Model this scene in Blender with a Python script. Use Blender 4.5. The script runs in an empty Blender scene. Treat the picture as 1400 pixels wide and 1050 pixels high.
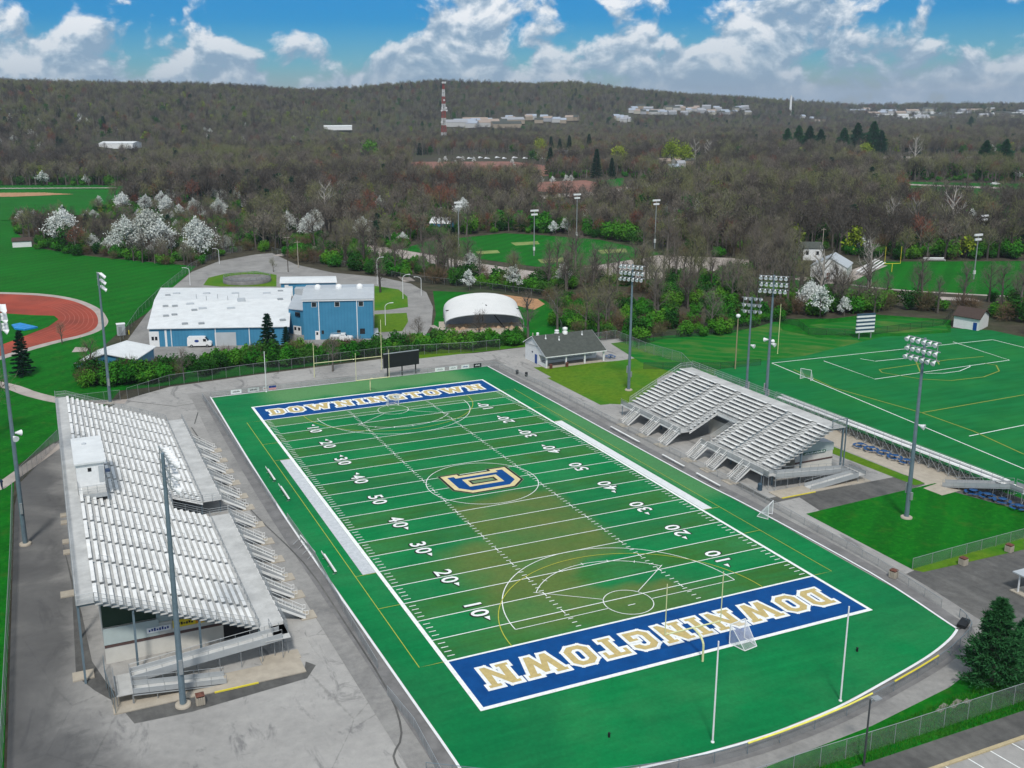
import bpy, math, random
import numpy as np
from mathutils import Vector, Matrix, geometry, noise
PI=math.pi
sc=bpy.context.scene
COL=sc.collection
# ---------------------------------------------------------------- camera
CAM=np.array([-59.6033,-133.7807,57.032]); YW,PT,RL=-.4022,1.3319,-.0063
FPX=1366.11; PX0,PY0=700-63.5466,525-46.0398
def rotm(y,p,r):
    cx,sx=math.cos(p),math.sin(p); cy,sy=math.cos(r),math.sin(r); cz,sz=math.cos(y),math.sin(y)
    return np.array([[cz,-sz,0],[sz,cz,0],[0,0,1]])@np.array([[1,0,0],[0,cx,-sx],[0,sx,cx]])@np.array([[cy,-sy,0],[sy,cy,0],[0,0,1]])
RM=rotm(YW,PT,RL)
def g(px,py,z=0.0):
    "surveyed ground position (metres) of a point read off the photograph"
    d=RM@np.array([(px-PX0)/FPX,-(py-PY0)/FPX,-1.0]); t=(z-CAM[2])/d[2]
    q=CAM+d*t; return Vector((q[0],q[1],z))
def gg(pts,z=0.0): return [g(a,b,z) for a,b in pts]
cd=bpy.data.cameras.new('camera'); cam=bpy.data.objects.new('camera',cd); COL.objects.link(cam)
m4=Matrix([[RM[i][j] for j in range(3)]+[CAM[i]] for i in range(3)]+[[0,0,0,1]])
cam.matrix_world=m4
cd.sensor_fit='HORIZONTAL'; cd.sensor_width=36; cd.lens=36*FPX/1400
cd.shift_x=63.5466/1400; cd.shift_y=-46.0398/1400
cd.clip_start=1; cd.clip_end=40000
sc.camera=cam
# ---------------------------------------------------------------- terrain
_rs=[-900,-300,0,150,350,450,600,780,850,950,1050,1150,1250,1400,2300]
_rh=[25,27,28,24,19,14,24,23,15,7,0,-7,-6,-7,-7]
_rd=[1900,1900,2000,2100,2300,2300,2500,2600,2700,2900,3200,3600,3600,3600,3600]
_r0=[900,900,950,1050,1250,1500,1750,1950,2000,2100,2300,2600,2600,2600,2600]
_fw=np.array([-math.sin(YW),math.cos(YW)]); _rt=np.array([math.cos(YW),math.sin(YW)])
def hz(x,y):
    dx,dy=x-CAM[0],y-CAM[1]; r=math.hypot(dx,dy)
    if r<600: return 0.0
    f=dx*_fw[0]+dy*_fw[1]; s_=dx*_rt[0]+dy*_rt[1]
    if f<=1: return 0.0
    s=PX0+1366*s_/f
    R=np.interp(s,_rs,_rh); D=np.interp(s,_rs,_rd); r0=np.interp(s,_rs,_r0)
    H=57+R*D/1366.0
    H=max(H,0)
    t=(r-r0)/(D-r0); t=min(max(t,0),1); t=t*t*(3-2*t)
    b=noise.noise(Vector((x/420.0,y/420.0,.3)))*.6+noise.noise(Vector((x/170.0,y/170.0,7.3)))*.25
    k=min(max((r-600)/900,0),1)
    h=H*t+b*k*(3+40*t*(1-.72*t)*min(H/60,1))
    if r>D: h*=max(0.25,1-(r-D)/9000)
    # faint far ridge beyond the plain
    if r>6500: h+=max(0,(min(r,9500)-6500)/3000)*(26+14*noise.noise(Vector((s/130.0,.7,0))))*(1 if s>1000 else .6)
    return h
def hit(px,py):
    d=RM@np.array([(px-PX0)/FPX,-(py-PY0)/FPX,-1.0]); hl=math.hypot(d[0],d[1]); d=d/hl
    r=100.0; 
    while r<12000:
        q=CAM+d*r
        if q[2]<hz(q[0],q[1]): break
        r*=1.004
    q=CAM+d*r
    return Vector((q[0],q[1],hz(q[0],q[1])))
# ---------------------------------------------------------------- materials
def srgb(h):
    h=h.lstrip('#'); o=[]
    for i in (0,2,4):
        c=int(h[i:i+2],16)/255; o.append(c/12.92 if c<=.04045 else ((c+.055)/1.055)**2.4)
    return (*o,1)
class NT:
    def __init__(s,name,rough=.8,metal=0,spec=.3):
        s.m=bpy.data.materials.new(name); s.m.use_nodes=True; s.t=s.m.node_tree; s.n=s.t.nodes; s.l=s.t.links
        s.b=s.n['Principled BSDF']; s.b.inputs['Roughness'].default_value=rough; s.b.inputs['Metallic'].default_value=metal
        s.b.inputs['Specular IOR Level'].default_value=spec
    def node(s,t,**k):
        n=s.n.new(t)
        for a,b in k.items():
            if a.startswith('i_'):
                key=a[2:]; key=int(key) if key.isdigit() else key.replace('_',' ')
                v=b
                if isinstance(v,bpy.types.NodeSocket): s.l.new(v,n.inputs[key])
                else: n.inputs[key].default_value=v
            else: setattr(n,a,b)
        return n
    def pos(s): return s.node('ShaderNodeNewGeometry').outputs['Position']
    def obj(s): return s.node('ShaderNodeTexCoord').outputs['Object']
    def noise(s,vec,scale,detail=4,rough=.6,dist=0):
        return s.node('ShaderNodeTexNoise',i_Vector=vec,i_Scale=scale,i_Detail=detail,i_Roughness=rough,i_Distortion=dist).outputs['Fac']
    def ramp(s,fac,stops,interp='LINEAR'):
        r=s.node('ShaderNodeValToRGB',i_Fac=fac); cr=r.color_ramp; cr.interpolation=interp
        while len(cr.elements)<len(stops): cr.elements.new(.5)
        for e,(p,c) in zip(cr.elements,stops):
            e.position=p; e.color=c if len(c)==4 else (*c,1)
        return r.outputs['Color']
    def mix(s,fac,a,b,mode='MIX'):
        n=s.node('ShaderNodeMix',data_type='RGBA',blend_type=mode)
        for k,v in ((0,fac),(6,a),(7,b)):
            if isinstance(v,bpy.types.NodeSocket): s.l.new(v,n.inputs[k])
            else: n.inputs[k].default_value=v
        return n.outputs[2]
    def math(s,op,a,b=0.0,c=0.0):
        n=s.node('ShaderNodeMath',operation=op)
        for i,v in enumerate((a,b,c)):
            if isinstance(v,bpy.types.NodeSocket): s.l.new(v,n.inputs[i])
            else: n.inputs[i].default_value=v
        return n.outputs[0]
    def color(s,c):
        if isinstance(c,bpy.types.NodeSocket): s.l.new(c,s.b.inputs['Base Color'])
        else: s.b.inputs['Base Color'].default_value=c
        return s
    def bump(s,h,strength=.3,dist=.02):
        n=s.node('ShaderNodeBump',i_Strength=strength,i_Distance=dist,i_Height=h); s.l.new(n.outputs[0],s.b.inputs['Normal']); return s
def G3(c,k): return (c[0]*k,c[1]*k,c[2]*k,1)
def plain(name,hexc,rough=.6,metal=0,var=.12,scale=1.5,spec=.3,world=True):
    c=srgb(hexc) if isinstance(hexc,str) else hexc
    t=NT(name,rough,metal,spec); v=t.pos() if world else t.obj()
    n=t.noise(v,scale,5,.65)
    t.color(t.ramp(n,[(.3,G3(c,1-var)),(.7,G3(c,1+var))])); return t.m
M={}
M['white']=plain('white_paint',(.68,.69,.69,1),.5,var=.07)
M['linewhite']=plain('field_line_paint',(.72,.74,.72,1),.9,var=.16,scale=3)
M['yellowline']=plain('yellow_field_line_paint',(.42,.42,.05,1),.9,var=.15,scale=3)
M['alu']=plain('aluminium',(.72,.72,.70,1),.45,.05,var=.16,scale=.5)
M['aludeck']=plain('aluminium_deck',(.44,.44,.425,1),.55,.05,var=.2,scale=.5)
M['steel']=plain('galvanised_steel',(.30,.32,.33,1),.5,.35,var=.12,scale=2)
M['bluesteel']=plain('weathered_blue_grey_steel',(.145,.20,.235,1),.5,.3,var=.14,scale=1.2)
M['black']=plain('black_plastic',(.012,.013,.015,1),.6,var=.2)
M['lampglass']=plain('lamp_glass',(.75,.78,.8,1),.15,.1,var=.03)
M['yellow']=plain('yellow_paint',(.62,.52,.05,1),.5,var=.08)
M['paleyellow']=plain('pale_yellow_paint',(.60,.60,.33,1),.5,var=.08)
M['blue']=plain('blue_siding',(.042,.20,.335,1),.5,var=.07,scale=.4)
M['bluedoor']=plain('blue_door_paint',(.01,.06,.25,1),.4,var=.08)
M['glass']=plain('dark_glass',(.012,.016,.022,1),.12,0,var=.2,spec=.6)
M['bluetable']=plain('blue_coated_metal',(.012,.07,.20,1),.45,var=.1)
M['brown']=plain('brown_lid',(.12,.045,.03,1),.6,var=.15,scale=4)
M['beige']=plain('beige_concrete',(.36,.32,.26,1),.85,var=.14,scale=.8)
M['kerb']=plain('tan_kerb_timber',(.40,.33,.2,1),.8,var=.18,scale=2)
M['rooff']=plain('grey_shingles',(.06,.068,.06,1),.85,var=.25,scale=1.2)
M['whiteroof']=plain('white_roof_membrane',(.60,.62,.62,1),.55,var=.10,scale=.35)
M['greyroof']=plain('pale_grey_metal_roof',(.42,.45,.47,1),.45,.1,var=.07,scale=.5)
M['brownroof']=plain('brown_shingles',(.055,.037,.030,1),.85,var=.2,scale=2)
M['offwall']=plain('off_white_block_wall',(.52,.51,.47,1),.8,var=.07,scale=.7)
M['palegreen']=plain('pale_blue_green_wall',(.38,.44,.43,1),.8,var=.06,scale=.7)
M['darkgreen']=plain('dark_green_panel',(.025,.05,.03,1),.7,var=.1)
M['brownband']=plain('brown_wall_band',(.09,.055,.05,1),.7,var=.1)
M['rust']=plain('rusty_equipment',(.12,.05,.03,1),.8,var=.4,scale=6)
M['rubber']=plain('tyre_rubber',(.015,.015,.016,1),.8,var=.1)
M['sign_blue']=plain('sign_blue_ink',(.01,.04,.2,1),.6,var=.05)
M['sign_black']=plain('sign_black_ink',(.02,.02,.02,1),.6,var=.05)
M['sign_red']=plain('sign_red_ink',(.35,.03,.03,1),.6,var=.05)
M['orange']=plain('orange_ink',(.65,.25,.02,1),.6,var=.05)
M['skin']=plain('skin',(.4,.22,.15,1),.6,var=.05)
M['navy']=plain('navy_cloth',(.015,.03,.08,1),.8,var=.1)
t=NT('ribbed_blue_siding',.55,0,.3); p=t.pos()
wv=t.node('ShaderNodeTexWave',i_Vector=p,i_Scale=.42,bands_direction='X').outputs['Fac']
c=t.ramp(t.noise(p,.4,4),[(.3,(.038,.185,.31)),(.7,(.05,.215,.355))]); c=t.mix(1.0,c,t.ramp(wv,[(0,(.92,.92,.92)),(.2,(1,1,1)),(1,(1.02,1.02,1.02))]),'MULTIPLY'); t.color(c); M['blue']=t.m
def chain(name,c,op):
    t=NT(name,.5,.4)
    t.color(t.ramp(t.noise(t.pos(),.8,3),[(.3,G3(c,.8)),(.7,G3(c,1.2))]))
    tr=t.node('ShaderNodeBsdfTransparent'); mx=t.node('ShaderNodeMixShader')
    mx.inputs[0].default_value=op; t.l.new(tr.outputs[0],mx.inputs[1]); t.l.new(t.b.outputs[0],mx.inputs[2])
    t.l.new(mx.outputs[0],t.n['Material Output'].inputs[0]); return t.m
M['chain']=chain('chain_link',(.32,.34,.34),.24)
M['chaindark']=chain('dark_chain_link',(.05,.06,.055),.35)
M['chaindense']=chain('dense_chain_link',(.40,.42,.43),.5)
M['net']=chain('goal_net',(.75,.75,.78),.33)
# ---------------------------------------------------------------- objects
def tag(o,label=None,cat=None,group=None,kind=None):
    if label: o['label']=label
    if cat: o['category']=cat
    if group: o['group']=group
    if kind: o['kind']=kind
    return o
def thing(name,label,cat,loc=(0,0,0),group=None):
    o=bpy.data.objects.new(name,None); COL.objects.link(o); o.location=loc; o.empty_display_size=.5
    return tag(o,label,cat,group)
def rootloc(p):
    while p.parent: p=p.parent
    return p.location
class MB:
    def __init__(s): s.v=[]; s.f=[]; s.mi=[]; s.cur=0; s.sm=[]
    def add(s,vs,fs,smooth=False):
        b=len(s.v); s.v+= [tuple(v) for v in vs]
        for f in fs: s.f.append([b+i for i in f]); s.mi.append(s.cur); s.sm.append(smooth)
        return s
    def box(s,x0,y0,z0,x1,y1,z1):
        return s.para((x0,y0,z0),(x1-x0,0,0),(0,y1-y0,0),(0,0,z1-z0))
    def para(s,p,a,b,c):
        p,a,b,c=Vector(p),Vector(a),Vector(b),Vector(c)
        if a.cross(b).dot(c)<0: a,b=b,a
        v=[p,p+a,p+a+b,p+b,p+c,p+a+c,p+a+b+c,p+b+c]
        return s.add(v,[(3,2,1,0),(4,5,6,7),(0,1,5,4),(1,2,6,5),(2,3,7,6),(3,0,4,7)])
    def bar(s,p,q,w=.1,h=None,up=(0,0,1)):
        h=h or w; p,q=Vector(p),Vector(q); d=(q-p); 
        if d.length<1e-6: return s
        dn=d.normalized(); u=Vector(up)
        if abs(dn.dot(u))>.98: u=Vector((1,0,0))
        a=dn.cross(u).normalized(); b=a.cross(dn).normalized()
        return s.para(p-a*w/2-b*h/2,a*w,b*h,d)
    def tube(s,p,q,r0,r1=None,n=8,cap=True):
        r1=r0 if r1 is None else r1; p,q=Vector(p),Vector(q); d=(q-p)
        if d.length<1e-6: return s
        dn=d.normalized(); u=Vector((0,0,1)) if abs(dn.z)<.95 else Vector((1,0,0))
        a=dn.cross(u).normalized(); b=dn.cross(a)
        vs=[p+(a*math.cos(2*PI*i/n)+b*math.sin(2*PI*i/n))*r0 for i in range(n)]+[q+(a*math.cos(2*PI*i/n)+b*math.sin(2*PI*i/n))*r1 for i in range(n)]
        s.add(vs,[(i,(i+1)%n,n+(i+1)%n,n+i) for i in range(n)],n>5)
        if cap: s.add(vs,[tuple(range(n))[::-1],tuple(range(n,2*n))])
        return s
    def path(s,pts,r,n=6):
        for a,b in zip(pts,pts[1:]): s.tube(a,b,r,r,n)
        return s
    def prism(s,pts,z0,z1):
        n=len(pts); ar=sum(pts[i][0]*pts[(i+1)%n][1]-pts[(i+1)%n][0]*pts[i][1] for i in range(n))
        if ar<0: pts=pts[::-1]
        vs=[(p[0],p[1],z0) for p in pts]+[(p[0],p[1],z1) for p in pts]
        return s.add(vs,[tuple(range(n))[::-1],tuple(range(n,2*n))]+[(i,(i+1)%n,n+(i+1)%n,n+i) for i in range(n)])
    def poly(s,pts,z=None):
        vs=[Vector((p[0],p[1],z if z is not None else p[2])) for p in pts]
        tris=geometry.tessellate_polygon([vs]); 
        for t in tris:
            a,b,c=[vs[i] for i in t]
            if (b-a).cross(c-a).z<0: t=(t[0],t[2],t[1])
            s.add(vs,[t]) if False else s._tri(vs,t)
        return s
    def _tri(s,vs,t):
        s.add([vs[i] for i in t],[(0,1,2)])
    def quad(s,a,b,c,d): return s.add([a,b,c,d],[(0,1,2,3)])
    def rect(s,x0,y0,x1,y1,z): return s.add([(x0,y0,z),(x1,y0,z),(x1,y1,z),(x0,y1,z)],[(0,1,2,3)])
    def lathe(s,c,prof,n=12):
        c=Vector(c); vs=[]
        for r,z in prof: vs+=[c+Vector((r*math.cos(2*PI*i/n),r*math.sin(2*PI*i/n),z)) for i in range(n)]
        fs=[]
        for k in range(len(prof)-1):
            fs+=[(k*n+i,k*n+(i+1)%n,(k+1)*n+(i+1)%n,(k+1)*n+i) for i in range(n)]
        s.add(vs,fs,True); 
        if prof[-1][0]>1e-3: s.add(vs[-n:],[tuple(range(n))])
        return s
    def build(s,name,mats,parent=None,label=None):
        me=bpy.data.meshes.new(name); off=rootloc(parent) if parent else Vector((0,0,0))
        v=[(a[0]-off[0],a[1]-off[1],a[2]-off[2]) for a in s.v]
        me.from_pydata(v,[],s.f)
        if not isinstance(mats,(list,tuple)): mats=[mats]
        for m in mats: me.materials.append(M[m] if isinstance(m,str) else m)
        me.polygons.foreach_set('material_index',s.mi); me.polygons.foreach_set('use_smooth',s.sm)
        me.update()
        o=bpy.data.objects.new(name,me); COL.objects.link(o)
        if parent: o.parent=parent
        if label: o['label']=label
        return o
def struct(name,mb,mats,label=None,kind='structure'):
    o=mb.build(name,mats); o['kind']=kind
    if label: o['label']=label
    return o
def meshobj(name,me,parent=None,loc=None,rz=0,sc_=None):
    o=bpy.data.objects.new(name,me); COL.objects.link(o)
    if parent: o.parent=parent
    if loc is not None: o.location=loc
    o.rotation_euler[2]=rz
    if sc_: o.scale=sc_
    return o
def dup(root,loc=None,rz=None,scale=None,label=None,group=None,cat=None):
    r=root.copy(); COL.objects.link(r)
    if loc is not None: r.location=loc
    if rz is not None: r.rotation_euler[2]=rz
    if scale is not None: r.scale=scale if hasattr(scale,'__len__') else (scale,)*3
    if label: r['label']=label
    if group: r['group']=group
    if cat: r['category']=cat
    def rec(src,dst):
        for ch in list(src.children):
            c=ch.copy(); COL.objects.link(c); c.parent=dst; rec(ch,c)
    rec(root,r); return r
def strip(pts,w,z,closed=False,mb=None):
    "flat band of width w along a polyline (metres)"
    mb=mb or MB(); P=[Vector((p[0],p[1])) for p in pts]; n=len(P)
    L=[];R=[]
    for i in range(n):
        if closed: a,b=P[i-1],P[(i+1)%n]
        else: a,b=P[max(i-1,0)],P[min(i+1,n-1)]
        d=(b-a).normalized(); nn=Vector((-d.y,d.x))*w/2
        L.append(P[i]+nn); R.append(P[i]-nn)
    for i in range(n if closed else n-1):
        j=(i+1)%n
        mb.quad((R[i].x,R[i].y,z),(R[j].x,R[j].y,z),(L[j].x,L[j].y,z),(L[i].x,L[i].y,z))
    return mb
def smoothpath(pts,n=6):
    out=[]; P=[Vector((p[0],p[1],0)) for p in pts]; P=[P[0]]+P+[P[-1]]
    for i in range(1,len(P)-2):
        for k in range(n):
            t=k/n; a,b,c,d=P[i-1],P[i],P[i+1],P[i+2]
            out.append(.5*((2*b)+(c-a)*t+(2*a-5*b+4*c-d)*t*t+(-a+3*b-3*c+d)*t**3))
    out.append(P[-2]); return out
# ---------------------------------------------------------------- world
w=bpy.data.worlds.new('World'); sc.world=w; w.use_nodes=True
nt=w.node_tree; nn_,ll=nt.nodes,nt.links; nn_.clear()
SUN_EL,SUN_AZ=math.radians(52),math.radians(205)   # azimuth clockwise from +Y
def wn(t,**k):
    n=nn_.new(t)
    for a,b in k.items():
        if a.startswith('i_'):
            key=a[2:]; key=int(key) if key.isdigit() else key.replace('_',' ')
            if isinstance(b,bpy.types.NodeSocket): ll.new(b,n.inputs[key])
            else: n.inputs[key].default_value=b
        else: setattr(n,a,b)
    return n
sky=wn('ShaderNodeTexSky',sky_type='NISHITA',sun_disc=False,sun_elevation=SUN_EL,sun_rotation=SUN_AZ)
tc=wn('ShaderNodeTexCoord').outputs['Generated']
sep=wn('ShaderNodeSeparateXYZ',i_0=tc); zz=sep.outputs[2]
def wm(op,a,b=0.0,c=0.0):
    n=wn('ShaderNodeMath',operation=op)
    for i,v in enumerate((a,b,c)):
        if isinstance(v,bpy.types.NodeSocket): ll.new(v,n.inputs[i])
        else: n.inputs[i].default_value=v
    return n.outputs[0]
def wmix(f,a,b,mode='MIX'):
    n=wn('ShaderNodeMix',data_type='RGBA',blend_type=mode)
    for k,v in ((0,f),(6,a),(7,b)):
        if isinstance(v,bpy.types.NodeSocket): ll.new(v,n.inputs[k])
        else: n.inputs[k].default_value=v
    return n.outputs[2]
def wramp(f,stops):
    r=wn('ShaderNodeValToRGB',i_Fac=f); cr=r.color_ramp
    while len(cr.elements)<len(stops): cr.elements.new(.5)
    for e,(p,c) in zip(cr.elements,stops): e.position=p; e.color=(*c,1) if len(c)==3 else c
    return r.outputs[0]
# clear sky: the Nishita sky, tinted to the photograph's deep teal blue away from the horizon
tint=wramp(zz,[(.0,(.80,.92,1.0)),(.04,(.24,.72,1.05)),(.08,(.01,.48,1.0)),(.3,(.12,.5,.9)),(1,(.6,.8,1))])
clear=wmix(1.0,sky.outputs[0],tint,'MULTIPLY')
# clouds: noise on directions, flattened towards the horizon
zc=wm('MAXIMUM',zz,0.0)
cmb=wn('ShaderNodeCombineXYZ',i_0=sep.outputs[0],i_1=sep.outputs[1],i_2=wm('MULTIPLY',zz,1.35))
n1=wn('ShaderNodeTexNoise',i_Vector=cmb.outputs[0],i_Scale=17.0,i_Detail=9.0,i_Roughness=.55,i_Distortion=.25).outputs['Fac']
off=wn('ShaderNodeVectorMath',operation='ADD',i_0=cmb.outputs[0]); off.inputs[1].default_value=(-.003,-.004,.011)
n2=wn('ShaderNodeTexNoise',i_Vector=off.outputs[0],i_Scale=17.0,i_Detail=9.0,i_Roughness=.55,i_Distortion=.25).outputs['Fac']
n3=wn('ShaderNodeTexNoise',i_Vector=cmb.outputs[0],i_Scale=6.0,i_Detail=3.0,i_Roughness=.5).outputs['Fac']
cov=wm('ADD',wm('MULTIPLY',n1,.62),wm('MULTIPLY',n3,.38))
low=wramp(zz,[(0,(.10,)*3),(.045,(.055,)*3),(.085,(.0,)*3),(.16,(.0,)*3),(.35,(.10,)*3)])
mask=wn('ShaderNodeMapRange',i_Value=wm('ADD',cov,low),i_1=.478,i_2=.55,interpolation_type='SMOOTHSTEP').outputs[0]
relief=wn('ShaderNodeMapRange',i_Value=wm('SUBTRACT',n1,n2),i_1=-.06,i_2=.07).outputs[0]
CK=12.0
cloudc=wramp(relief,[(0,(.24,.36,.50)),(.4,(.46,.56,.66)),(.8,(.82,.86,.9)),(1,(1.0,1.0,1.0))])
cloudv=wmix(1.0,cloudc,(CK*.9,CK*.9,CK*.9,1),'MULTIPLY')
# haze band near the horizon softens the clouds
hz_=wramp(zz,[(0,(.75,)*3),(.035,(.45,)*3),(.09,(.08,)*3),(.2,(0,)*3)])
cloudv=wmix(hz_,cloudv,(2.8,4.2,5.7,1))
out=wmix(wm('MULTIPLY',mask,.93),clear,cloudv)
bg=wn('ShaderNodeBackground',i_Color=out,i_Strength=.082)
wo=wn('ShaderNodeOutputWorld'); ll.new(bg.outputs[0],wo.inputs[0])
sd=bpy.data.lights.new('sun','SUN'); sd.energy=2.7; sd.angle=math.radians(7); sd.color=(1,.96,.9)
so=bpy.data.objects.new('sun',sd); COL.objects.link(so)
sv=Vector((math.sin(SUN_AZ)*math.cos(SUN_EL),math.cos(SUN_AZ)*math.cos(SUN_EL),math.sin(SUN_EL)))
so.rotation_euler=(-sv).to_track_quat('-Z','Y').to_euler(); so.location=(0,0,300)
sc.view_settings.view_transform='Standard'; sc.view_settings.look='None'; sc.view_settings.gamma=1; sc.view_settings.exposure=.26
try:
    sc.cycles.max_bounces=6; sc.cycles.transparent_max_bounces=24
except Exception: pass
# ================================================================ GROUND
rng=random.Random(7); npr=np.random.RandomState(5)
def ground_mesh():
    s=np.concatenate([np.linspace(-1500,3000,150)]); 
    rr=np.concatenate([np.linspace(1,600,14),np.geomspace(620,15000,120)])
    vs=[];fs=[]
    for r in rr:
        for a in s:
            d=_fw+_rt*((a-PX0)/1366.0); d=d/np.linalg.norm(d)
            x,y=CAM[0]+d[0]*r-_fw[0]*180,CAM[1]+d[1]*r-_fw[1]*180
            z=hz(x,y)
            vs.append((x,y,z if r>0 else 0))
    n=len(s)
    for i in range(len(rr)-1):
        for j in range(n-1): fs.append((i*n+j,i*n+j+1,(i+1)*n+j+1,(i+1)*n+j))
    return vs,fs
t=NT('woodland_floor',.95,0,.1); p=t.pos()
n1=t.noise(p,.02,5); n2=t.noise(p,.25,5,.7)
c=t.ramp(n2,[(.3,(.035,.032,.022)),(.55,(.06,.055,.038)),(.75,(.09,.08,.055))])
c=t.mix(t.ramp(n1,[(.52,(0,0,0)),(.7,(.55,.55,.55))]),c,(.02,.07,.015,1)); t.color(c); M['floor']=t.m
t=NT('mown_grass',.95,0,.1); p=t.pos()
n1=t.noise(p,.05,4); n2=t.noise(p,1.2,5,.75); n3=t.noise(p,.35,3)
c=t.ramp(n2,[(.3,(.001,.055,.002)),(.55,(.003,.105,.004)),(.8,(.04,.19,.01))])
c=t.mix(t.ramp(n1,[(.35,(0,0,0)),(.7,(.6,.6,.6))]),c,(.003,.14,.008,1))
c=t.mix(t.ramp(n3,[(.55,(0,0,0)),(.75,(.45,.45,.45))]),c,(.05,.11,.012,1))
mw_=t.node('ShaderNodeMapping',i_Vector=p); mw_.inputs['Rotation'].default_value=(0,0,.9)
wv=t.node('ShaderNodeTexWave',i_Vector=mw_.outputs[0],i_Scale=.055,i_Distortion=.8,i_Detail=2.0,i_Detail_Scale=.6).outputs['Fac']
c=t.mix(1.0,c,t.ramp(wv,[(.35,(.92,.92,.92)),(.65,(1.07,1.07,1.07))]),'MULTIPLY'); t.color(c)
t.bump(t.noise(p,6,3),.4,.05); M['grass']=t.m
t=NT('yellowish_grass',.95,0,.1); p=t.pos(); n1=t.noise(p,.06,4); n2=t.noise(p,.9,5,.75)
c=t.ramp(n2,[(.3,(.05,.12,.005)),(.7,(.11,.20,.012))])
c=t.mix(t.ramp(n1,[(.45,(0,0,0)),(.68,(.7,.7,.7))]),c,(.008,.14,.008,1)); t.color(c); M['grassy']=t.m
t=NT('striped_dry_grass',.95,0,.1); p=t.pos(); wv=t.node('ShaderNodeTexWave',i_Vector=p,i_Scale=.1,i_Distortion=5.0,i_Detail=4.0,bands_direction='DIAGONAL').outputs['Fac']
c=t.mix(t.ramp(wv,[(.6,(0,0,0)),(.95,(.22,.22,.22))]),(.005,.125,.012,1),(.12,.17,.04,1))
c=t.mix(t.ramp(t.noise(p,.08,4),[(.5,(0,0,0)),(.7,(.6,.6,.6))]),c,(.13,.16,.04,1)); t.color(c); M['grassdry']=t.m
t=NT('worn_asphalt',.9,0,.15); p=t.pos()
n1=t.noise(p,.07,6,.62,.5); n2=t.noise(p,.9,5,.7); n3=t.noise(p,.2,6,.75,1.5); n4=t.noise(p,14,2)
c=t.ramp(n1,[(.3,(.23,.225,.215)),(.5,(.32,.312,.297)),(.68,(.39,.38,.36))])
st=t.node('ShaderNodeMapping',i_Vector=p); st.inputs['Scale'].default_value=(1.0,.35,1); st.inputs['Rotation'].default_value=(0,0,.5)
n5=t.noise(st.outputs[0],.33,8,.72,.8)
c=t.mix(t.ramp(n5,[(.56,(0,0,0)),(.66,(.8,.8,.8))]),c,(.10,.10,.105,1)); c=t.mix(t.ramp(n3,[(.60,(0,0,0)),(.68,(.6,.6,.6))]),c,(.12,.12,.12,1))
c=t.mix(.3,c,t.ramp(n2,[(.3,(.14,.14,.14)),(.7,(.34,.33,.31))]))
sp=t.node('ShaderNodeTexVoronoi',i_Vector=p,i_Scale=.055,feature='DISTANCE_TO_EDGE').outputs['Distance']
wob=t.math('ADD',sp,t.math('MULTIPLY',t.math('SUBTRACT',n2,.5),.02))
c=t.mix(t.ramp(wob,[(0,(.3,.3,.3)),(.003,(0,0,0))]),c,(.05,.05,.05,1))
sx_=t.node('ShaderNodeSeparateXYZ',i_0=p); xx=t.math('ADD',sx_.outputs[0],t.math('MULTIPLY',t.math('SUBTRACT',n1,.5),9.0))
old=t.node('ShaderNodeMapRange',i_Value=xx,i_1=-56.5,i_2=-62.0).outputs[0]
c=t.mix(t.math('MULTIPLY',old,.85),c,t.ramp(n1,[(.3,(.05,.051,.053)),(.52,(.08,.08,.081)),(.72,(.14,.138,.132))]))
t.color(c); M['asphalt']=t.m
M['shoulder']=plain('grey_asphalt_shoulder',(.155,.152,.15,1),.9,var=.25,scale=.5)
t=NT('dark_asphalt',.9,0,.15); p=t.pos()
n1=t.noise(p,.1,6,.65,.8); n2=t.noise(p,1.1,5,.7); st=t.node('ShaderNodeMapping',i_Vector=p); st.inputs['Scale'].default_value=(.5,.06,1)
n3=t.noise(st.outputs[0],1.0,5,.6)
c=t.ramp(n1,[(.3,(.045,.045,.045)),(.52,(.085,.084,.08)),(.72,(.16,.155,.145))])
c=t.mix(.35,c,t.ramp(n3,[(.35,(.05,.05,.05)),(.7,(.19,.185,.175))])); c=t.mix(.2,c,t.ramp(n2,[(.3,(.03,.03,.03)),(.7,(.2,.2,.19))])); t.color(c); M['asphaltdark']=t.m
t=NT('pale_asphalt_track',.9,0,.15); p=t.pos(); n1=t.noise(p,.12,6,.65,.6); n2=t.noise(p,1.5,5,.7)
c=t.ramp(n1,[(.3,(.15,.148,.145)),(.5,(.235,.23,.22)),(.7,(.30,.295,.28))]); c=t.mix(.3,c,t.ramp(n2,[(.3,(.12,.12,.12)),(.7,(.33,.32,.3))])); t.color(c); M['track']=t.m
t=NT('brown_red_meadow',.95); p=t.pos(); t.color(t.ramp(t.noise(p,.08,6,.7),[(.35,(.14,.075,.055)),(.6,(.26,.12,.09)),(.75,(.16,.13,.07))])); M['meadow']=t.m
t=NT('running_track_rubber',.85,0,.2); p=t.pos(); c=t.ramp(t.noise(p,.06,5,.6),[(.35,(.19,.038,.022)),(.6,(.32,.055,.030)),(.75,(.40,.052,.03))]); t.color(c); M['redtrack']=t.m
M['dirt']=plain('infield_dirt',(.36,.20,.10,1),.95,var=.2,scale=.3)
M['dryspot']=plain('dry_infield_grass',(.17,.22,.06,1),.95,var=.35,scale=.2)
M['palegravel']=plain('pale_gravel',(.34,.30,.27,1),.95,var=.2,scale=.25)
mb=MB(); vs,fs=ground_mesh(); mb.add(vs,fs,True); struct('ground',mb,'floor')
def sheet(name,pts,z,mat,world=False,label=None):
    P=pts if world else gg(pts); mb=MB(); mb.poly([(p[0],p[1]) for p in P],z); return struct(name,mb,mat,label)
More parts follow.
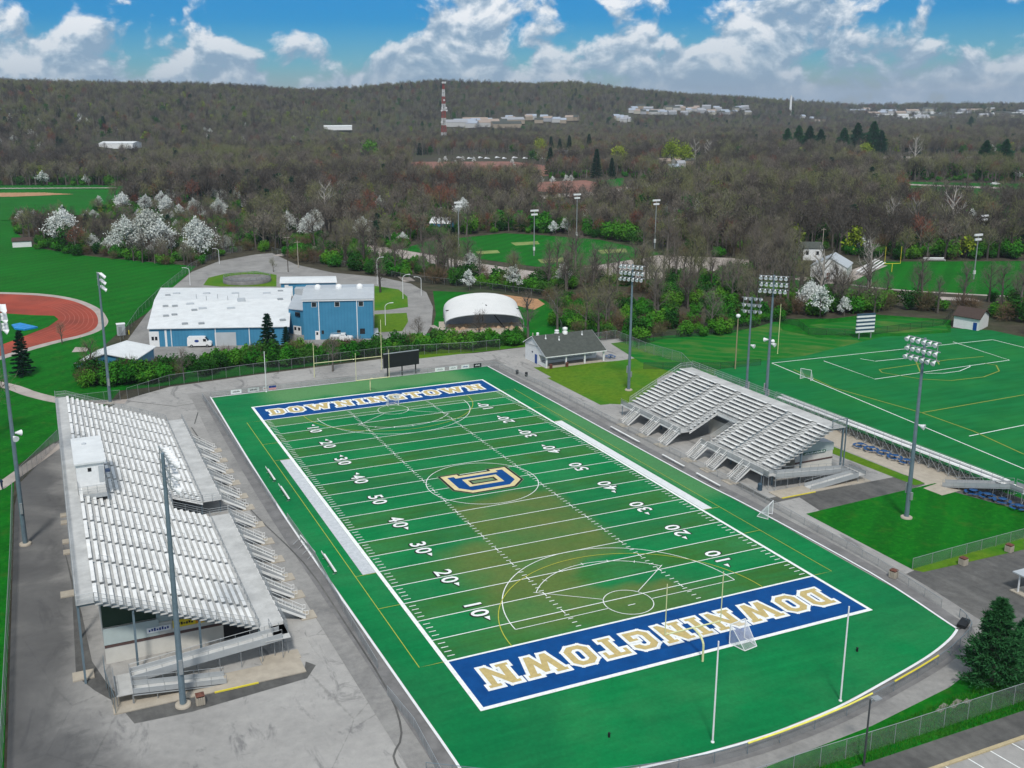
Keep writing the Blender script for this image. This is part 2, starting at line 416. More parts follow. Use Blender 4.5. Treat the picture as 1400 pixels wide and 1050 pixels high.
# lawns
sheet('lawn',[(-420,300),(14,292),(22,318),(45,338),(120,350),(200,358),(268,364),(240,390),(205,425),(165,452),(118,495),(110,520),(150,560),(-1100,1300)],.03,'grass')
sheet('lawn',[(-67.2,38),(-59.5,52),(-50,71),(-47.5,79),(-38,79),(-19,81),(13,84),(33,79.5),(47,80),(72,79),(71,97),(30,103),(0,98),(-40,99),(-60,85),(-80,60)],.035,'grass',True)
sheet('lawn',[(-110,-160),(-67.3,-160),(-67.2,40),(-110,60)],.038,'grass',True)
A0=sheet('asphalt_lot',[(-67,-160),(-67,20),(-66.3,29.8),(-60.4,48.5),(-48,71),(-37.5,77.6),(-19.3,79.8),(12.8,82),(33,78),(46.8,78.6),(72,77),(69,63),(90,40),(66,-8),(64,-28.5),(38,-31),(38,-49),(75,-49),(75,-74),(24,-69.5),(20,-71.2),(-.8,-73.6),(-20,-74.6),(-33,-74.6),(-45,-74),(-45,-160)],.05,'asphalt',True)
sheet('asphalt_lot',[(-67,-160),(-45,-160),(-45,-74),(-20,-74.6),(-20,-160)],.05,'asphalt',True)
sheet('dark_asphalt',[(38.5,-49.3),(75,-49.3),(75,-73.5),(31,-68),(33.5,-58),(35,-50)],.065,'asphaltdark',True)
sheet('dark_asphalt',[(41,-24),(63,-24),(64,-28),(50,-30.3),(40,-30.5)],.062,'asphaltdark',True)
# track lane next to the turf
def offp(off):
    L=[(-30.9-off*.9,66),(-31.2-off,30),(-31.2-off,0),(-30.6-off,-30),(-30-off,-58),(-29.7-off,-65.3),(-27.5-off*.5,-67.3-off*.8),(-22,-68.2-off),(-16,-68.7-off),(-9,-69.3-off),(-1.7,-69.4-off),(6.9,-68.6-off),(14+off*.2,-67.2-off),(21.9+off*.4,-65.4-off),(26.7+off*.6,-63.9-off*.8),(29.4+off*.8,-62.7-off*.6),(30+off,-62.2-off*.3),(30.15+off,-61.2),(31.6+off,-48),(31.6+off,-25),(31+off,-10),(30.7+off,36),(30.3+off,65.5)]
    return [Vector((a,b,0)) for a,b in L]
b_=MB(); inn=smoothpath(offp(0.1),3); outp=smoothpath(offp(4.2),3)
for i in range(len(inn)-1):
    a,b,c,d=inn[i],inn[i+1],outp[i+1],outp[i]; b_.quad((d.x,d.y,.075),(c.x,c.y,.075),(b.x,b.y,.075),(a.x,a.y,.075))
b_.rect(-35,66,35,70.5,.075)
struct('running_lane',b_,'asphaltdark' if 0 else 'track')
b_=MB(); a2=smoothpath(offp(.2),3); o2=smoothpath(offp(2.0),3)
for i in range(len(a2)-1):
    a,b,c,d=a2[i],a2[i+1],o2[i+1],o2[i]; b_.quad((d.x,d.y,.09),(c.x,c.y,.09),(b.x,b.y,.09),(a.x,a.y,.09))
struct('asphalt_shoulder',b_,'shoulder')
sheet('lawn',[(39.5,60.2),(60,57.5),(70,58.5),(69,54),(56,36),(50,29),(43.5,26.5),(38.5,30)],.07,'grassy',True)
sheet('lawn',gg([(748,517),(882,498),(935,502),(912,512),(832,553),(821,554)]),.072,'grassy',True)
sheet('lawn',gg([(1102,703),(1278,661),(1310,668),(1420,700),(1420,736),(1247,779)]),.07,'grass',True)
sheet('lawn',[(58,8),(61.5,8),(62.5,-28),(60.4,-28)],.07,'grassy',True)
sheet('concrete_apron',[(62.2,12),(71.4,14),(71.4,-38.2),(63.6,-38.2),(60.2,-33),(62.6,-27)],.068,'beige',True)
sheet('lawn',gg([(1400,735),(1246,779),(1262,783),(1400,752)]),.078,'grassy',True)
sheet('asphalt_path',gg([(1270,664),(1345,664),(1420,690),(1420,705)]),.082,'asphaltdark',True)
sheet('lawn',gg([(1330,662),(1440,640),(1440,700),(1400,690)]),.08,'grass',True)
# bottom verge and parking lot
sheet('grass_verge',[(-33,-74.2),(-20,-74),(-.8,-72.8),(8,-72.2),(20,-70.4),(24,-69.2),(40,-71.5),(75,-71.5),(75,-76.4),(-33,-76.4)],.09,'grass',True)
sheet('parking_lot',[(-33,-76.2),(90,-76.2),(90,-120),(-33,-120)],.1,'asphaltdark',True)
sheet('parking_lot',[(-33,-79.3),(90,-79.3),(90,-120),(-33,-120)],.12,'asphalt',True)
mb=MB(); mb.box(4,-79.4,.12,90,-79.05,.26); struct('kerb',mb,'kerb')
mb=MB()
for i in range(14): strip([(9.4+i*2.75,-79.4),(10.0+i*2.75,-85)],.12,.126,mb=mb)
struct('parking_markings',mb,'linewhite')
# sidewalks on the left
strip_pts=[(-95,6),(-69.3,29),(-63,41.5),(-60,47.5)]
struct('sidewalk',strip(strip_pts,2.4,.06),'palegravel')
struct('sidewalk',strip(smoothpath([(-85,112),(-70,94),(-64,83),(-57,74),(-47,70)],4),3.0,.062),'palegravel')
mb=MB(); strip(smoothpath(gg([(262,585),(300,640),(345,700),(415,770),(470,850),(530,945),(549,1003),(538,1035),(552,1062)]),3),.2,.1,mb=mb); struct('drain_channel',mb,'asphaltdark')
sheet('asphalt_patch',gg([(84,735),(98,800),(104,925),(130,945),(160,962),(184,990),(262,974),(420,928),(432,910),(418,905),(416,918),(186,972),(150,940),(126,905),(112,840)]),.058,'asphaltdark',True)
sheet('asphalt_patch',gg([(1000,668),(1050,690),(1165,664),(1168,655),(1050,682),(1010,660)]),.066,'asphaltdark',True)
mb=MB(); strip(gg([(170,548),(240,556),(283,549)]),.25,.06,mb=mb); strip(gg([(262,545),(272,560),(266,580)]),.2,.062,mb=mb); struct('asphalt_seam',mb,'asphaltdark')
# ---------------------------------------------------------------- turf
t=NT('artificial_turf',.92,0,.12); p=t.pos()
wear=t.node('ShaderNodeAttribute',attribute_name='wear').outputs['Fac']
band=t.node('ShaderNodeAttribute',attribute_name='band').outputs['Fac']
fade=t.node('ShaderNodeAttribute',attribute_name='fade').outputs['Fac']
nz=t.noise(p,.11,4,.6); nf=t.noise(p,2.5,5,.7)
st=t.node('ShaderNodeMapping',i_Vector=p); st.inputs['Scale'].default_value=(.12,1.1,1); ns=t.noise(st.outputs[0],1.0,4,.6)
c=t.mix(band,(.001,.182,.050,1),(.036,.140,.024,1))
dull=t.mix(t.ramp(nz,[(.4,(0,0,0)),(.62,(.5,.5,.5))]),c,(.030,.19,.065,1))
c=t.mix(t.math('MULTIPLY',t.ramp(ns,[(.35,(0,0,0)),(.7,(1,1,1))]),.35),dull,(.006,.17,.05,1))
nd=t.noise(p,.045,5,.65,.6)
c=t.mix(t.ramp(nd,[(.42,(0,0,0)),(.62,(.65,.65,.65))]),c,(.001,.125,.04,1))
c=t.mix(1.0,c,t.ramp(ns,[(.3,(.84,.84,.84)),(.7,(1.06,1.06,1.06))]),'MULTIPLY')
c=t.mix(fade,c,(.10,.235,.09,1))
wv=t.math('MULTIPLY',wear,t.math('ADD',.75,t.math('MULTIPLY',t.math('SUBTRACT',nz,.5),1.2)))
c=t.mix(wv,c,(.118,.145,.036,1))
c=t.mix(1.0,c,t.ramp(nf,[(.3,(.86,.86,.86)),(.7,(1.12,1.12,1.12))]),'MULTIPLY'); t.color(c); M['turf']=t.m
_yy=[-70,-61.7,-55,-30,-10,10,40,65.5]; _lx=[-29.9,-29.9,-30,-30.5,-30.9,-31.2,-31.1,-30.8]; _rx=[29.5,30.1,31.2,31.6,31.1,30.8,30.7,30.2]
_bx=[-30.5,-29.9,-28,-23,-16,-9,-1.7,6.9,14,21.9,26.7,29.9,31]; _by=[-66,-66.3,-67,-67.9,-68.4,-69.2,-69.3,-68.5,-67.1,-65.3,-63.8,-62.3,-61.6]
def sm(a,b,x): 
    t_=min(max((x-a)/(b-a),0),1); return t_*t_*(3-2*t_)
def wearf(x,y):
    wx=1.3*noise.noise(Vector((x*.25,y*.25,1))); wy=1.5*noise.noise(Vector((x*.25,y*.25,9)))
    x1,y1=x+wx,y+wy
    a=sm(-8.8,-7.6,x1)*(1-sm(7,9.5,x1))*sm(-24,-20,y1)*(1-sm(-8,-5,y1))
    b=sm(-19,-12,x1)*(1-sm(6.5,9.0,x1))*sm(-47,-40,y1)*(1-sm(-22,-18,y1))
    e=math.hypot((x1-5.5)/9.0,(y1+34.5)/4.8); b*=sm(.75,1.1,e)
    f=.8*math.exp(-((x-2)/9)**2-((y+44)/3.5)**2)
    return min(1,max(a,b,f)*.92)
NX,NY=84,176; vs=[];fs=[];wa=[];ba=[];fa=[]
def turfrow(x,v):
    return 0
ys=[]
for j in range(NY+1):
    ys.append(-70+ (65.2+70)*j/NY)
for j in range(NY+1):
    for i in range(NX+1):
        u=i/NX; y=ys[j]; x=np.interp(y,_yy,_lx)*(1-u)+np.interp(y,_yy,_rx)*u
        yb=np.interp(x,_bx,_by)
        if y<-54.9: y=-54.9-(54.9+y)/(-70+54.9)*(-54.9-yb) if False else -54.9+(y+54.9)*((yb+54.9)/(-70+54.9))
        x=np.interp(y,_yy,_lx)*(1-u)+np.interp(y,_yy,_rx)*u
        vs.append((x,y,.12)); wa.append(wearf(x,y)); ba.append(0)
        fa.append(.85*sm(55,58,y+noise.noise(Vector((x*.2,y*.2,3)))*2)*sm(-24,-17,x)*(1-sm(19,25,x)) if y>54 else (.55*sm(26.5,27.2,x)*sm(-22,-16,y)*(1-sm(25,40,y))))
for j in range(NY):
    for i in range(NX): a=j*(NX+1)+i; fs.append((a,a+1,a+NX+2,a+NX+1))
def attr(me,name,vals):
    a=me.attributes.new(name,'FLOAT','POINT'); a.data.foreach_set('value',vals)
mb=MB(); mb.add(vs,fs); o=struct('artificial_turf',mb,'turf'); attr(o.data,'wear',wa); attr(o.data,'band',ba); attr(o.data,'fade',fa)
YD=.9144; HW=24.385
mb=MB(); wa=[];ba=[];fa=[]
for k in range(20):
    y0=-45.72+k*4.572; bnd=1.0 if (k%2==0)==(k<10) else 0.0
    if k>=10: bnd=1.0 if k%2==1 else 0.0
    nx=50; base=len(mb.v)
    for jj in range(6):
        for i in range(nx+1):
            x=-HW+2*HW*i/nx; y=y0+4.572*jj/5; mb.v.append((x,y,.135)); wa.append(wearf(x,y)); ba.append(bnd)
            fa.append(.35*max(0,sm(34,44,y)) if bnd else 0)
    for jj in range(5):
        for i in range(nx):
            a=base+jj*(nx+1)+i; mb.f.append([a,a+1,a+nx+2,a+nx+1]); mb.mi.append(0); mb.sm.append(False)
o=struct('playing_field',mb,'turf'); attr(o.data,'wear',wa); attr(o.data,'band',ba); attr(o.data,'fade',fa)
# end zones, side strips
t=NT('end_zone_blue_turf',.9,0,.12); p=t.pos(); t.color(t.ramp(t.noise(p,.5,5,.7),[(.3,(.0015,.045,.17)),(.7,(.003,.066,.235))])); M['ezblue']=t.m
mb=MB(); mb.rect(-HW,-54.86,HW,-45.72,.15); mb.rect(-HW,45.72,HW,54.86,.15); struct('end_zones',mb,'ezblue')
t=NT('pale_grey_turf_strip',.9,0,.12); p=t.pos(); t.color(t.ramp(t.noise(p,2.2,5,.8),[(.3,(.36,.39,.41)),(.7,(.56,.58,.60))])); M['greystrip']=t.m
mb=MB(); mb.rect(-26.6,-22.86,-24.9,22.86,.15); struct('team_strip',mb,'greystrip')
mb=MB(); mb.rect(24.9,-22.86,26.4,22.86,.15); struct('team_strip',mb,plain('white_turf_strip',(.6,.62,.62,1),.9,var=.1,scale=2))
# white lines
mb=MB(); Z=.165; LW=.14
mb.rect(-HW-.5,-54.86-.5,-HW,54.86+.5,Z); mb.rect(HW,-54.86-.5,HW+.42,54.86+.5,Z)
mb.rect(-HW,-54.86-.5,HW,-54.86,Z); mb.rect(-HW,54.86,HW,54.86+.5,Z)
mb.rect(-HW,-45.9,HW,-45.62,Z); mb.rect(-HW,45.62,HW,45.9,Z)
for k in range(1,20):
    y=-45.72+k*4.572; mb.rect(-HW,y-LW/2,HW,y+LW/2,Z)
for k in range(1,100):
    if k%5==0: 
        y=-45.72+k*YD
        for hx in (-8.13,8.13): mb.rect(hx-.06,y-.55,hx+.06,y+.55,Z+.003)
        continue
    y=-45.72+k*YD
    for x0,x1 in ((-HW+.3,-HW+1.15),(HW-1.15,HW-.3),(-8.13-.33,-8.13+.33),(8.13-.33,8.13+.33)): mb.rect(x0,y-.06,x1,y+.06,Z)
for s in (-1,1): mb.rect(-.5,s*43-.06,.5,s*43+.06,Z)
struct('yard_lines',mb,'linewhite')
mb=MB(); Z2=.172
def arc(c,r,a0,a1,w,z,n=40,mb=mb): strip([(c[0]+r*math.cos(math.radians(a0+(a1-a0)*i/n)),c[1]+r*math.sin(math.radians(a0+(a1-a0)*i/n))) for i in range(n+1)],w,z,mb=mb)
arc((0,0),8.75,0,360,.11,Z2,64)
for s in (-1,1):
    c=(0,s*-42.3*1); s2=1 if s==1 else -1
    cy=-42.3*s
    def A(r,a0,a1,w,m=mb):
        pts=[(r*math.cos(math.radians(a0+(a1-a0)*i/40)),cy+s*r*math.sin(math.radians(a0+(a1-a0)*i/40))) for i in range(41)]
        strip(pts,w,Z2,mb=m)
    A(2.95,0,360,.1); 
    pts=[(15*math.cos(math.radians(a)),cy-.4*s+s*15.3*math.sin(math.radians(a))) for a in np.linspace(0,180,50)]; strip(pts,.11,Z2,mb=mb)
    strip([(-15,cy-.4*s),(-2.9,cy-.4*s)],.1,Z2,mb=mb); strip([(2.9,cy-.4*s),(15,cy-.4*s)],.1,Z2,mb=mb)
    pts=[(11*math.cos(math.radians(a)),cy+s*11*math.sin(math.radians(a))) for a in np.linspace(36,144,36)]; strip(pts,.1,Z2,mb=mb)
    for q in (36,144): strip([(2.9*math.cos(math.radians(q)),cy+s*2.9*math.sin(math.radians(q))),(11*math.cos(math.radians(q)),cy+s*11*math.sin(math.radians(q)))],.09,Z2,mb=mb)
    for q in np.linspace(36,144,7): 
        x_,y_=11*math.cos(math.radians(q)),11*math.sin(math.radians(q)); strip([(x_*.97,cy+s*y_*.97),(x_*1.03,cy+s*y_*1.03)],.09,Z2+.002,mb=mb)
struct('lacrosse_lines',mb,'linewhite')
mb=MB()
for s in (-1,1):
    strip([(s*24.9,-45.7),(s*27.6,-45.7),(s*27.6,45.7),(s*24.9,45.7)],.075,Z2,mb=mb)
    for yy in (-32,32,-23,23): strip([(s*24.9,yy),(s*27.6,yy)],.08,Z2-.003,mb=mb)
    pts=[(16.9*math.cos(math.radians(a)),-s*45.7+s*16.2*math.sin(math.radians(a))) for a in np.linspace(0,180,60)]; strip(pts,.1,Z2+.004,mb=mb)
struct('lacrosse_lines',mb,'yellowline')
# ---------------------------------------------------------------- lettering
GL={'D':(5.4,[[(0,0),(4,0),(5.4,1.4),(5.4,5.6),(4,7),(0,7),(0,5.7),(.6,5.7),(.6,1.3),(0,1.3)],[(2.3,1.6),(2.3,5.4),(3.1,5.4),(3.6,4.9),(3.6,2.1),(3.1,1.6)]]),
'O':(5.4,[[(1.4,0),(4,0),(5.4,1.4),(5.4,5.6),(4,7),(1.4,7),(0,5.6),(0,1.4)],[(2.3,1.6),(1.8,2.1),(1.8,4.9),(2.3,5.4),(3.1,5.4),(3.6,4.9),(3.6,2.1),(3.1,1.6)]]),
'W':(8.4,[[(0,7),(0,5.8),(.5,5.8),(1.8,0),(3.3,0),(4.2,3.2),(5.1,0),(6.6,0),(7.9,5.8),(8.4,5.8),(8.4,7),(5.6,7),(5.6,5.8),(6.05,5.8),(5.6,3.2),(4.85,6.3),(3.55,6.3),(2.8,3.2),(2.35,5.8),(2.8,5.8),(2.8,7)]]),
'N':(6.6,[[(0,0),(2.9,0),(2.9,1.2),(2.3,1.2),(2.3,3.9),(4.6,0),(6.0,0),(6.0,5.8),(6.6,5.8),(6.6,7),(3.8,7),(3.8,5.8),(4.4,5.8),(4.4,3.2),(2.2,7),(0,7),(0,5.8),(.6,5.8),(.6,1.2),(0,1.2)]]),
'I':(3,[[(0,0),(3,0),(3,1.2),(2.4,1.2),(2.4,5.8),(3,5.8),(3,7),(0,7),(0,5.8),(.6,5.8),(.6,1.2),(0,1.2)]]),
'T':(5.6,[[(1.3,0),(4.3,0),(4.3,1.2),(3.7,1.2),(3.7,5.6),(4.4,5.6),(4.4,4.4),(5.6,4.4),(5.6,7),(0,7),(0,4.4),(1.2,4.4),(1.2,5.6),(1.9,5.6),(1.9,1.2),(1.3,1.2)]]),
'G':(5.4,[[(1.4,0),(5.4,0),(5.4,3.5),(3.0,3.5),(3.0,2.4),(3.7,2.4),(3.7,1.6),(2.3,1.6),(1.8,2.1),(1.8,4.9),(2.3,5.4),(3.1,5.4),(3.6,4.9),(3.6,4.5),(5.4,4.5),(5.4,5.6),(4,7),(1.4,7),(0,5.6),(0,1.4)]])}
def offset(poly,d):
    n=len(poly); P=[Vector(p) for p in poly]; out=[]
    for i in range(n):
        a,b,c=P[i-1],P[i],P[(i+1)%n]; d1=(b-a).normalized(); d2=(c-b).normalized()
        n1=Vector((d1.y,-d1.x)); n2=Vector((d2.y,-d2.x)); k=1+n1.dot(n2)
        m=(n1+n2)/max(k,.35); out.append(b+m*d)
    return [(p.x,p.y) for p in out]
def outline(mb,loops,f,r,z):
    k=0
    for l in loops:
        for i in range(len(l)):
            a,b=Vector(l[i-1]),Vector(l[i]); d=(b-a).normalized(); n=Vector((-d.y,d.x)); a2,b2=a-d*r,b+d*r; k+=1; zz_=z+k*.0006
            q=[Vector((*f(p),zz_)) for p in (a2-n*r,b2-n*r,b2+n*r,a2+n*r)]
            if (q[1]-q[0]).cross(q[2]-q[0]).z<0: q=q[::-1]
            mb.quad(*q)
def ccw(p):
    a=sum(p[i-1][0]*p[i][1]-p[i][0]*p[i-1][1] for i in range(len(p))); return p if a>0 else p[::-1]
def norm(loops): return [ccw(loops[0])]+[ccw(l)[::-1] for l in loops[1:]]
def fill(mb,loops,f,z):
    L=[[Vector((*f(p),z)) for p in l] for l in loops]; flat=[v for l in L for v in l]
    for t_ in geometry.tessellate_polygon(L):
        a,b,c=[flat[i] for i in t_]
        if (b-a).cross(c-a).z<0: a,c=c,a
        mb.add([a,b,c],[(0,1,2)])
mw,mg=MB(),MB()
for s in (1,-1):
    text='DOWNINGTOWN'; h=4.0; k=h/7; tw=sum(GL[c][0] for c in text)*k; total=45.0; gap=(total-tw)/10.0
    x=0
    for ch in text:
        wd,loops=GL[ch]; loops=norm([[(p[0]*k,p[1]*k) for p in l] for l in loops])
        def f(p,x=x):
            u=x+p[0]-total/2; v=p[1]-h/2
            return (u,50.3+v) if s==1 else (-u,-50.3-v)
        fill(mw,loops,f,.158); outline(mw,loops,f,.27,.159); fill(mg,[offset(l,-.12) for l in loops],f,.182)
        x+=wd*k+gap
M['gold']=plain('gold_turf_paint',(.46,.36,.15,1),.9,var=.16,scale=3)
struct('end_zone_lettering_outline',mw,'linewhite'); struct('end_zone_lettering',mg,'gold')
# centre D
D=[[(0,0),(6.0,0),(8.1,2.1),(8.1,9.1),(6.0,11.2),(0,11.2),(0,8.4),(.75,8.4),(.75,2.8),(0,2.8)],[(3.2,3.4),(3.2,7.8),(4.95,7.8),(4.95,3.4)]]
D=norm(D); f=lambda p:(p[1]-5.15,4.75-p[0])
a,b_,c,e=MB(),MB(),MB(),MB()
fill(a,[offset(l,.36) for l in D],f,.178); fill(b_,D,f,.184); fill(c,[offset(D[0],-.85),offset(D[1],-.72)],f,.19)
fill(e,[offset(D[0],.36+.12)],f,.174)
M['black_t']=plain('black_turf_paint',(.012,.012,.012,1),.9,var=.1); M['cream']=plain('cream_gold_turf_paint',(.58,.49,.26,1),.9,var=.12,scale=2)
struct('centre_logo',e,plain('faded_turf_patch',(.12,.2,.10,1),.9,var=.15,scale=2)); struct('centre_logo_border',a,'black_t'); struct('centre_logo_gold',b_,'cream'); struct('centre_logo_blue',c,'ezblue')
# yard numbers
def textmesh(s,size,off):
    cu=bpy.data.curves.new('t','FONT'); cu.body=s; cu.size=size; cu.align_x='CENTER'; cu.align_y='CENTER'; cu.offset=off; cu.resolution_u=3
    ob=bpy.data.objects.new('t',cu); COL.objects.link(ob); bpy.context.view_layer.update()
    me=bpy.data.meshes.new_from_object(ob.evaluated_get(bpy.context.evaluated_depsgraph_get()))
    v=[(q.co.x,q.co.y) for q in me.vertices]; fc=[tuple(p.vertices) for p in me.polygons]
    bpy.data.objects.remove(ob); bpy.data.curves.remove(cu); bpy.data.meshes.remove(me); return v,fc
TM={}
for d in '012345':
    v,fc=textmesh(d,2.9,.045); v2,fc2=textmesh(d,2.9,.16)
    cx=(min(p[0] for p in v)+max(p[0] for p in v))/2; cy=(min(p[1] for p in v)+max(p[1] for p in v))/2
    TM[d]=([(p[0]-cx,p[1]-cy) for p in v],fc,[(p[0]-cx,p[1]-cy) for p in v2],fc2)
mw,mk=MB(),MB()
for k in range(1,10):
    y=-45.72+k*9.144; n=str((k if k<=5 else 10-k))
    for side in (-1,1):
        # viewer at the sideline: left side up=+x right=-y ; right side up=-x right=+y
        ux,uy=(0,-1) if side<0 else (0,1); vx,vy=(1,0) if side<0 else (-1,0)
        cx=side*17.1
        for d,o in ((n,-1.05),('0',1.05)):
            v,fc,v2,fc2=TM[d]
            def F(p,z,o=o): return (cx+(p[0]*1.08+o)*ux+p[1]*1.05*vx, y+(p[0]*1.08+o)*uy+p[1]*1.05*vy, z)
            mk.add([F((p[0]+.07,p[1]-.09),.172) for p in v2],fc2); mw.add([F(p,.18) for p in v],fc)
        if k!=5:
            dr=(-1 if k<5 else 1); r=dr*uy
            P=[(r*2.15,.75),(r*2.15,.05),(r*3.05,.4)]
            if r<0: P=P[::-1]
            for m_,z,e_ in ((mk,.172,.16),(mw,.18,0)):
                cxx=sum(p[0] for p in P)/3; cyy=sum(p[1] for p in P)/3
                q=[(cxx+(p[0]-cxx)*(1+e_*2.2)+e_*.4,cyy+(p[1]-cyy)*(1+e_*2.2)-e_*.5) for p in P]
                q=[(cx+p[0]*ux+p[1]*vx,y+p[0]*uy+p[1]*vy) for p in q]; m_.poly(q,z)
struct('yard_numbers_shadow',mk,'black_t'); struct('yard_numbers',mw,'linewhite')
# white turf border
mb=MB(); bp=smoothpath(offp(.12),4); strip(bp,.28,.19,mb=mb); strip([(-31,65.4),(30.5,65.4)],.28,.19,mb=mb); struct('kerb',mb,'white')
# ---------------------------------------------------------------- second field
M['turf2']=None
t=NT('second_artificial_turf',.92,0,.12); p=t.pos(); n=t.noise(p,.06,4); st=t.node('ShaderNodeMapping',i_Vector=p); st.inputs['Scale'].default_value=(.1,.6,1)
c=t.ramp(t.noise(st.outputs[0],1.0,4),[(.35,(.002,.11,.024)),(.7,(.004,.155,.04))]); c=t.mix(t.ramp(n,[(.45,(0,0,0)),(.65,(.5,.5,.5))]),c,(.015,.17,.03,1)); t.color(c); M['turf2']=t.m
sheet('second_turf',gg([(975,508),(1030,496),(1100,487),(1230,455),(1300,449),(1356,452),(1440,470),(1560,505)])+[Vector((120,-60,0)),Vector((71.5,-62,0)),Vector((71.5,-38,0)),Vector((71.5,10,0)),Vector((66,24,0))],.1,'turf2',True)
sheet('lawn',gg([(835,470),(905,460),(1000,452),(1030,449),(1060,440),(1090,452),(1130,460),(1230,457),(1100,487),(1030,498),(960,520),(880,498)]),.09,'grassdry',True)
sheet('lawn',gg([(1060,437),(1140,436),(1190,430),(1300,438),(1300,455),(1230,460),(1120,462),(1070,452)]),.11,'grass',True)
sheet('lawn',gg([(1105,445),(1180,437),(1235,436),(1290,440),(1296,452),(1230,456),(1150,456)]),.12,'grassdry',True)
mb=MB(); z=.125
def L2(pts,w=.22,m=None): strip(gg(pts),w,z,mb=m or mb)
L2([(1055,497),(1357,465)]); L2([(1055,497),(1400,642)]); L2([(1400,642),(1500,684)]); L2([(1357,465),(1450,488)])
L2([(1126,494),(1196,519),(1380,493),(1303,468)]); L2([(1176,491),(1197,494.5),(1262,488)]); L2([(1325,597),(1450,572)])
L2([(1265,511),(1290,511),(1312,508),(1326,502),(1326,500)],.2)
struct('soccer_lines',mb,'linewhite')
m2=MB(); 
M['ochre']=plain('ochre_field_paint',(.20,.24,.035,1),.9,var=.12)
for pts in ([(1085,506),(1140,531),(1260,565),(1330,590),(1400,622)],[(1260,565),(1420,537)],[(1202,506),(1300,492),(1345,488)],[(1202,506),(1206,510),(1260,519),(1300,521),(1345,516),(1366,508),(1362,500),(1345,497)],[(1252,494),(1258,509)],[(1280,492),(1284,499)]):
    L2(pts,.3,m2)
struct('lacrosse_lines',m2,'ochre')
# ---------------------------------------------------------------- running track (left)
out=gg([(-260,402),(-100,400),(0,402),(60,405),(100,412),(126,424),(134,437),(130,449),(110,458),(75,466),(30,478),(-40,500),(-120,530)])
mid=gg([(-260,414),(-100,412),(0,413),(30,415),(60,420),(78,428),(83,435),(74,444),(50,454),(30,462),(-20,480),(-100,500)])
op=smoothpath(out,5); mp=smoothpath(mid,5)
sheet('concrete_rim',[Vector((p.x,p.y,0)) for p in smoothpath(gg([(-260,400),(-100,397),(0,399.5),(60,402),(104,409),(134,421),(146,434),(147,443),(135,453),(112,461),(75,470),(30,483),(-40,506),(-120,540)]),5)],.045,'palegravel',True)
sheet('running_track',op,.06,'redtrack',True)
sheet('lawn',gg([(-260,416),(-60,416),(-60,424),(40,431),(74,432),(80,437),(66,447),(48,454),(28,462),(-20,480),(-100,500)]),.08,'grass',True)
mb=MB()
for k in range(1,8):
    q=[op[i]*(1-k/8)+mp[min(i,len(mp)-1)]*(k/8) for i in range(len(op))][:-6]; strip(q,.16,.075,mb=mb)
struct('track_lane_lines',mb,plain('faded_lane_paint',(.34,.10,.07,1),.9))
# ---------------------------------------------------------------- roads
def road(pts,w,z=.06,mat='track',name='road'): return struct(name,strip(smoothpath(gg(pts),5),w,z),mat)
sheet('road',gg([(165,478),(200,430),(222,405),(262,372),(300,357),(350,348),(372,346),(405,362),(455,373),(520,379),(562,388),(583,400),(592,420),(590,445),(575,470),(540,480),(300,495),(215,500),(150,500)]),.055,'track',True)
def isl(pts,mat='grassy',z=.075): sheet('lawn',pts and gg(pts),z,mat,True)
isl([(285,380),(310,374),(350,371),(378,376),(378,392),(300,392),(278,390)])
isl([(512,391),(545,396),(557,406),(558,420),(530,424),(512,425)]); isl([(512,430),(556,428),(558,440),(550,453),(512,455)])
sheet('lawn',gg([(592,398),(640,400),(745,410),(765,432),(768,460),(740,470),(718,470),(600,470),(560,478),(590,455),(596,430)]),.05,'grass',True)
sheet('bare_earth',gg([(680,402),(735,409),(745,416),(730,424),(690,414)]),.07,'dirt',True)
sheet('concrete_slab',gg([(600,440),(712,440),(716,453),(690,458),(600,456)]),.072,'beige',True)
road([(590,445),(640,470),(690,462)],1.6,.073,'palegravel','path')
sheet('lawn',gg([(560,478),(720,468),(720,474),(560,492)]),.052,'grassy',True)
# middle distance fields, lots
sheet('softball_field',gg([(545,342),(585,330),(690,319),(745,322),(820,328),(905,347),(870,357),(790,364),(735,365),(640,352)]),.06,'grass',True)
for q in ([(698,332),(735,330),(738,334),(705,336)],[(815,342),(855,340),(858,345),(822,347)],[(735,355),(770,352),(772,358),(740,360)],[(650,344),(680,342),(684,346),(654,348)]): sheet('infield_dirt',gg(q),.075,'dryspot',True)
sheet('parking_lot',gg([(500,334),(540,340),(640,358),(735,372),(740,384),(690,384),(600,362),(540,352),(500,350)]),.07,'palegravel',True)
sheet('parking_lot',gg([(788,368),(870,354),(900,349),(1000,353),(1043,358),(1035,366),(960,372),(900,382),(830,378),(796,376)]),.07,'palegravel',True)
sheet('lawn',gg([(750,372),(795,378),(900,384),(1035,368),(1080,374),(1150,388),(1180,402),(1060,398),(960,388),(860,392),(770,388)]),.062,'grass',True)
road([(380,350),(450,335),(500,330),(560,317),(600,308)],5,.07,'palegravel'); road([(500,334),(518,352),(560,385)],4,.075,'palegravel')
sheet('football_field',gg([(1185,362),(1205,358),(1440,357),(1440,405),(1300,402),(1160,392)]),.06,'grass',True)
road([(1150,388),(1220,396),(1330,403),(1440,408)],2.2,.075,'palegravel','path'); road([(1090,380),(1140,386),(1175,372),(1200,362)],7,.07,'palegravel')
sheet('parking_lot',gg([(1190,402),(1330,408),(1340,412),(1200,408)]),.078,'palegravel',True)
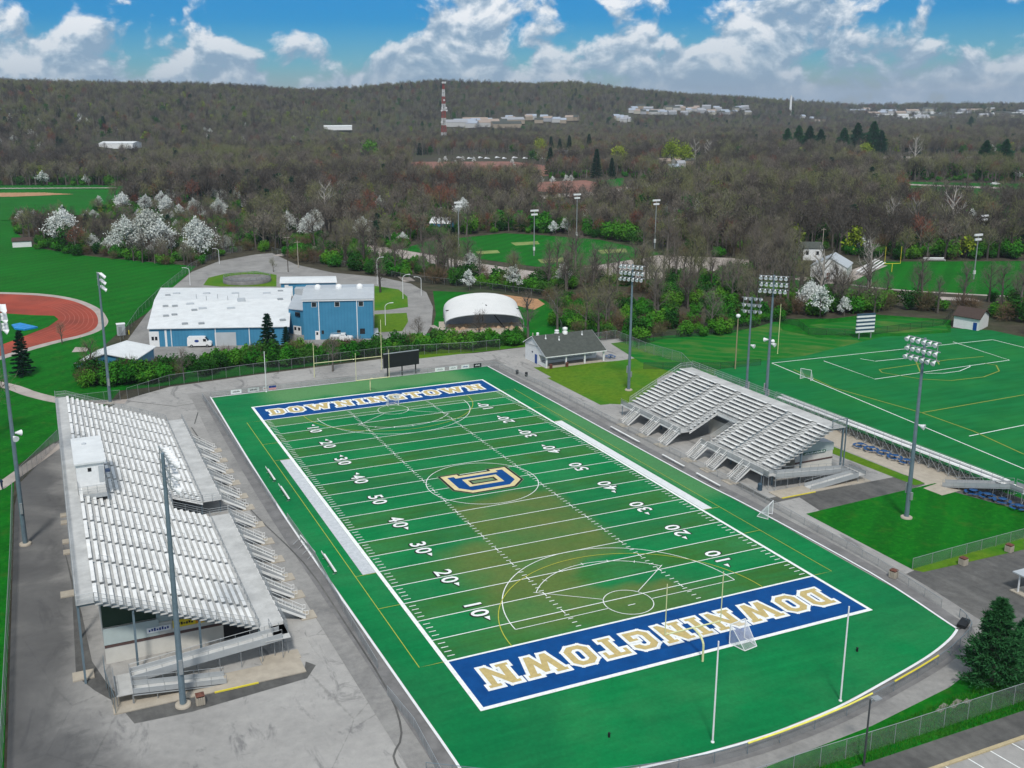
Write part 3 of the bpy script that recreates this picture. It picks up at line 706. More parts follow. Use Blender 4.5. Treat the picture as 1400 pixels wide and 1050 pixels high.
# ================================================================ STADIUM OBJECTS
def fence(pts,h,label,sp=3.0,mesh='chain',pr=.03,name='chain_link_fence',group='chain link fences',rail='steel',z=.06,toprail=True,cat='fence',rr=.03):
    P=[Vector((p[0],p[1],z)) for p in pts]
    r=thing(name,label,cat,P[0].copy(),group)
    mb=MB()
    for a,b in zip(P,P[1:]): mb.quad((a.x,a.y,z+.04),(b.x,b.y,z+.04),(b.x,b.y,z+h-.04),(a.x,a.y,z+h-.04))
    mb.build('mesh_panel',mesh,r)
    if toprail:
        mb=MB()
        for a,b in zip(P,P[1:]): mb.tube(a+Vector((0,0,h)),b+Vector((0,0,h)),rr,rr,5)
        mb.build('top_rail',rail,r)
    pos=[]
    tot=0
    for i,(a,b) in enumerate(zip(P,P[1:])):
        L=(b-a).length; n=max(1,round(L/sp))
        for k in range(n+(1 if i==len(P)-2 else 0)): pos.append(a.lerp(b,k/n))
    me=None
    for q in pos[:99]:
        if me is None:
            mb=MB(); mb.tube(q,q+Vector((0,0,h+.03)),pr,pr,6); o=mb.build('post',rail,r); me=o.data; q0=q
        else:
            o=meshobj('post',me,r); o.location=q-q0
    return r
# ---- generic rail builder
def railing(mb,pts,h=1.07,n=2,sp=2.0,r=.03):
    for a,b in zip(pts,pts[1:]):
        a,b=Vector(a),Vector(b); L=(b-a).length; k=max(1,round(L/sp))
        for i in range(k+1):
            q=a.lerp(b,i/k); mb.tube(q,q+Vector((0,0,h)),r,r,4,False)
        for j in range(n): 
            o=Vector((0,0,h*(1-j/max(n,1)*.9))); mb.tube(a+o,b+o,r,r,4,False)
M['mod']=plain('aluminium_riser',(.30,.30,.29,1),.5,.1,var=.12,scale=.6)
def stand(name,label,sx,xf,xb,y0,y1,zf,zt,rows,walk_f,walk_b,aisles,aw,vom,group='grandstands'):
    """sx: +1 if the back lies towards +x. xf first row front x, xb last row back x."""
    R=thing(name,label,'grandstand',(xf,(y0+y1)/2,0.05),group)
    dx=(xb-xf)/rows; dz=(zt-zf)/rows
    segs=[]; e=[y0]+[a for a in aisles]+[y1]
    cuts=[]
    for a in sorted(aisles): cuts.append((a-aw/2,a+aw/2))
    s=y0; 
    for c0,c1 in cuts:
        if c0-s>.3: segs.append((s,c0)); 
        s=max(s,c1)
    if y1-s>.3: segs.append((s,y1))
    v0,v1,vx=vom
    def inv(i): return i<vx
    def clip(a,b,i):
        if not inv(i): return [(a,b)]
        o=[]
        if a<v0: o.append((a,min(b,v0)))
        if b>v1: o.append((max(a,v1),b))
        return [q for q in o if q[1]-q[0]>.25]
    deck=MB(); ris=MB()
    for i in range(rows):
        x=xf+dx*i; z=zf+dz*i
        for a,b in clip(y0,y1,i):
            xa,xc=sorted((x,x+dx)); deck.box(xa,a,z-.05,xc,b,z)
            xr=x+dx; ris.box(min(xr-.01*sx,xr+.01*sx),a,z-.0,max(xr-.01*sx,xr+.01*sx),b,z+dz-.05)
        xs=x+dx*.5; xe=x+dx*1.0
        for half in (0,1):
          mb=MB()
          if half and not inv(i): break
          for a,b in segs:
            for c0,c1 in clip(a,b,i):
                if inv(i) and ((c0+c1)/2>v1)!=bool(half): continue
                xa,xc=sorted((xs,xe)); mb.box(xa,c0+.05,z+.38,xc,c1-.05,z+.43)
                for yy in np.arange(c0+.5,c1-.2,1.9): mb.box((xs+xe)/2-.02,yy,z,(xs+xe)/2+.02,yy+.05,z+.38)
          if mb.v: mb.build('seat_row','alu',R)
        # aisle half steps
        for a in aisles:
            if inv(i) and v0-.6<a<v1+.6: continue
            xa,xc=sorted((x+dx*.5,x+dx)); deck.box(xa,a-aw/2+.03,z+.002,xc,a+aw/2-.03,z+dz/2)
    # walkways
    xw=xf-sx*walk_f; xa,xc=sorted((xf,xw))
    for a,b in ((y0,v0),(v1,y1+0)) : deck.box(xa,a,zf-.08,xc,b,zf-.02)
    xk=xb+sx*walk_b; xa,xc=sorted((xb,xk)); deck.box(xa,y0,zt-.06,xc,y1,zt)
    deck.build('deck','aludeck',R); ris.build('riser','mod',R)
    # fascia of front and back walkways
    mb=MB()
    for a,b in ((y0,v0),(v1,y1)): mb.box(min(xw,xw-sx*.05),a,zf-.3,max(xw,xw-sx*.05),b,zf-.03)
    mb.build('fascia','alu',R)
    # frames
    for k,y in enumerate(np.linspace(y0+.4,y1-.4,max(4,int((y1-y0)/9)+1))):
        mb=MB(); A=Vector((xf,y,zf-.32)); B=Vector((xb+sx*walk_b,y,zt-.32))
        inside=v0-.5<y<v1+.5
        if inside: continue
        A=Vector((xf,y,zf-.25)); B=Vector((xb,y,zt-.25)); mb.bar(A,B,.14,.34); mb.bar(B,(xk,y,zt-.25),.14,.3); mb.bar((xw,y,zf-.22),A,.14,.25)
        ts=(.0,.38,.78,1.0) if abs(xb-xf)>14 else (0.02,.5,1.0)
        for t_ in ts:
            q=A.lerp(B,t_); 
            if t_==1.0: q=Vector((xk-sx*.15,y,zt-.25))
            mb.bar((q.x,y,.05),q,.22,.22)
        mb.tube((xw+sx*.1,y,.05),(xw+sx*.1,y,zf-.2),.07,.07,6)
        mb.build('support_frame','bluesteel',R)
    for t_ in (.38,.78):
        mb=MB(); q=Vector((xf,0,zf-.45)).lerp(Vector((xb,0,zt-.45)),t_)
        mb.bar((q.x,v1 if t_<.39 else y0,q.z),(q.x,y1,q.z),.15,.25); 
        if t_<.39: mb.bar((q.x,y0,q.z),(q.x,v0,q.z),.15,.25)
        mb.build('cross_beam','bluesteel',R)
    # end railings
    for yy in (y0,y1):
        mb=MB(); pts=[(xf,yy,zf),(xb,yy,zt),(xk,yy,zt)]
        railing(mb,pts,1.07,2,1.6,.028); mb.build('end_railing','steel',R)
        mb=MB(); A,B=Vector((xf,yy,zf)),Vector((xb,yy,zt)); K=Vector((xk,yy,zt)); up=Vector((0,0,1.0))
        mb.quad(A,B,B+up,A+up); mb.quad(B,K,K+up,B+up); mb.build('mesh_infill','chain',R)
    mb=MB(); railing(mb,[(xk,y0,zt),(xk,y1,zt)],1.3,3,2.4,.03); mb.build('back_railing','steel',R)
    mb=MB(); mb.quad((xk,y0,zt),(xk,y1,zt),(xk,y1,zt+1.2),(xk,y0,zt+1.2)); mb.build('mesh_infill','chain',R)
    # low rail before the first row with openings at the aisles
    for half in (0,1):
        mb=MB()
        for a,b in segs:
            for c0,c1 in clip(a,b,0):
                if ((c0+c1)/2>v1)==bool(half): railing(mb,[(xf-sx*.05,c0+.2,zf),(xf-sx*.05,c1-.2,zf)],.75,2,1.8,.025)
        mb.build('row_railing','steel',R)
    # aisle handrails
    mb=MB()
    for a in aisles:
        for i in range(0,rows-2,3):
            if inv(i) or inv(i+2):
                if v0-.6<a<v1+.6: continue
            x=xf+dx*i; z=zf+dz*i; x2=xf+dx*(i+1.6); z2=zf+dz*(i+1.6)
            mb.tube((x,a,z),(x,a,z+.85),.022,.022,4); mb.tube((x2,a,z2),(x2,a,z2+.85),.022,.022,4); mb.tube((x,a,z+.85),(x2,a,z2+.85),.022,.022,4)
    mb.build('aisle_handrail','steel',R)
    # vomitory walls and rail
    mb=MB(); xe=xf+dx*vx; ze=zf+dz*vx
    for yy in (v0,v1): 
        A,B=Vector((xf,yy,zf-.1)),Vector((xe,yy,ze-.1)); mb.quad(A-Vector((0,0,.35)),B-Vector((0,0,.35)),B+Vector((0,0,.12)),A+Vector((0,0,.12)))
    mb.box(min(xe,xe+.08),v0,ze-.5,max(xe,xe+.08),v1,ze+.05)
    mb.build('opening_trim','alu',R)
    mb=MB()
    for yy in (v0,v1): railing(mb,[(xw,yy,zf),(xf,yy,zf),(xe,yy,ze)],1.05,3,1.5,.028)
    railing(mb,[(xe,v0,ze),(xe,v1,ze)],1.05,3,1.4,.028); mb.build('opening_railing','steel',R)
    return R,xw,xk
def stair(R,y,xw,sx,zf,w=1.5,run=3.4,name='stair'):
    """steps down from the front walkway towards the field"""
    mb=MB(); n=10
    for i in range(n):
        x=xw-sx*(run*i/n); z=zf-.08-(zf-.1)*i/n; xa,xc=sorted((x,x-sx*run/n*1.08)); mb.box(xa,y-w/2,z-.05,xc,y+w/2,z-.01)
        mb.box(x-sx*.02-.008,y-w/2,z-.2,x-sx*.02+.008,y+w/2,z-.05)
    s=mb.build(name,'aludeck',R)
    for q in (-1,1): mb=MB(); mb.para((xw,y+q*w/2-.03,zf-.36),(-sx*run,0,-(zf-.36)+.05),(0,.06,0),(0,0,.32)); mb.build('stringer','alu',s)
    mb=MB()
    for q in (-1,1):
        yy=y+q*w/2
        A=Vector((xw,yy,zf-.05)); B=Vector((xw-sx*run,yy,.1))
        for k in range(4): p_=A.lerp(B,k/3); mb.tube(p_,p_+Vector((0,0,1.0)),.024,.024,4,False)
        for hh in (1.0,.55): mb.tube(A+Vector((0,0,hh)),B+Vector((0,0,hh)),.03,.03,4,False)
        mb.tube(B+Vector((0,0,1.0)),B+Vector((-sx*.35,0,1.0)),.03,.03,4); mb.tube(B+Vector((0,0,.55)),B+Vector((-sx*.35,0,.55)),.03,.03,4); mb.tube(B+Vector((-sx*.35,0,1.0)),B+Vector((-sx*.35,0,.55)),.03,.03,4)
    mb.build('handrail','alu',s)
    mb=MB(); mb.para((xw,y-w/2-.01,zf-.02),(-sx*run*1.0,0,-(zf-.1)),(0,-.012,0),(0,0,.55)); mb.para((xw,y+w/2+.01,zf-.02),(-sx*run*1.0,0,-(zf-.1)),(0,.012,0),(0,0,.55)); mb.build('side_screen','chaindense',s)
    mb=MB(); xa,xc=sorted((xw-sx*(run-.5),xw-sx*(run+1.3))); mb.box(xa,y-w/2-.2,.05,xc,y+w/2+.2,.17); mb.build('landing_slab','beige',s)
    return s
# LEFT stand
AL=[40.7-5.93*i for i in range(13)]
SL,xwL,xkL=stand('grandstand','large white aluminium grandstand with press box on the left of the football field',-1,-42.0,-58.2,-35.0,45.2,2.55,9.0,21,2.7,1.75,AL,.55,(-2.0,3.6,6))
for y in (31.4,26,20.3,14.8,8.7,3.9,-2.9,-9.0,-15.0,-20.6,-25.6,-31.0): stair(SL,y+1.0,xwL,-1,2.5)
mb=MB()
railing(mb,[(xwL,-36.6,2.5),(xwL,-35.1,2.5)],1.05,3,1.6); mb.build('corner_railing','steel',SL); mb=MB()
ys_=[31.4,26,20.3,14.8,8.7]
def front_rail(mb,R,ys,y0,y1,xw,zf,w=1.5):
    edges=[y0]; 
    for y in sorted(ys): edges+=[y-w/2,y+w/2]
    edges.append(y1)
    for a,b in zip(edges[::2],edges[1::2]):
        if b-a>.4: railing(mb,[(xw,a,zf),(xw,b,zf)],1.05,3,1.5,.028)
front_rail(mb,SL,[y+1 for y in (31.4,26,20.3,14.8,8.7,3.9)],3.8,45.2,xwL,2.5); mb.build('front_railing','steel',SL); mb=MB()
front_rail(mb,SL,[y+1 for y in (-2.9,-9.0,-15.0,-20.6,-25.6,-31.0)],-35,-2.1,xwL,2.5); mb.build('front_railing','steel',SL)
# ramp
def ramp(R,segs,w,mat='aludeck'):
    mb=MB(); rl=MB(); pn=MB()
    for (a,b) in segs:
        a,b=Vector(a),Vector(b); d=(b-a); dn=Vector((d.x,d.y,0)).normalized(); nn=Vector((-dn.y,dn.x,0))
        mb.para(a-nn*w/2-Vector((0,0,.08)),d,nn*w,(0,0,.08))
        for q in (-1,1):
            o=nn*w/2*q; railing(rl,[a+o,b+o],1.0,2,1.6,.026)
            pn.para(a+o-Vector((0,0,.22)),d,nn*.02,(0,0,.78))
        k=max(1,int(d.length/2.2))
        for i in range(k+1):
            p_=a.lerp(b,i/k)
            for q in (-1,1):
                pp=p_+nn*w/2*.9*q
                if pp.z>.35: rl.tube((pp.x,pp.y,.06),(pp.x,pp.y,pp.z-.08),.04,.04,4,False)
    o=mb.build('ramp',mat,R); rl.build('handrail','steel',o); pn.build('side_panel',M['ramp_panel'],o); return o
M['ramp_panel']=plain('grey_ramp_panel',(.36,.38,.39,1),.5,.15,var=.06)
ramp(SL,[((-39.3-.9,-35.2,2.5),(-40.2,-37.3,2.5)),((-40.2,-37.3,2.5),(-55.6,-37.3,1.25)),],1.6)
ramp(SL,[((-56.4,-36.4,1.25),(-56.4,-40.4,1.25))],1.6)
ramp(SL,[((-55.6,-39.8,1.25),(-46.6,-39.8,.15))],1.5)
mb=MB(); mb.box(-42,-38.2,2.42,-39.3,-35.0,2.5); mb.build('landing','aludeck',SL)
mb=MB(); mb.box(-57.6,-41.6,.05,-38.6,-38.6,.16); mb.box(-42.5,-38.6,.05,-38.4,-36.9,.16); sl=struct('concrete_apron',mb,'beige')
mb=MB(); mb.box(-48.0,-41.75,.05,-43.6,-41.6,.19); struct('kerb',mb,'yellow')
for (x0,x1,y0,y1) in ((-61,-58.9,-33.9,-32.2),(-61.6,-59.5,-14,-12.4)): 
    mb=MB(); mb.box(x0,y0,.05,x1,y1,.2); struct('concrete_pad',mb,'beige')
for y in (12.2,9.3,2.3,-1.3): 
    mb=MB(); mb.box(-60.9,y,.05,-59.3,y+1.3,.25); struct('concrete_pad',mb,'beige')
# press box
P=thing('press_box','small white press box standing on the upper rows of the left grandstand','press box',(-56.6,3.5,9.0))
mb=MB(); mb.box(-58.3,-1.6,9.02,-54.9,9.2,12.3); pw=mb.build('wall','white',P)
mb=MB(); mb.box(-58.5,-1.9,12.3,-54.6,9.4,12.52); rf=mb.build('roof','whiteroof',P); mb=MB(); mb.lathe((-56.9,6.2,12.52),[(.3,0),(.3,.12),(.22,.16)],12); mb.build('roof_vent','greyroof',rf)
mb=MB()
for k in range(6): mb.box(-54.9,-1.2+k*1.75,10.4,-54.86,.25+k*1.75,11.5)
mb.build('window','glass',P); mb=MB(); mb.box(-56.9,-1.64,11.2,-56.45,-1.6,11.7); mb.build('vent','black',P)
mb=MB(); mb.box(-55.6,-1.66,9.6,-55.0,-1.62,11.8); mb.build('door','greyroof',P)
mb=MB(); mb.box(-54.8,-1.9,10.9,-54.2,-1.2,11.2); mb.build('speaker_box',plain('dark_blue_metal',(.03,.05,.1,1),.5),P)
mb=MB(); mb.box(-58.3,-4.0,8.95,-54.9,-1.65,9.12); dk=mb.build('deck','aludeck',P); mb=MB(); railing(mb,[(-58.3,-1.7,9.1),(-58.3,-4.0,9.1),(-54.9,-4.0,9.1),(-54.9,-1.7,9.1)],1.0,2,1.2); mb.build('railing','steel',dk)
mb=MB(); mb.para((-54.9,-4.0,7.6),(0,13.2,0),(.02,0,0),(0,0,1.5)); mb.box(-58.3,-4.05,8.4,-54.9,-4.0,8.95); mb.build('skirt',M['ramp_panel'],P)
# building under the left stand
B=thing('concession_building','off white block building with a brown band under the left grandstand','building',(-51,-25,0.05))
mb=MB(); mb.box(-57.6,-31.6,.05,-45.3,-14,3.6); mb.build('wall','offwall',B)
mb=MB(); mb.box(-57.6,-31.66,1.9,-45.3,-31.6,2.2); mb.build('wall_band','brownband',B)
mb=MB(); mb.box(-57.62,-31.7,2.25,-52.0,-31.6,4.1); mb.build('wall_panel','palegreen',B)
mb=MB(); mb.box(-57.6,-31.3,4.1,-52.2,-31.2,6.6); mb.build('upper_panel','darkgreen',B)
mb=MB(); mb.box(-52.2,-31.4,3.6,-46.9,-31.3,4.6); mb.add([(-52.2,-31.35,4.6),(-46.9,-31.35,4.6),(-52.2,-31.35,6.4)],[(0,1,2)]); mb.build('upper_wall','palegreen',B)
mb=MB(); mb.box(-45.25,-31.5,.05,-42.5,-31.4,2.4); mb.build('dark_doorway','black',B)
M['yel']=plain('yellow_banner',(.66,.50,.02,1),.6,var=.05)
sg=thing('banner','long yellow and orange banner on the wall under the left grandstand','banner',(-49,-31.75,3.1)); 
mb=MB(); mb.box(-50.6,-31.78,2.75,-46.8,-31.72,3.6); mb.build('panel','yel',sg); mb=MB(); mb.box(-48.2,-31.8,2.85,-46.95,-31.785,3.5); mb.build('printing','orange',sg)
mb=MB()
for k in range(7): mb.box(-50.3+k*.27,-31.8,3.0+.05*(k%2),-50.1+k*.27,-31.785,3.2+.06*(k%3))
mb.build('lettering','sign_black',sg)
sg=thing('banner','white banner with dark blue lettering beside the yellow banner under the left grandstand','banner',(-52,-31.75,3.1))
mb=MB(); mb.box(-53.3,-31.78,2.7,-50.8,-31.72,3.3); mb.build('panel','white',sg); mb=MB()
for k in range(8): mb.box(-53.1+k*.27,-31.8,2.85+.04*(k%2),-52.92+k*.27,-31.785,3.08+.07*(k%3))
mb.build('lettering','sign_blue',sg)
fence([(-57.9,-33.2),(-57.9,-36.4),(-57.4,-41.5)],1.9,'short steel fence by the ramp at the near end of the left grandstand',1.6,'chaindark',rail='bluesteel')
# RIGHT stand
AR=[15.9,9.5,3.7,-4.4,-9.5,-15.3]
SR,xwR,xkR=stand('grandstand','smaller aluminium grandstand on the right of the football field beside the second turf field',1,40.3,51.6,-19.2,21.6,2.3,7.7,14,1.9,2.6,AR,1.25,(-3.3,2.4,7))
for y in AR: stair(SR,y,xwR,1,2.25,1.7,2.6)
mb=MB(); front_rail(mb,SR,AR[:3],2.4,21.6,xwR,2.25,1.7); mb.build('front_railing','steel',SR); mb=MB(); front_rail(mb,SR,AR[3:],-20.6,-3.3,xwR,2.25,1.7); mb.build('front_railing','steel',SR)
mb=MB(); mb.para((xwR-.03,-20.5,2.25),(0,17.2,0),(.02,0,0),(0,0,.85)); mb.para((xwR-.03,2.4,2.25),(0,19.2,0),(.02,0,0),(0,0,.85)); mb.build('front_screen','chaindense',SR)
ramp(SR,[((39.3,-19.2,2.25),(39.3,-20.3,2.25)),((39.3,-20.3,2.25),(53.4,-20.6,1.1))],1.6); ramp(SR,[((54.1,-19.8,1.1),(54.1,-23.4,1.1))],1.5); ramp(SR,[((53.4,-22.7,1.1),(44.4,-22.4,.15))],1.5)
mb=MB(); mb.box(38.0,-23.9,.05,55.5,-21.2,.16); struct('concrete_apron',mb,'beige'); mb=MB(); mb.box(38.2,-24.05,.05,44.5,-23.9,.19); struct('kerb',mb,'yellow')
mb=MB(); mb.bar((54.5,-19.0,.05),(54.5,-19.0,9.0),.16); mb.bar((51.6,-19.0,7.7),(51.6,-19.0,9.0),.1); mb.bar((51.6,-19.0,9.0),(54.5,-19.0,9.0),.1); mb.build('corner_post','bluesteel',SR)
B=thing('concession_building','white block building with brown band under the right grandstand','building',(49,-10,0.05))
mb=MB(); mb.prism([(47.0,-16.4),(54.6,-16.4),(54.6,6),(47.0,6)],.05,3.0); mb.build('wall','offwall',B)
mb=MB(); mb.box(47.0,-16.46,1.6,54.6,-16.4,1.85); mb.build('wall_band','brownband',B)
mb=MB(); mb.add([(44.5,-16.45,3.0),(54.7,-16.45,3.0),(54.7,-16.45,4.2),(50.2,-16.45,5.0),(46.5,-16.45,3.6)],[(0,1,2,3,4)]); mb.add([(54.65,-16.4,3),(54.65,6,3),(54.65,6,4.2),(54.65,-16.4,4.2)],[(0,1,2,3)]); mb.build('parapet','palegreen',B)
mb=MB(); mb.quad((47,-16.3,4.9-1.2),(54.7,-16.3,4.25),(54.7,6,4.25),(47,6,3.7)); mb.build('roof','greyroof',B)
sg=thing('banner','dark green lettered banner on the block building under the right grandstand','banner',(51,-16.5,3.1)); mb=MB(); mb.box(48.5,-16.56,2.9,53.0,-16.5,3.3); mb.build('panel',plain('green_banner',(.03,.12,.07,1),.6),sg)
mb=MB()
for k in range(14): mb.box(48.7+k*.3,-16.58,3.0,48.9+k*.3,-16.565,3.14+.05*(k%3))
mb.build('lettering','white',sg)
mb=MB(); mb.lathe((37.4,-19.9,.05),[(.35,0),(.35,.9),(.38,1.0),(.2,1.15)],10); tag(mb.build('trash_can',plain('blue_grey_bin',(.04,.07,.1,1),.6)),'dark blue grey bin by the front corner of the right grandstand','trash can')
# ---------------------------------------------------------------- floodlights
def make_flood(h,rows=3,cols=6,r0=.33,w=5.4):
    R=thing('floodlight_pole','tall floodlight','floodlight',(0,0,0),'stadium floodlight poles')
    mb=MB(); mb.tube((0,0,0),(0,0,h),r0,r0*.5,12); mb.build('pole','bluesteel',R)
    mb=MB(); mb.lathe((0,0,0),[(r0+.45,0),(r0+.45,.22),(r0+.3,.28),(r0+.1,.28)],16); mb.build('concrete_base','beige',R)
    mb=MB()
    for k in range(rows): mb.bar((0.15,-w/2,h-.2-k*1.25),(0.15,w/2,h-.2-k*1.25),.12)
    for y in (-w*.4,w*.4): mb.bar((.1,y,h-.2),(.1,y,h-.2-1.25*(rows-1)),.08)
    mb.build('crossarm','steel',R)
    lm=None
    for k in range(rows):
        for j in range(cols):
            y=-w/2+w*(j+.5)/cols+(.12 if k%2 else -.05); z=h-.2-k*1.25
            if lm is None:
                mb=MB(); p0=Vector((.2,y,z)); d=Vector((.75,0,-.42)); mb.tube(p0+d*.1,p0+d*.4,.09,.14,8); mb.tube(p0+d*.4,p0+d*.9,.15,.36,12,False)
                l0=mb.build('lamp','white',R); lm=l0.data; base=Vector((y,z,0))
                mb=MB(); mb.tube(p0+d*.84,p0+d*.86,.33,.33,12); ln=mb.build('lens','lampglass',l0).data
            else:
                o=meshobj('lamp',lm,R,(0,y-base.x,z-base.y)); meshobj('lens',ln,o)
    mb=MB(); mb.box(-.2,-.55,h*.14,.15,-.32,h*.14+1.5); mb.box(-.2,.32,h*.11,.15,.55,h*.11+1.1); mb.build('control_box','steel',R)
    return R
F0=make_flood(26.2)
def flood(src,p,rz,label,first=False):
    if first: src.location=p; src.rotation_euler[2]=rz; src['label']=label; return src
    return dup(src,p,rz,label=label)
flood(F0,(-51.2,-42.6,.05),.08,'tall floodlight pole standing by the ramp at the near end of the left grandstand',True)
F2=make_flood(32.8); flood(F2,(-65.5,4.4,.05),.05,'tall floodlight pole between the boundary fence and the back of the left grandstand',True)
flood(F0,(-50.0,70.0,.05),.1,'tall floodlight pole behind the far end of the left grandstand')
flood(F0,(49.4,-36.8,.05),PI+.05,'tall floodlight pole in the green lawn nearest the second turf field')
flood(F0,(48.9,35.5,.05),PI+.6,'tall floodlight pole in the lawn beside the grey roofed concession stand')
flood(F0,(65.6,13.2,.05),PI+.75,'tallest floodlight pole just behind the right grandstand')
F1=make_flood(21.3,3,4,.28,3.9); flood(F1,(64.7,18.0,.05),.7,'shorter floodlight pole behind the right grandstand with its lamps turned to the second turf field',True)
# smaller camera/speaker clusters on poles
def horn(p,label,n=2):
    R=thing('loudspeaker',label,'loudspeaker',p,'loudspeakers on the floodlight poles')
    for k in range(n):
        a=-1.2+1.6*k; d=Vector((math.cos(a),math.sin(a),-.2)); mb=MB(); q=Vector(p)+Vector((0,0,.35*k)); mb.tube(q+d*.35,q+d*.6,.12,.18,8); mb.tube(q+d*.6,q+d*1.15,.2,.42,10,True); mb.build('horn','white',R)
horn((-65.5,4.4,15.5),'pair of white horn loudspeakers on the floodlight pole at the left edge',2)
horn((65.6,13.2,13.2),'cluster of white horn loudspeakers on the tallest floodlight pole behind the right grandstand',3)
horn((64.7,18.0,12.0),'single white horn loudspeaker on the shorter floodlight pole',1)
horn((49.4,-36.8,14.0),'small white horn loudspeaker halfway up the floodlight pole in the green lawn',1)
# ---------------------------------------------------------------- scoreboard, goals, posts
S=thing('scoreboard','black backed electronic scoreboard on three posts behind the far end zone','scoreboard',(10,65.1,.1))
a,b=Vector((5.9,65.0,0)),Vector((14.0,65.6,0)); d=(b-a)
mb=MB(); mb.para(a+Vector((-.1,0,2.3)),d*1.03,(0,.45,0),(0,0,3.1)); bd=mb.build('board','black',S); mb=MB(); mb.para(a+Vector((-.1,-.0,5.4)),d*1.03,(0,.45,0),(0,0,.1)); mb.build('top_trim','steel',bd)
for t_ in (.1,.52,.92): 
    mb=MB(); q=a+d*t_; mb.box(q.x-.11,q.y+.1,.1,q.x+.11,q.y+.32,2.35); mb.build('post','black',S)
def goalpost(y,sy,label,xc=.2,gh=3.05,uh=5.8):
    R=thing('goalpost',label,'goalpost',(xc,y,.12),'football goalposts')
    mb=MB(); c=[(xc,y,.12),(xc,y,1.9)]+[(xc,y-sy*(1.9*(1-math.cos(t_))),1.9+(gh-1.9)*math.sin(t_)) for t_ in np.linspace(0.2,PI/2,6)]
    mb.path([Vector(q) for q in c],.12,10); mb.build('gooseneck','paleyellow',R)
    yb=y-sy*1.9; w_=3.55
    mb=MB(); mb.tube((xc-w_,yb,gh),(xc+w_,yb,gh),.09,.09,8); mb.build('crossbar','paleyellow',R)
    for s in (-1,1): mb=MB(); mb.tube((xc+s*w_,yb,gh),(xc+s*w_,yb,gh+uh),.06,.05,6); mb.build('upright','paleyellow',R)
    return R
goalpost(-56.5,-1,'pale yellow football goalpost behind the near end zone'); goalpost(57.3,1,'pale yellow football goalpost behind the far end zone')
def pole(name,p,h,r,mat,label,cat='pole',group=None):
    R=MB(); R.tube(p,(p[0],p[1],p[2]+h),r,r*.8,8); R.lathe(p,[(r+.08,0),(r+.08,.1),(r,.12)],8); o=R.build(name,mat); return tag(o,label,cat,group)
for x,y,h,l in ((-7.3,-68.3,10.3,'tall white net pole at the near turf edge, left of the other'),(8.2,-67.9,10.2,'tall white net pole at the near turf edge, right of the other'),(-19.8,65.0,8.6,'tall white net pole at the far turf edge near the white and blue banners')):
    pole('net_pole',(x,y,.12),h,.09,'white',l,'pole','net poles')
R=thing('ball_net_posts','pale net frame of two tall posts and a bar behind the far track','net frame',(-7.7,72.3,.06))
for x,h in ((-7.7,7.6),(7.7,11.5)): mb=MB(); mb.tube((x,72.3,.06),(x,72.3,h),.09,.07,6); mb.build('upright','paleyellow',R)
mb=MB(); mb.tube((-7.7,72.3,3.2),(7.7,72.3,3.2),.08,.08,6); mb.build('crossbar','paleyellow',R)
def boxgoal(p,rz,w,h,dep,label,mat='net',rt='white'):
    R=thing('goal',label,'goal',(0,0,0),'portable field goals'); w2=w/2
    mb=MB(); mb.path([Vector((-w2,0,0)),Vector((-w2,0,h)),Vector((w2,0,h)),Vector((w2,0,0))],.06,6)
    mb.path([Vector((-w2,0,.03)),Vector((-w2*.8,dep,.03)),Vector((w2*.8,dep,.03)),Vector((w2,0,.03))],.05,6)
    mb.tube((-w2,0,h),(-w2*.8,dep,.03),.04,.04,5); mb.tube((w2,0,h),(w2*.8,dep,.03),.04,.04,5); mb.build('frame',rt,R)
    mb=MB(); mb.quad((-w2,0,h),(w2,0,h),(w2*.8,dep,.05),(-w2*.8,dep,.05)); mb.add([(-w2,0,0),(-w2,0,h),(-w2*.8,dep,0)],[(0,1,2)]); mb.add([(w2,0,0),(w2,0,h),(w2*.8,dep,0)],[(0,1,2)]); mb.build('net',mat,R)
    R.location=p; R.rotation_euler[2]=rz; return R
boxgoal((0.6+5.5,-54.6,.17),PI+.15,2.3,2.3,2.0,'white lacrosse goal with net on the near end zone')
q=g(538,556); boxgoal((q.x,q.y,.17),0,2.2,2.1,1.9,'small white lacrosse goal with net by the far end zone')
boxgoal((31.9,-28.9,.17),.6,2.2,2.1,1.6,'white lacrosse goal with net by the right edge fence')
q=g(1101,520); boxgoal((q.x,q.y,.13),-1.2,2.4,2.3,1.6,'white goal on the second turf field')
def bench(p,L,rz,label,back=True):
    R=thing('team_bench',label,'bench',(0,0,0),'aluminium team benches')
    mb=MB(); mb.box(-L/2,-.15,.43,L/2,.15,.48); mb.build('seat','alu',R)
    if back: mb=MB(); mb.box(-L/2,.28,.75,L/2,.33,.98); mb.build('backrest','alu',R)
    for x in (-L/2+.4,0,L/2-.4): mb=MB(); mb.bar((x,-.2,0),(x,.3,0),.06); mb.bar((x,0,0),(x,0,.43),.06); mb.bar((x,.1,.4),(x,.3,.9),.05); mb.build('leg','steel',R)
    R.location=p; R.rotation_euler[2]=rz
bench((-29.6,15.9,.14),5.2,PI/2,'white bench on the left sideline, farthest of three'); bench((-29.4,7.4,.14),5.6,PI/2,'white bench on the left sideline, middle of three'); bench((-29.7,-18.7,.14),5.6,PI/2,'white bench on the left sideline, nearest of three')
bench((32.2,10.2,.14),9.5,-PI/2,'long white bench on the right sideline, farthest of three',False); bench((32.2,-4.6,.14),6.2,-PI/2,'white bench on the right sideline, middle of three',False); bench((32.2,-14.0,.14),6.0,-PI/2,'white bench on the right sideline, nearest of three',False)
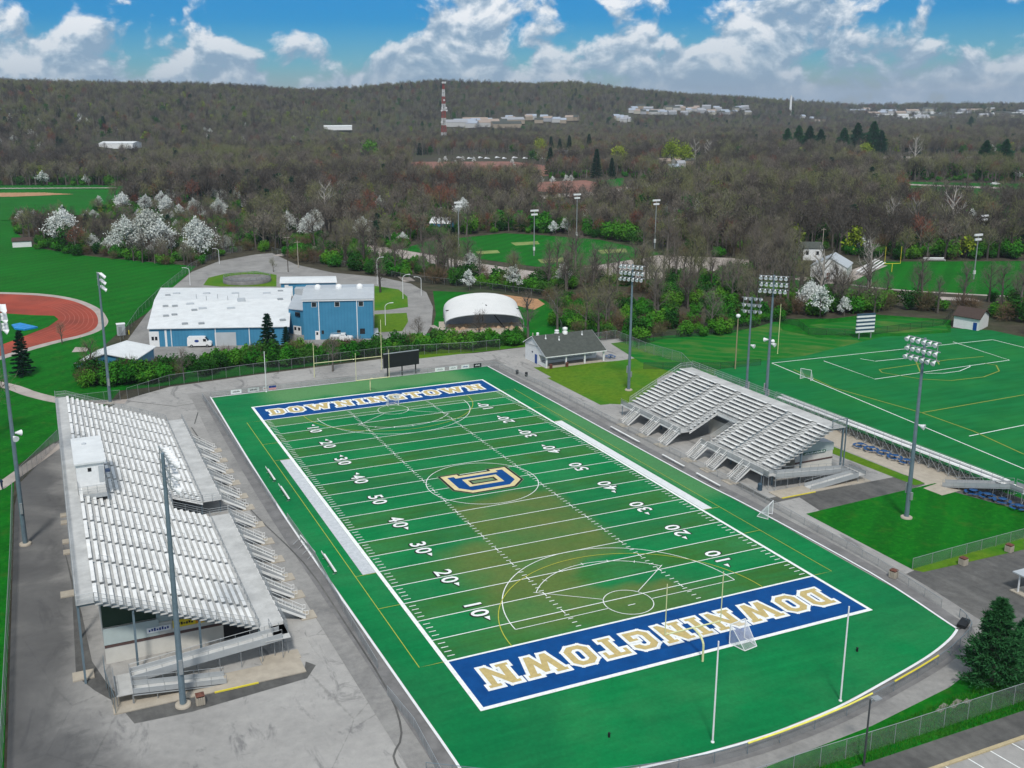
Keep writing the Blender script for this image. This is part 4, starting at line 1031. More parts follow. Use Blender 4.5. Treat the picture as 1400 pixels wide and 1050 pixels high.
# ---------------------------------------------------------------- fences
rp=[(32.3,63.5),(33.9,45),(34.2,28),(34.4,3),(35.0,-16),(34.4,-33),(34.0,-46.9),(32.6,-58)]
fence(rp,1.1,'waist high chain link fence along the right side of the turf',3.0,rail='steel')
cp=[Vector((q.x,q.y,0)) for q in smoothpath([(32.6,-60.5),(31.2,-63.3),(27.3,-65.2),(22.2,-66.9),(14.3,-68.7),(7,-70),(-1.7,-70.8),(-9,-70.8),(-16,-69.6),(-24,-67.3),(-33,-61.8)],2)]
fence(cp,1.1,'waist high chain link fence curving round the near end of the turf',3.0,'chain',rail='bluesteel')
mb=MB()
for a,b in zip(cp[9:13],cp[10:14]): mb.tube((a.x,a.y,1.2),(b.x,b.y,1.2),.09,.09,8)
tag(mb.build('rail_padding',plain('bright_yellow_padding',(.72,.66,.12,1),.6)),'longer yellow safety cap on the curved near fence','fence cap','yellow fence caps')
mb=MB()
for a,b in zip(cp[6:8],cp[7:9]): mb.tube((a.x,a.y,1.2),(b.x,b.y,1.2),.09,.09,8)
tag(mb.build('rail_padding','yellow'),'shorter yellow safety cap on the curved near fence right of the gate','fence cap','yellow fence caps')
fp=[(-31,65.8),(31.5,64.9),(32.3,63.5)]
fence(fp,1.1,'waist high chain link fence with banners along the far turf end',3.2,rail='steel')
lp=gg([(277,545),(300,578),(340,640),(378,697)]); fence(lp,1.1,'low chain link fence on the asphalt along the far half of the left sideline',3.0,'chaindense',rail='steel')
lp=gg([(393,712),(430,765),(470,838),(516,916)]); fence(lp,1.1,'low chain link fence on the asphalt along the near half of the left sideline',3.0,'chaindense',rail='steel')
lp=gg([(530,952),(566,996),(592,1045),(604,1068)]); fence(lp,1.1,'low chain link fence on the asphalt left of the near turf corner',3.0,'chaindense',rail='steel')
fence([(-67.6,-90),(-67.1,0),(-67.2,24)],2.4,'tall chain link fence along the left edge of the asphalt',3.0,'chaindense',rail='steel')
fence([(-66.6,29.5),(-60.2,48.3)],2.3,'slatted grey fence beside the sidewalk behind the left grandstand',2.2,M['chaindense'],rail='steel')
fence([(-46.6,71.3),(-37.5,78.2),(-19.3,80.4),(12.8,83.3),(33.0,79.4),(40,79.2)],2.4,'tall chain link fence along the hedge behind the far track',3.0,'chaindark')
fence([(-48,71.1),(-60,71)],2.2,'tall chain link fence behind the far end of the left grandstand',3,'chaindark')
fence([(60,75),(70.7,76.5),(70.1,62),(72,50),(64,30),(61,14)],2.4,'tall chain link fence from the concession stand to the right grandstand',3,'chain')
fence([(-22,-75.2),(-.8,-75.0),(7.8,-75.1),(60,-75.1)],2.1,'tall chain link fence along the near verge above the parking lot',3.1,'chain',rail='steel')
fence(gg([(1247,779),(1300,764),(1400,737),(1440,727)]),1.5,'chain link fence with a swing gate at the corner of the green lawn',3,'chain',rail='steel')
fence(gg([(225,398),(262,368),(300,350),(345,341)]),2.2,'chain link fence along the access road beside the wide grass field',6,'chain')
fence(gg([(165,470),(190,432),(225,398)]),2.2,'chain link fence between the grass field and the white roofed building',5,'chaindark')
fence(gg([(372,346),(420,357),(480,367),(560,385),(640,393),(745,407),(758,425),(768,455)]),2.2,'long dark chain link fence along the wood behind the blue building',5,'chaindark')
fence(gg([(870,475),(905,464),(1000,456),(1060,440),(1092,447),(1105,458),(1180,460),(1290,445),(1302,432)]),1.8,'dark fence around the grass behind the second turf field',4,'chaindark',rail='black')
fence([(71.7,14),(71.7,-60)],1.1,'low fence along the near side of the second turf field',3,'chain',rail='steel')
fence(gg([(880,505),(985,505),(1040,500)]),1.5,'fence between the striped dry grass and the right grandstand',4,'chaindark',rail='black')
# corner gates by the far right of turf
for p_,l in (((33.6,56.5,.08),'black trash drum by the far right fence corner, left one'),((34.6,54.0,.08),'black trash drum by the far right fence corner, right one')):
    mb=MB(); mb.lathe(p_,[(.3,0),(.32,.45),(.3,.9),(.2,.95)],10); tag(mb.build('trash_drum','black'),l,'trash can')
# banners on the far fence
def banner(x,y,w,label,ink,bg='white',n=7):
    sg=thing('banner',label,'banner',(x,y,.3),'banners on the far fence'); mb=MB(); mb.box(x,y-.06,.25,x+w,y-.02,1.1); mb.build('panel',bg,sg)
    mb=MB()
    for k in range(n): mb.box(x+w*(.18+.66*k/n),y-.075,.55+.03*(k%2),x+w*(.18+.66*k/n)+w*.06,y-.062,.78+.05*(k%3))
    mb.build('lettering',ink,sg)
for px,w,l,ink,bg in ((314,2.2,'white banner with small dark lettering, leftmost on the far fence','sign_black','white'),(336,2.3,'white banner with a dark logo and lettering, second on the far fence','sign_black','white'),(357,1.1,'small plain white banner beside the flag coloured one','sign_red','white'),(606-.5,2.3,'white banner with a pale logo right of the scoreboard','steel','white'),(625,1.9,'white banner, middle one right of the scoreboard','steel','white'),(641,1.9,'white banner with pale blue lettering beside the black banner','bluetable','white'),(657.5,1.9,'black banner on the far fence near the corner','white','black')):
    q=g(px,530); t_=(px-290)/(667-290); x=np.interp(t_,[0,.2,.5,.8,1],[-30.8,-21.5,-4,15.2,30.1]); x={314:-26.9,336:-23.4,357:-20.3}.get(px,{605.5:17.6,625:21.0,641:23.9,657.5:26.9}.get(px,x)); banner(x,65.75 if x<0 else 65.0,w,l,ink,bg)
sg=thing('banner','banner with navy top and red stripe at the far fence behind the net pole','banner',(-19.1,65.8,.3)); mb=MB(); mb.box(-19.1,65.6,.7,-17.6,65.66,1.15); mb.build('panel','sign_blue',sg); mb=MB(); mb.box(-19.1,65.6,.3,-17.6,65.66,.7); mb.build('lower_panel',plain('pale_red',(.5,.25,.25,1),.6),sg)
# ---------------------------------------------------------------- bleacher by field 2
DZ=2.2
def bleacher2(x0,ya,yb,label,braced=True):
    R=thing('bleacher',label,'bleacher',(x0,(ya+yb)/2,.07),'bleachers of the second field')
    mb=MB(); mb.box(x0,ya,DZ-.05,x0+1.1,yb,DZ); mb.build('deck','alu',R)
    for i in range(3):
        mb=MB(); mb.box(x0+1.1+i*.75,ya,DZ-.1-i*.5,x0+1.8+i*.75,yb,DZ-.06-i*.5); mb.build('tread','aludeck',R)
        mb=MB(); mb.box(x0+1.15+i*.75,ya,DZ+.3-i*.5,x0+1.5+i*.75,yb,DZ+.35-i*.5); mb.build('seat_row','alu',R)
    n=int(abs(yb-ya)/1.9)
    for k in range(n+1):
        y=ya+(yb-ya)*k/n; mb=MB(); mb.tube((x0+.05,y,.07),(x0+.05,y,DZ-.05),.045,.045,4,False); mb.tube((x0+1.2,y,.07),(x0+1.2,y,DZ-.2),.045,.045,4,False); mb.tube((x0+2.6,y,.07),(x0+2.6,y,1.0),.045,.045,4,False)
        mb.tube((x0+.05,y,.3),(x0+1.2,y,DZ-.3),.03,.03,4,False); mb.tube((x0+.05,y,DZ-.1),(x0+2.8,y,.3),.03,.03,4,False); mb.tube((x0+.05,y,.15),(x0+3.2,y,.15),.04,.04,4,False)
        if k<n and braced: y2=y+(yb-ya)/n; mb.tube((x0+.05,y,.2),(x0+.05,y2,DZ-.1),.025,.025,4,False); mb.tube((x0+.05,y,DZ-.1),(x0+.05,y2,.2),.025,.025,4,False)
        mb.build('support_frame','steel',R)
    mb=MB(); railing(mb,[(x0+.02,ya,DZ),(x0+.02,yb,DZ)],1.1,3,1.9,.028); railing(mb,[(x0+3.4,ya,.4),(x0+3.4,yb,.4)],1.0,2,2.4,.03); mb.build('railing','steel',R)
bleacher2(68.2,-36.8,13.5,'long aluminium bleacher facing the second turf field, seen from its braced back')
bleacher2(67.4,-62,-40.6,'aluminium bleacher at the right picture edge beyond the ramp',False)
R=thing('access_ramp','sloping aluminium ramp with railings at the end of the long braced bleacher','ramp',(65,-36,.07)); 
RR=R; ramp(RR,[(g(1290,664)+Vector((0,0,.2)),Vector((68.7,-38.0,2.2))),(Vector((68.7,-38.0,2.2)),Vector((68.7,-40.4,2.2)))],1.6)
sheet('concrete_apron',gg([(1262,668),(1310,652),(1360,655),(1355,660),(1288,678)]),.09,'beige',True)
# ---------------------------------------------------------------- picnic tables, bins
def picnic():
    R=thing('picnic_table','round picnic table','picnic table',(0,0,0),'round blue picnic tables')
    mb=MB(); mb.lathe((0,0,0),[(.0,.74),(.55,.74),(.6,.75),(.6,.78),(0,.79)],16); mb.build('tabletop','bluetable',R)
    mb=MB(); mb.tube((0,0,.0),(0,0,.74),.06,.06,8)
    for k in range(4):
        a=k*PI/2+.4; mb.tube((0,0,.3),(1.05*math.cos(a),1.05*math.sin(a),.42),.03,.03,5); mb.tube((.5*math.cos(a),.5*math.sin(a),.36),(.6*math.cos(a),.6*math.sin(a),0),.03,.03,5)
    mb.build('frame','bluetable',R)
    for k in range(4):
        a=k*PI/2+.4; mb=MB(); pts=[((.85+.0)*math.cos(a+q),.85*math.sin(a+q)) for q in np.linspace(-.6,.6,7)]+[(1.25*math.cos(a+q),1.25*math.sin(a+q)) for q in np.linspace(.6,-.6,7)]
        mb.prism(pts,.43,.47); mb.build('seat','bluetable',R)
    return R
P0=picnic(); first=True
for i,(px,py) in enumerate([(1176,612),(1191,617),(1208,622),(1223,628),(1239,634),(1330,676),(1349,681),(1370,688),(1392,697)]):
    l=['round blue picnic table in the row behind the right grandstand, '+s for s in ('first from the left','second from the left','third from the left','fourth from the left','nearest the floodlight pole')]+['round blue picnic table by the right lawn edge, '+s for s in ('leftmost','second','third','rightmost, at the picture edge')]
    q=g(px,py,.08)
    if first: P0.location=q; P0['label']=l[0]; first=False
    else: dup(P0,q,i*.7,label=l[i])
P1=dup(P0,(59.6,60.4,.07),.3,label='round blue picnic table at the right end of the grey roofed concession stand')
def bin_():
    R=thing('trash_receptacle','bin','trash can',(0,0,0),'brown lidded trash receptacles')
    mb=MB()
    for k in range(4):
        for j in range(4):
            a=k*PI/2; c,s=math.cos(a),math.sin(a); u=-.3+j*.2
            p=Vector((.36*c-u*s,.36*s+u*c,.05)); mb.bar(p,p+Vector((0,0,.8)),.15,.15)
    mb.box(-.33,-.33,.04,.33,.33,.78); mb.build('body','beige',R)
    mb=MB(); mb.box(-.36,-.36,.86,.36,.36,.98); mb.build('collar','black',R)
    mb=MB(); mb.prism([(-.42,-.42),(.42,-.42),(.42,.42),(-.42,.42)],.98,1.02); mb.add([(-.42,-.42,1.02),(.42,-.42,1.02),(.42,.42,1.02),(-.42,.42,1.02),(0,0,1.25)],[(0,1,4),(1,2,4),(2,3,4),(3,0,4)]); mb.build('lid','brown',R); return R
B0=bin_(); B0.location=(-49.6,-43.0,.07); B0['label']='tan slatted trash receptacle with brown lid beside the floodlight pole at the left grandstand'
dup(B0,(31.8+1.6,-50.0,.1),.3,label='tan slatted trash receptacle with brown lid by the right turf fence')
dup(B0,(44.2,-50.9,.08),.1,label='brown lidded trash receptacle at the gate in the lawn fence')
dup(B0,(52.9,-50.5,.08),.2,label='brown lidded trash receptacle farther right along the lawn fence')
for px,py,l in ((785-.5,489,'small brown bin at the left corner of the concession stand porch'),(774,500,'x')): pass
# lamp standard bottom right
R=thing('lamp_post','dark lamp post with a square head on the near verge','lamp post',(2.9,-76.4,.1)); mb=MB(); mb.tube((2.9,-76.4,.1),(2.9,-76.4,6.7),.1,.07,8); mb.build('pole',plain('dark_bronze',(.045,.05,.055,1),.5),R); mb=MB(); mb.bar((2.9,-76.4,6.6),(3.6,-76.3,6.6),.06); mb.box(3.3,-76.6,6.5,4.1,-76.0,6.62); mb.build('lamp_head','steel',R)
# equipment
mb=MB(); 
q=Vector((31.5,-62.8,.1)); mb.prism([(q.x-.6,q.y),(q.x+1.2,q.y+.9),(q.x+.8,q.y+1.7),(q.x-1.0,q.y+.8)],.1,.5); tag(mb.build('equipment_cover','black'),'black low cover at the near right corner of the turf fence','cover')
for x,y,l in ((16.5,-61.5,'small black sprinkler head on the turf near the right net pole'),(-15.6,-63.8,'small black sprinkler head on the near left turf'),):
    mb=MB(); mb.lathe((x,y,.12),[(.12,0),(.1,.35),(.15,.4),(.05,.5)],8); tag(mb.build('sprinkler','black'),l,'sprinkler')
# hurdle/training frame beside left track
R=thing('training_frame','white and grey training sled standing on the asphalt between the left sideline fences','training sled',g(405,735,.1)); a=g(411,740,.1); b=g(431,760,.1)
mb=MB(); mb.tube(a+Vector((0,0,.9)),b+Vector((0,0,.5)),.08,.08,6); mb.build('pad_beam','white',R); mb=MB(); c_=g(402,750,.1)
for k in range(4): q=a.lerp(b,k/3); mb.tube(q+Vector((0,0,.6)),Vector((q.x-1.2,q.y-.6,.1)),.04,.04,4); mb.tube(q+Vector((0,0,.7)),Vector((q.x,q.y,.1)),.04,.04,4)
mb.tube(a,b,.04,.04,4); mb.build('frame','steel',R)
# bus shelter at right edge
R=thing('shelter','small white open shelter with flat roof at the right picture edge','shelter',(44.6,-59.6,.1))
mb=MB(); mb.box(43.6,-62,2.45,48,-58.2,2.6); mb.build('roof','greyroof',R)
for x,y in ((43.9,-59.0),(43.9,-61.6),(47.6,-59.0),(47.6,-61.6)): mb=MB(); mb.bar((x,y,.1),(x,y,2.45),.14); mb.build('post','white',R)
mb=MB(); mb.box(43.5,-62.1,.08,48,-58.2,.2); mb.build('base_slab','beige',R)
# debris by the pine
for k in range(5):
    q=Vector((15.5+k*.9,-73.3+.35*(k%2),.12)); mb=MB(); mb.para(q,(.9,.25,0),(-.2,.45,.0),(0,0,.06)); tag(mb.build('board',plain('pale_board%d'%k,(.2,.19,.16,1),.8) if k==0 else bpy.data.materials['pale_board0']),'pale scrap board lying on the verge below the large evergreen','board','scrap boards on the verge')
# ================================================================ BUILDINGS AND VEHICLES
V3=Vector
def wallbox(mb,A,B,t,w_,z0,z1,dep=.06,proud=.04):
    A,B=V3((A[0],A[1],0)),V3((B[0],B[1],0)); d=(B-A); u=d.normalized(); nn=V3((u.y,-u.x,0)); p=A+d*t-u*w_/2+nn*(proud)
    return mb.para(p+V3((0,0,z0)),u*w_,-nn*(dep+proud),(0,0,z1-z0))
def qgable(name,label,cat,a,b,c,d,eave,ridge,roofm,wallm,axis='ab',over=.35,z0=0.0,group=None,rt=.18):
    a,b,c,d=[V3((p[0],p[1],0)) for p in (a,b,c,d)]
    ctr=(a+b+c+d)/4; R=thing(name,label,cat,(ctr.x,ctr.y,z0),group)
    U=V3((0,0,1))
    if axis=='ad': a,b,c,d=b,c,d,a
    m1,m2=(a+d)/2,(b+c)/2
    if axis=='ad': pass
    mb=MB(); vs=[p+U*z0 for p in (a,b,c,d)]+[p+U*(z0+eave) for p in (a,b,c,d)]+[m1+U*(z0+ridge),m2+U*(z0+ridge)]
    mb.add(vs,[(0,1,5,4),(1,2,6,9,5),(2,3,7,6),(3,0,4,8,7)]); mb.build('wall',wallm,R)
    u=(b-a).normalized()*over
    mb=MB(); k=over/((a-m1).length); dz=(ridge-eave)*k
    A,B,Cc,D=a+(a-m1)*k-u,b+(b-m2)*k+u,c+(c-m2)*k+u,d+(d-m1)*k-u; P,Q=m1-u,m2+u
    ze,zr=z0+eave-dz+.02,z0+ridge+.02
    for (p,q,r_,s) in ((A,B,Q,P),(P,Q,Cc,D)):
        zs=(ze,ze,zr,zr) if p is A else (zr,zr,ze,ze)
        v=[V3((o.x,o.y,z)) for o,z in zip((p,q,r_,s),zs)]; v2=[o+U*rt for o in v]
        mb.add(v+v2,[(3,2,1,0),(4,5,6,7),(0,1,5,4),(1,2,6,5),(2,3,7,6),(3,0,4,7)])
    rf=mb.build('roof',roofm,R); return R,rf
# main low building
a,b,c,d=g(204,449,4.7),g(393,446,4.7),g(398,394,4.7),g(222,394,4.7)
R,rf=qgable('maintenance_building','long low blue building with a wide white roof','building',a,b,c,d,4.6,6.2,'whiteroof','blue',over=.5)
mb=MB(); wallbox(mb,a,b,.03,2.4,0.05,3.9); wallbox(mb,a,b,.115,.5,.05,4.3); mb.build('white_door','white',R)
mb=MB(); wallbox(mb,a,b,.545,5.2,.05,3.4); mb.build('garage_door','greyroof',R); mb=MB(); wallbox(mb,a,b,.86,2.6,.05,2.9); mb.build('garage_door','greyroof',R)
mb=MB()
for t_ in (.155,.475,.72): wallbox(mb,a,b,t_,.18,.05,4.5,proud=.12)
mb.build('downpipe','white',R)
mb=MB(); wallbox(mb,a,b,.02,.6,1.7,2.6,proud=.09); wallbox(mb,a,b,.045,.6,1.7,2.6,proud=.09); mb.build('door_window','glass',R)
def onroof(t_,s_):
    p=a.lerp(b,t_).lerp(d.lerp(c,t_),s_); z=4.7+1.6*(1-abs(s_-.5)*2); return V3((p.x,p.y,z+.2))
for t_,s_,k in ((.13,.75,1),(.36,.75,1),(.58,.75,1),(.82,.75,1),(.07,.68,0),(.92,.85,0),(.08,.38,0),(.15,.38,0),(.26,.42,1),(.36,.33,1),(.57,.33,1),(.64,.47,2),(.30,.30,0),(.10,.2,0),(.16,.22,0),(.93,.5,0),(.96,.1,0),(.25,.06,0),(.37,.06,0)):
    p=onroof(t_,s_); mb=MB(); h=.35 if k!=2 else .9; w_=1.0 if k else .7; mb.para(p-V3((w_,.8,.15)),(w_*2,-.2,0),(.1,1.3,0),(0,0,h)); mb.build('roof_vent','greyroof' if k else 'steel',rf)
for i in range(5): p=onroof(.3+.08*i,.55-.06*(i%2)); mb=MB(); mb.tube(p-V3((0,0,.2)),p+V3((0,0,1.1)),.07,.07,6); mb.build('vent_pipe','steel',rf)
# connector
a2,b2=g(396,456),g(416,459); v=V3((6,18,0)); 
R=thing('connector_building','narrow blue link block between the low building and the tall blue block','building',a2)
mb=MB(); mb.prism([(a2.x,a2.y),(b2.x+.5,b2.y),(b2.x+.5+6,b2.y+17),(a2.x+6,a2.y+18)],.03,6.6); mb.build('wall','blue',R)
mb=MB(); mb.prism([(a2.x-.2,a2.y-.3),(b2.x+.2,b2.y-.3),(b2.x+6,b2.y+17.3),(a2.x+6,a2.y+18.3)],6.6,6.85); mb.build('roof','greyroof',R)
mb=MB(); wallbox(mb,a2,b2,.55,2.6,.05,2.3); mb.build('double_door','white',R); mb=MB(); wallbox(mb,a2,b2,.42,.7,1.2,2.0,proud=.08); wallbox(mb,a2,b2,.68,.7,1.2,2.0,proud=.08); mb.build('door_window','glass',R); mb=MB(); wallbox(mb,a2,b2,.6,1.6,4.9,6.0); mb.build('window','glass',R)
# tall block
a3,b3=g(416,465),g(511,463); w3=g(510,388,10.4)-g(510,407,10.4); w3=V3((w3.x,w3.y,0))
R,rf=qgable('tall_building','tall blue block with a pale grey roof and three roof vents','building',a3,b3,b3+w3,a3+w3,10.3,11.3,'greyroof','blue',over=.35)
mb=MB()
for t_ in (.16,.49,.83): wallbox(mb,a3,b3,t_,1.35,8.4,9.75,proud=.03)
mb.build('window_frame','greyroof',R); 
for t_ in (.16,.49,.83): mb=MB(); wallbox(mb,a3,b3,t_,1.05,8.55,9.6,proud=.07); mb.build('window','glass',R)
mb=MB(); wallbox(mb,a3,b3,.84,1.3,1.3,2.7); mb.build('window','glass',R); mb=MB(); wallbox(mb,a3,b3,.27,.6,1.5,2.4); wallbox(mb,a3,b3,.5,.9,1.6,2.4); mb.build('window','sign_black',R)
mb=MB(); wallbox(mb,a3,b3,.19,1.0,.05,2.3); mb.build('door','white',R); mb=MB(); wallbox(mb,a3,b3,.19,.5,1.3,2.0,proud=.08); mb.build('door_window','glass',R)
for t_ in (.225,.77): mb=MB(); wallbox(mb,a3,b3,t_,.2,.05,10.2,proud=.16); mb.build('downpipe','white',R)
mb=MB(); wallbox(mb,a3,b3,.5,17.9,9.95,10.25,proud=.3); mb.build('gutter','white',R)
mb=MB()
for k in range(46): p=a3.lerp(b3,(k+.5)/46); mb.para(p+V3((0,0,10.42))+V3((0,-.3,0)),(w3.x*.5,w3.y*.5,1.0),(.06,-.02,0),(0,0,.05))
mb.build('roof_seam','greyroof',rf)
for t_ in (.19,.5,.81):
    p=a3.lerp(b3,t_)+w3*.47+V3((0,0,11.35)); mb=MB(); mb.lathe(p,[(.9,0),(.9,.5),(.75,.9),(.4,1.15),(0,1.2)],12); mb.build('roof_vent','white',rf)
mb=MB(); mb.prism([(b3.x,b3.y),(b3.x+1.2,b3.y-.4),(b3.x+1.2+w3.x*.4,b3.y+w3.y*.4),(b3.x+w3.x*.4,b3.y+w3.y*.4)],.03,.9); mb.build('loading_step','greyroof',R)
# rear wing
a4,b4=g(384,387,4.2),g(459,386,4.2); w4=g(385,378,4.4)-g(384,387,4.2); w4=V3((w4.x,w4.y,0))*1.0
R,rf=qgable('rear_building','narrow blue wing with a white roof behind the tall blue block','building',a4,b4,b4+w4,a4+w4,4.1,4.6,'whiteroof','blue',over=.4)
mb=MB(); wallbox(mb,a4,b4,.1,1.2,.05,3.6); wallbox(mb,a4,b4,.17,1.4,.05,3.2); mb.build('white_door','white',R); mb=MB(); mb.prism([(a4.x+3,a4.y-5),(a4.x+9,a4.y-7),(a4.x+10,a4.y-3.2),(a4.x+4.5,a4.y-1)],.03,3.0); mb.build('lean_to','greyroof',R)
# small blue shed with white roof
e=3.1; a5,b5,c5=g(105,496,e),g(184,491,e),g(210,474,e); d5=a5+(c5-b5)
R,rf=qgable('storage_shed','blue storage shed with a white gable roof beyond the left grandstand','shed',a5,b5,c5,d5,3.0,4.7,'whiteroof','blue',axis='ad',over=.5)
mb=MB(); wallbox(mb,a5,b5,.33,1.4,.05,1.9); mb.build('double_door','white',R); mb=MB(); wallbox(mb,a5,b5,.30,.45,.9,1.5,proud=.08); wallbox(mb,a5,b5,.37,.45,.9,1.5,proud=.08); mb.build('door_window','glass',R)
mb=MB(); 
for P_,Q_,t_ in ((a5,b5,.995),(b5,c5,.98)): wallbox(mb,P_,Q_,t_,.16,.05,3.0,proud=.1)
mb.build('downpipe','white',R)
p=g(166,458); mb=MB(); mb.box(p.x-1,p.y-.9,.05,p.x+1,p.y+.9,2.9); R=thing('storage_locker','small pale grey metal locker between the field fence and the blue shed','locker',p); 
mb.build('body','greyroof',R); mb=MB(); mb.box(p.x-1.1,p.y-1,2.9,p.x+1.1,p.y+1,3.05); mb.build('roof','white',R); mb=MB(); mb.box(p.x-.7,p.y-.95,.3,p.x+.2,p.y-.9,2.4); mb.build('door','steel',R)
mb=MB(); mb.tube(p+V3((1.9,0,0)),p+V3((1.9,0,1.1)),.14,.14,8); tag(mb.build('bollard','yellow'),'yellow bollard beside the pale metal locker','bollard')
# concession stand
A=g(746.5,504);B_=g(826,494.3);D_=g(718,490); u=(B_-A); v=(D_-A); Cc=B_+v
R=thing('concession_stand','white concession stand with a grey shingle gable roof and open porch','building',A+(u+v)/2)
def W(s,t_,z): q=A+u*s+v*t_; return V3((q.x,q.y,z))
e0,e1,rz_,tr=2.75,4.0,6.1,.62
mb=MB(); t0=.34; h0=e0+(rz_-e0)*t0/tr
mb.add([W(0,t0,.05),W(1,t0,.05),W(1,t0,h0),W(0,t0,h0)],[(0,1,2,3)])
mb.add([W(0,1,.05),W(0,t0,.05),W(0,t0,h0),W(0,tr,rz_),W(0,1,e1)],[(0,1,2,3,4)]); mb.add([W(1,t0,.05),W(1,1,.05),W(1,1,e1),W(1,tr,rz_),W(1,t0,h0)],[(0,1,2,3,4)]); mb.add([W(1,1,.05),W(0,1,.05),W(0,1,e1),W(1,1,e1)],[(0,1,2,3)])
mb.build('wall','white',R)
mb=MB(); mb.add([W(0,0,.05),W(0,t0,.05),W(0,t0,1.0),W(0,0,1.0)],[(3,2,1,0)]); mb.para(W(0,0,e0-.3),u,v*.02,(0,0,.3)); mb.add([W(0,0,e0-.25),W(0,t0,e0-.25),W(0,t0,h0),W(0,0,e0)],[(3,2,1,0)]); mb.build('porch_trim','white',R)
mb=MB(); mb.add([W(-.02,-.04,e0),W(1.02,-.04,e0),W(1.02,tr,rz_+.12),W(-.02,tr,rz_+.12),W(1.02,1.04,e1-.05),W(-.02,1.04,e1-.05)],[(0,1,2,3),(3,2,4,5)]); mb.add([W(-.02,-.04,e0-.15),W(1.02,-.04,e0-.15),W(1.02,tr,rz_-.03),W(-.02,tr,rz_-.03),W(1.02,1.04,e1-.2),W(-.02,1.04,e1-.2)],[(3,2,1,0),(5,4,2,3)])
rf=mb.build('roof','rooff',R)
mb=MB(); mb.add([W(-.025,-.05,e0-.2),W(1.025,-.05,e0-.2),W(1.025,-.05,e0+.03),W(-.025,-.05,e0+.03)],[(0,1,2,3)])
for s in (-.025,1.025): mb.add([W(s,-.05,e0-.2),W(s,tr,rz_-.08),W(s,tr,rz_+.14),W(s,-.05,e0+.03)],[(0,1,2,3)]); mb.add([W(s,tr,rz_-.08),W(s,1.05,e1-.25),W(s,1.05,e1-.03),W(s,tr,rz_+.14)],[(0,1,2,3)])
mb.build('fascia','white',rf)
for s in (.01,.34,.66,.99): mb=MB(); p=W(s,.01,.1); mb.bar(p,V3((p.x,p.y,e0-.2)),.32); mb.build('porch_column','white',R)
mb=MB(); mb.para(W(-.01,-.03,.05),u*1.02,v*.38,(0,0,.12)); mb.build('porch_slab','beige',R)
mb=MB(); mb.para(W(.05,t0-.02,.9),u*.86,v*.02,(0,0,.12)); mb.build('counter','steel',R)
mb=MB(); 
for k in range(3): mb.para(W(.28+.22*k,t0-.02,1.3),u*.17,v*.02,(0,0,1.1))
mb.build('serving_shutter','greyroof',R)
mb=MB(); mb.para(W(-.005,t0+.08,.1),u*.004,v*.1,(0,0,2.1)); mb.build('blue_door','bluedoor',R)
mb=MB(); mb.para(W(-.005,.62,2.3),u*.004,v*.05,(0,0,.3)); mb.build('wall_lamp','black',R)
mb=MB()
for k in range(12): mb.para(W(-.008,.93-.055*k,3.75+.45*(k/12)),u*.002,-v*.035,(0,0,.16))
mb.build('faded_lettering','steel',R)
for s,t_,r,h,m_ in ((.09,.66,.35,.9,'white'),(.42,.66,.55,1.1,'white'),(.54,.60,.6,1.7,'alu'),(.03,.72,.12,.8,'beige')):
    p=W(s,t_,rz_-.2); mb=MB(); mb.lathe(p,[(r,0),(r,h*.4),(r*.6,h*.5),(r*1.0,h*.65),(r*.9,h*.9),(0,h)],12); mb.build('roof_vent',m_,rf)
for s,t_ in ((.17,.5),(.37,.42),(.8,.5)): p=W(s,t_,e0+(rz_-e0)*t_/tr); mb=MB(); mb.tube(p,p+V3((0,0,1.0)),.09,.09,6); mb.tube(p+V3((0,0,0)),p+V3((0,0,.35)),.25,.15,8); mb.build('vent_pipe','white',rf)
for s,l in ((.06,'brown bin at the left corner of the concession stand porch'),(.33,'brown and white bin at the second porch column of the concession stand')):
    p=W(s,-.06,.06); mb=MB(); mb.lathe(p,[(.33,0),(.36,.8),(.38,.85),(.3,1.0)],10); tag(mb.build('trash_can','brown'),l,'trash can')
# arched fabric canopy
L,Rr=g(609,452),g(716,449); v=V3((5.5,15,0)); 
C0=thing('fabric_canopy','large white arched fabric canopy open at the front','canopy',(L+Rr)/2)
mb=MB(); N=24; ring=[]
for j in range(7):
    s=j/6; zb=1.7+.6*s; H=2.9+1.7*s-.3*math.sin(PI*s); row=[]
    for i in range(N+1):
        t_=PI*i/N; e_=abs(math.cos(t_)); k=(1-math.cos(t_))/2; q=L.lerp(Rr,k)+v*s*(1.0)+v*(-.12*math.sin(t_)*(1-s)); row.append(V3((q.x,q.y,zb+H*math.sin(t_)**.8)))
    ring.append(row)
vs=[p for r in ring for p in r]; fs=[(j*(N+1)+i,j*(N+1)+i+1,(j+1)*(N+1)+i+1,(j+1)*(N+1)+i) for j in range(6) for i in range(N)]
mb.add(vs,fs,True); t=NT('cream_canopy_fabric',.7,0,.2); t.color(t.ramp(t.noise(t.pos(),.3,4),[(.3,(.64,.645,.63)),(.7,(.70,.705,.69))])); tl=t.node('ShaderNodeBsdfTranslucent'); tl.inputs[0].default_value=(.7,.7,.68,1); mx=t.node('ShaderNodeMixShader'); mx.inputs[0].default_value=.1
t.l.new(t.b.outputs[0],mx.inputs[1]); t.l.new(tl.outputs[0],mx.inputs[2]); t.l.new(mx.outputs[0],t.n['Material Output'].inputs[0]); mb.build('fabric',t.m,C0)
mb=MB()
for r in (ring[0],ring[6]): mb.path([r[i]-V3((0,0,.1)) for i in range(0,N+1,2)],.12,6)
for j in (0,3,6):
    for i in (0,N): mb.tube((ring[j][i].x,ring[j][i].y,0),ring[j][i],.12,.12,6)
mb.build('frame','steel',C0)
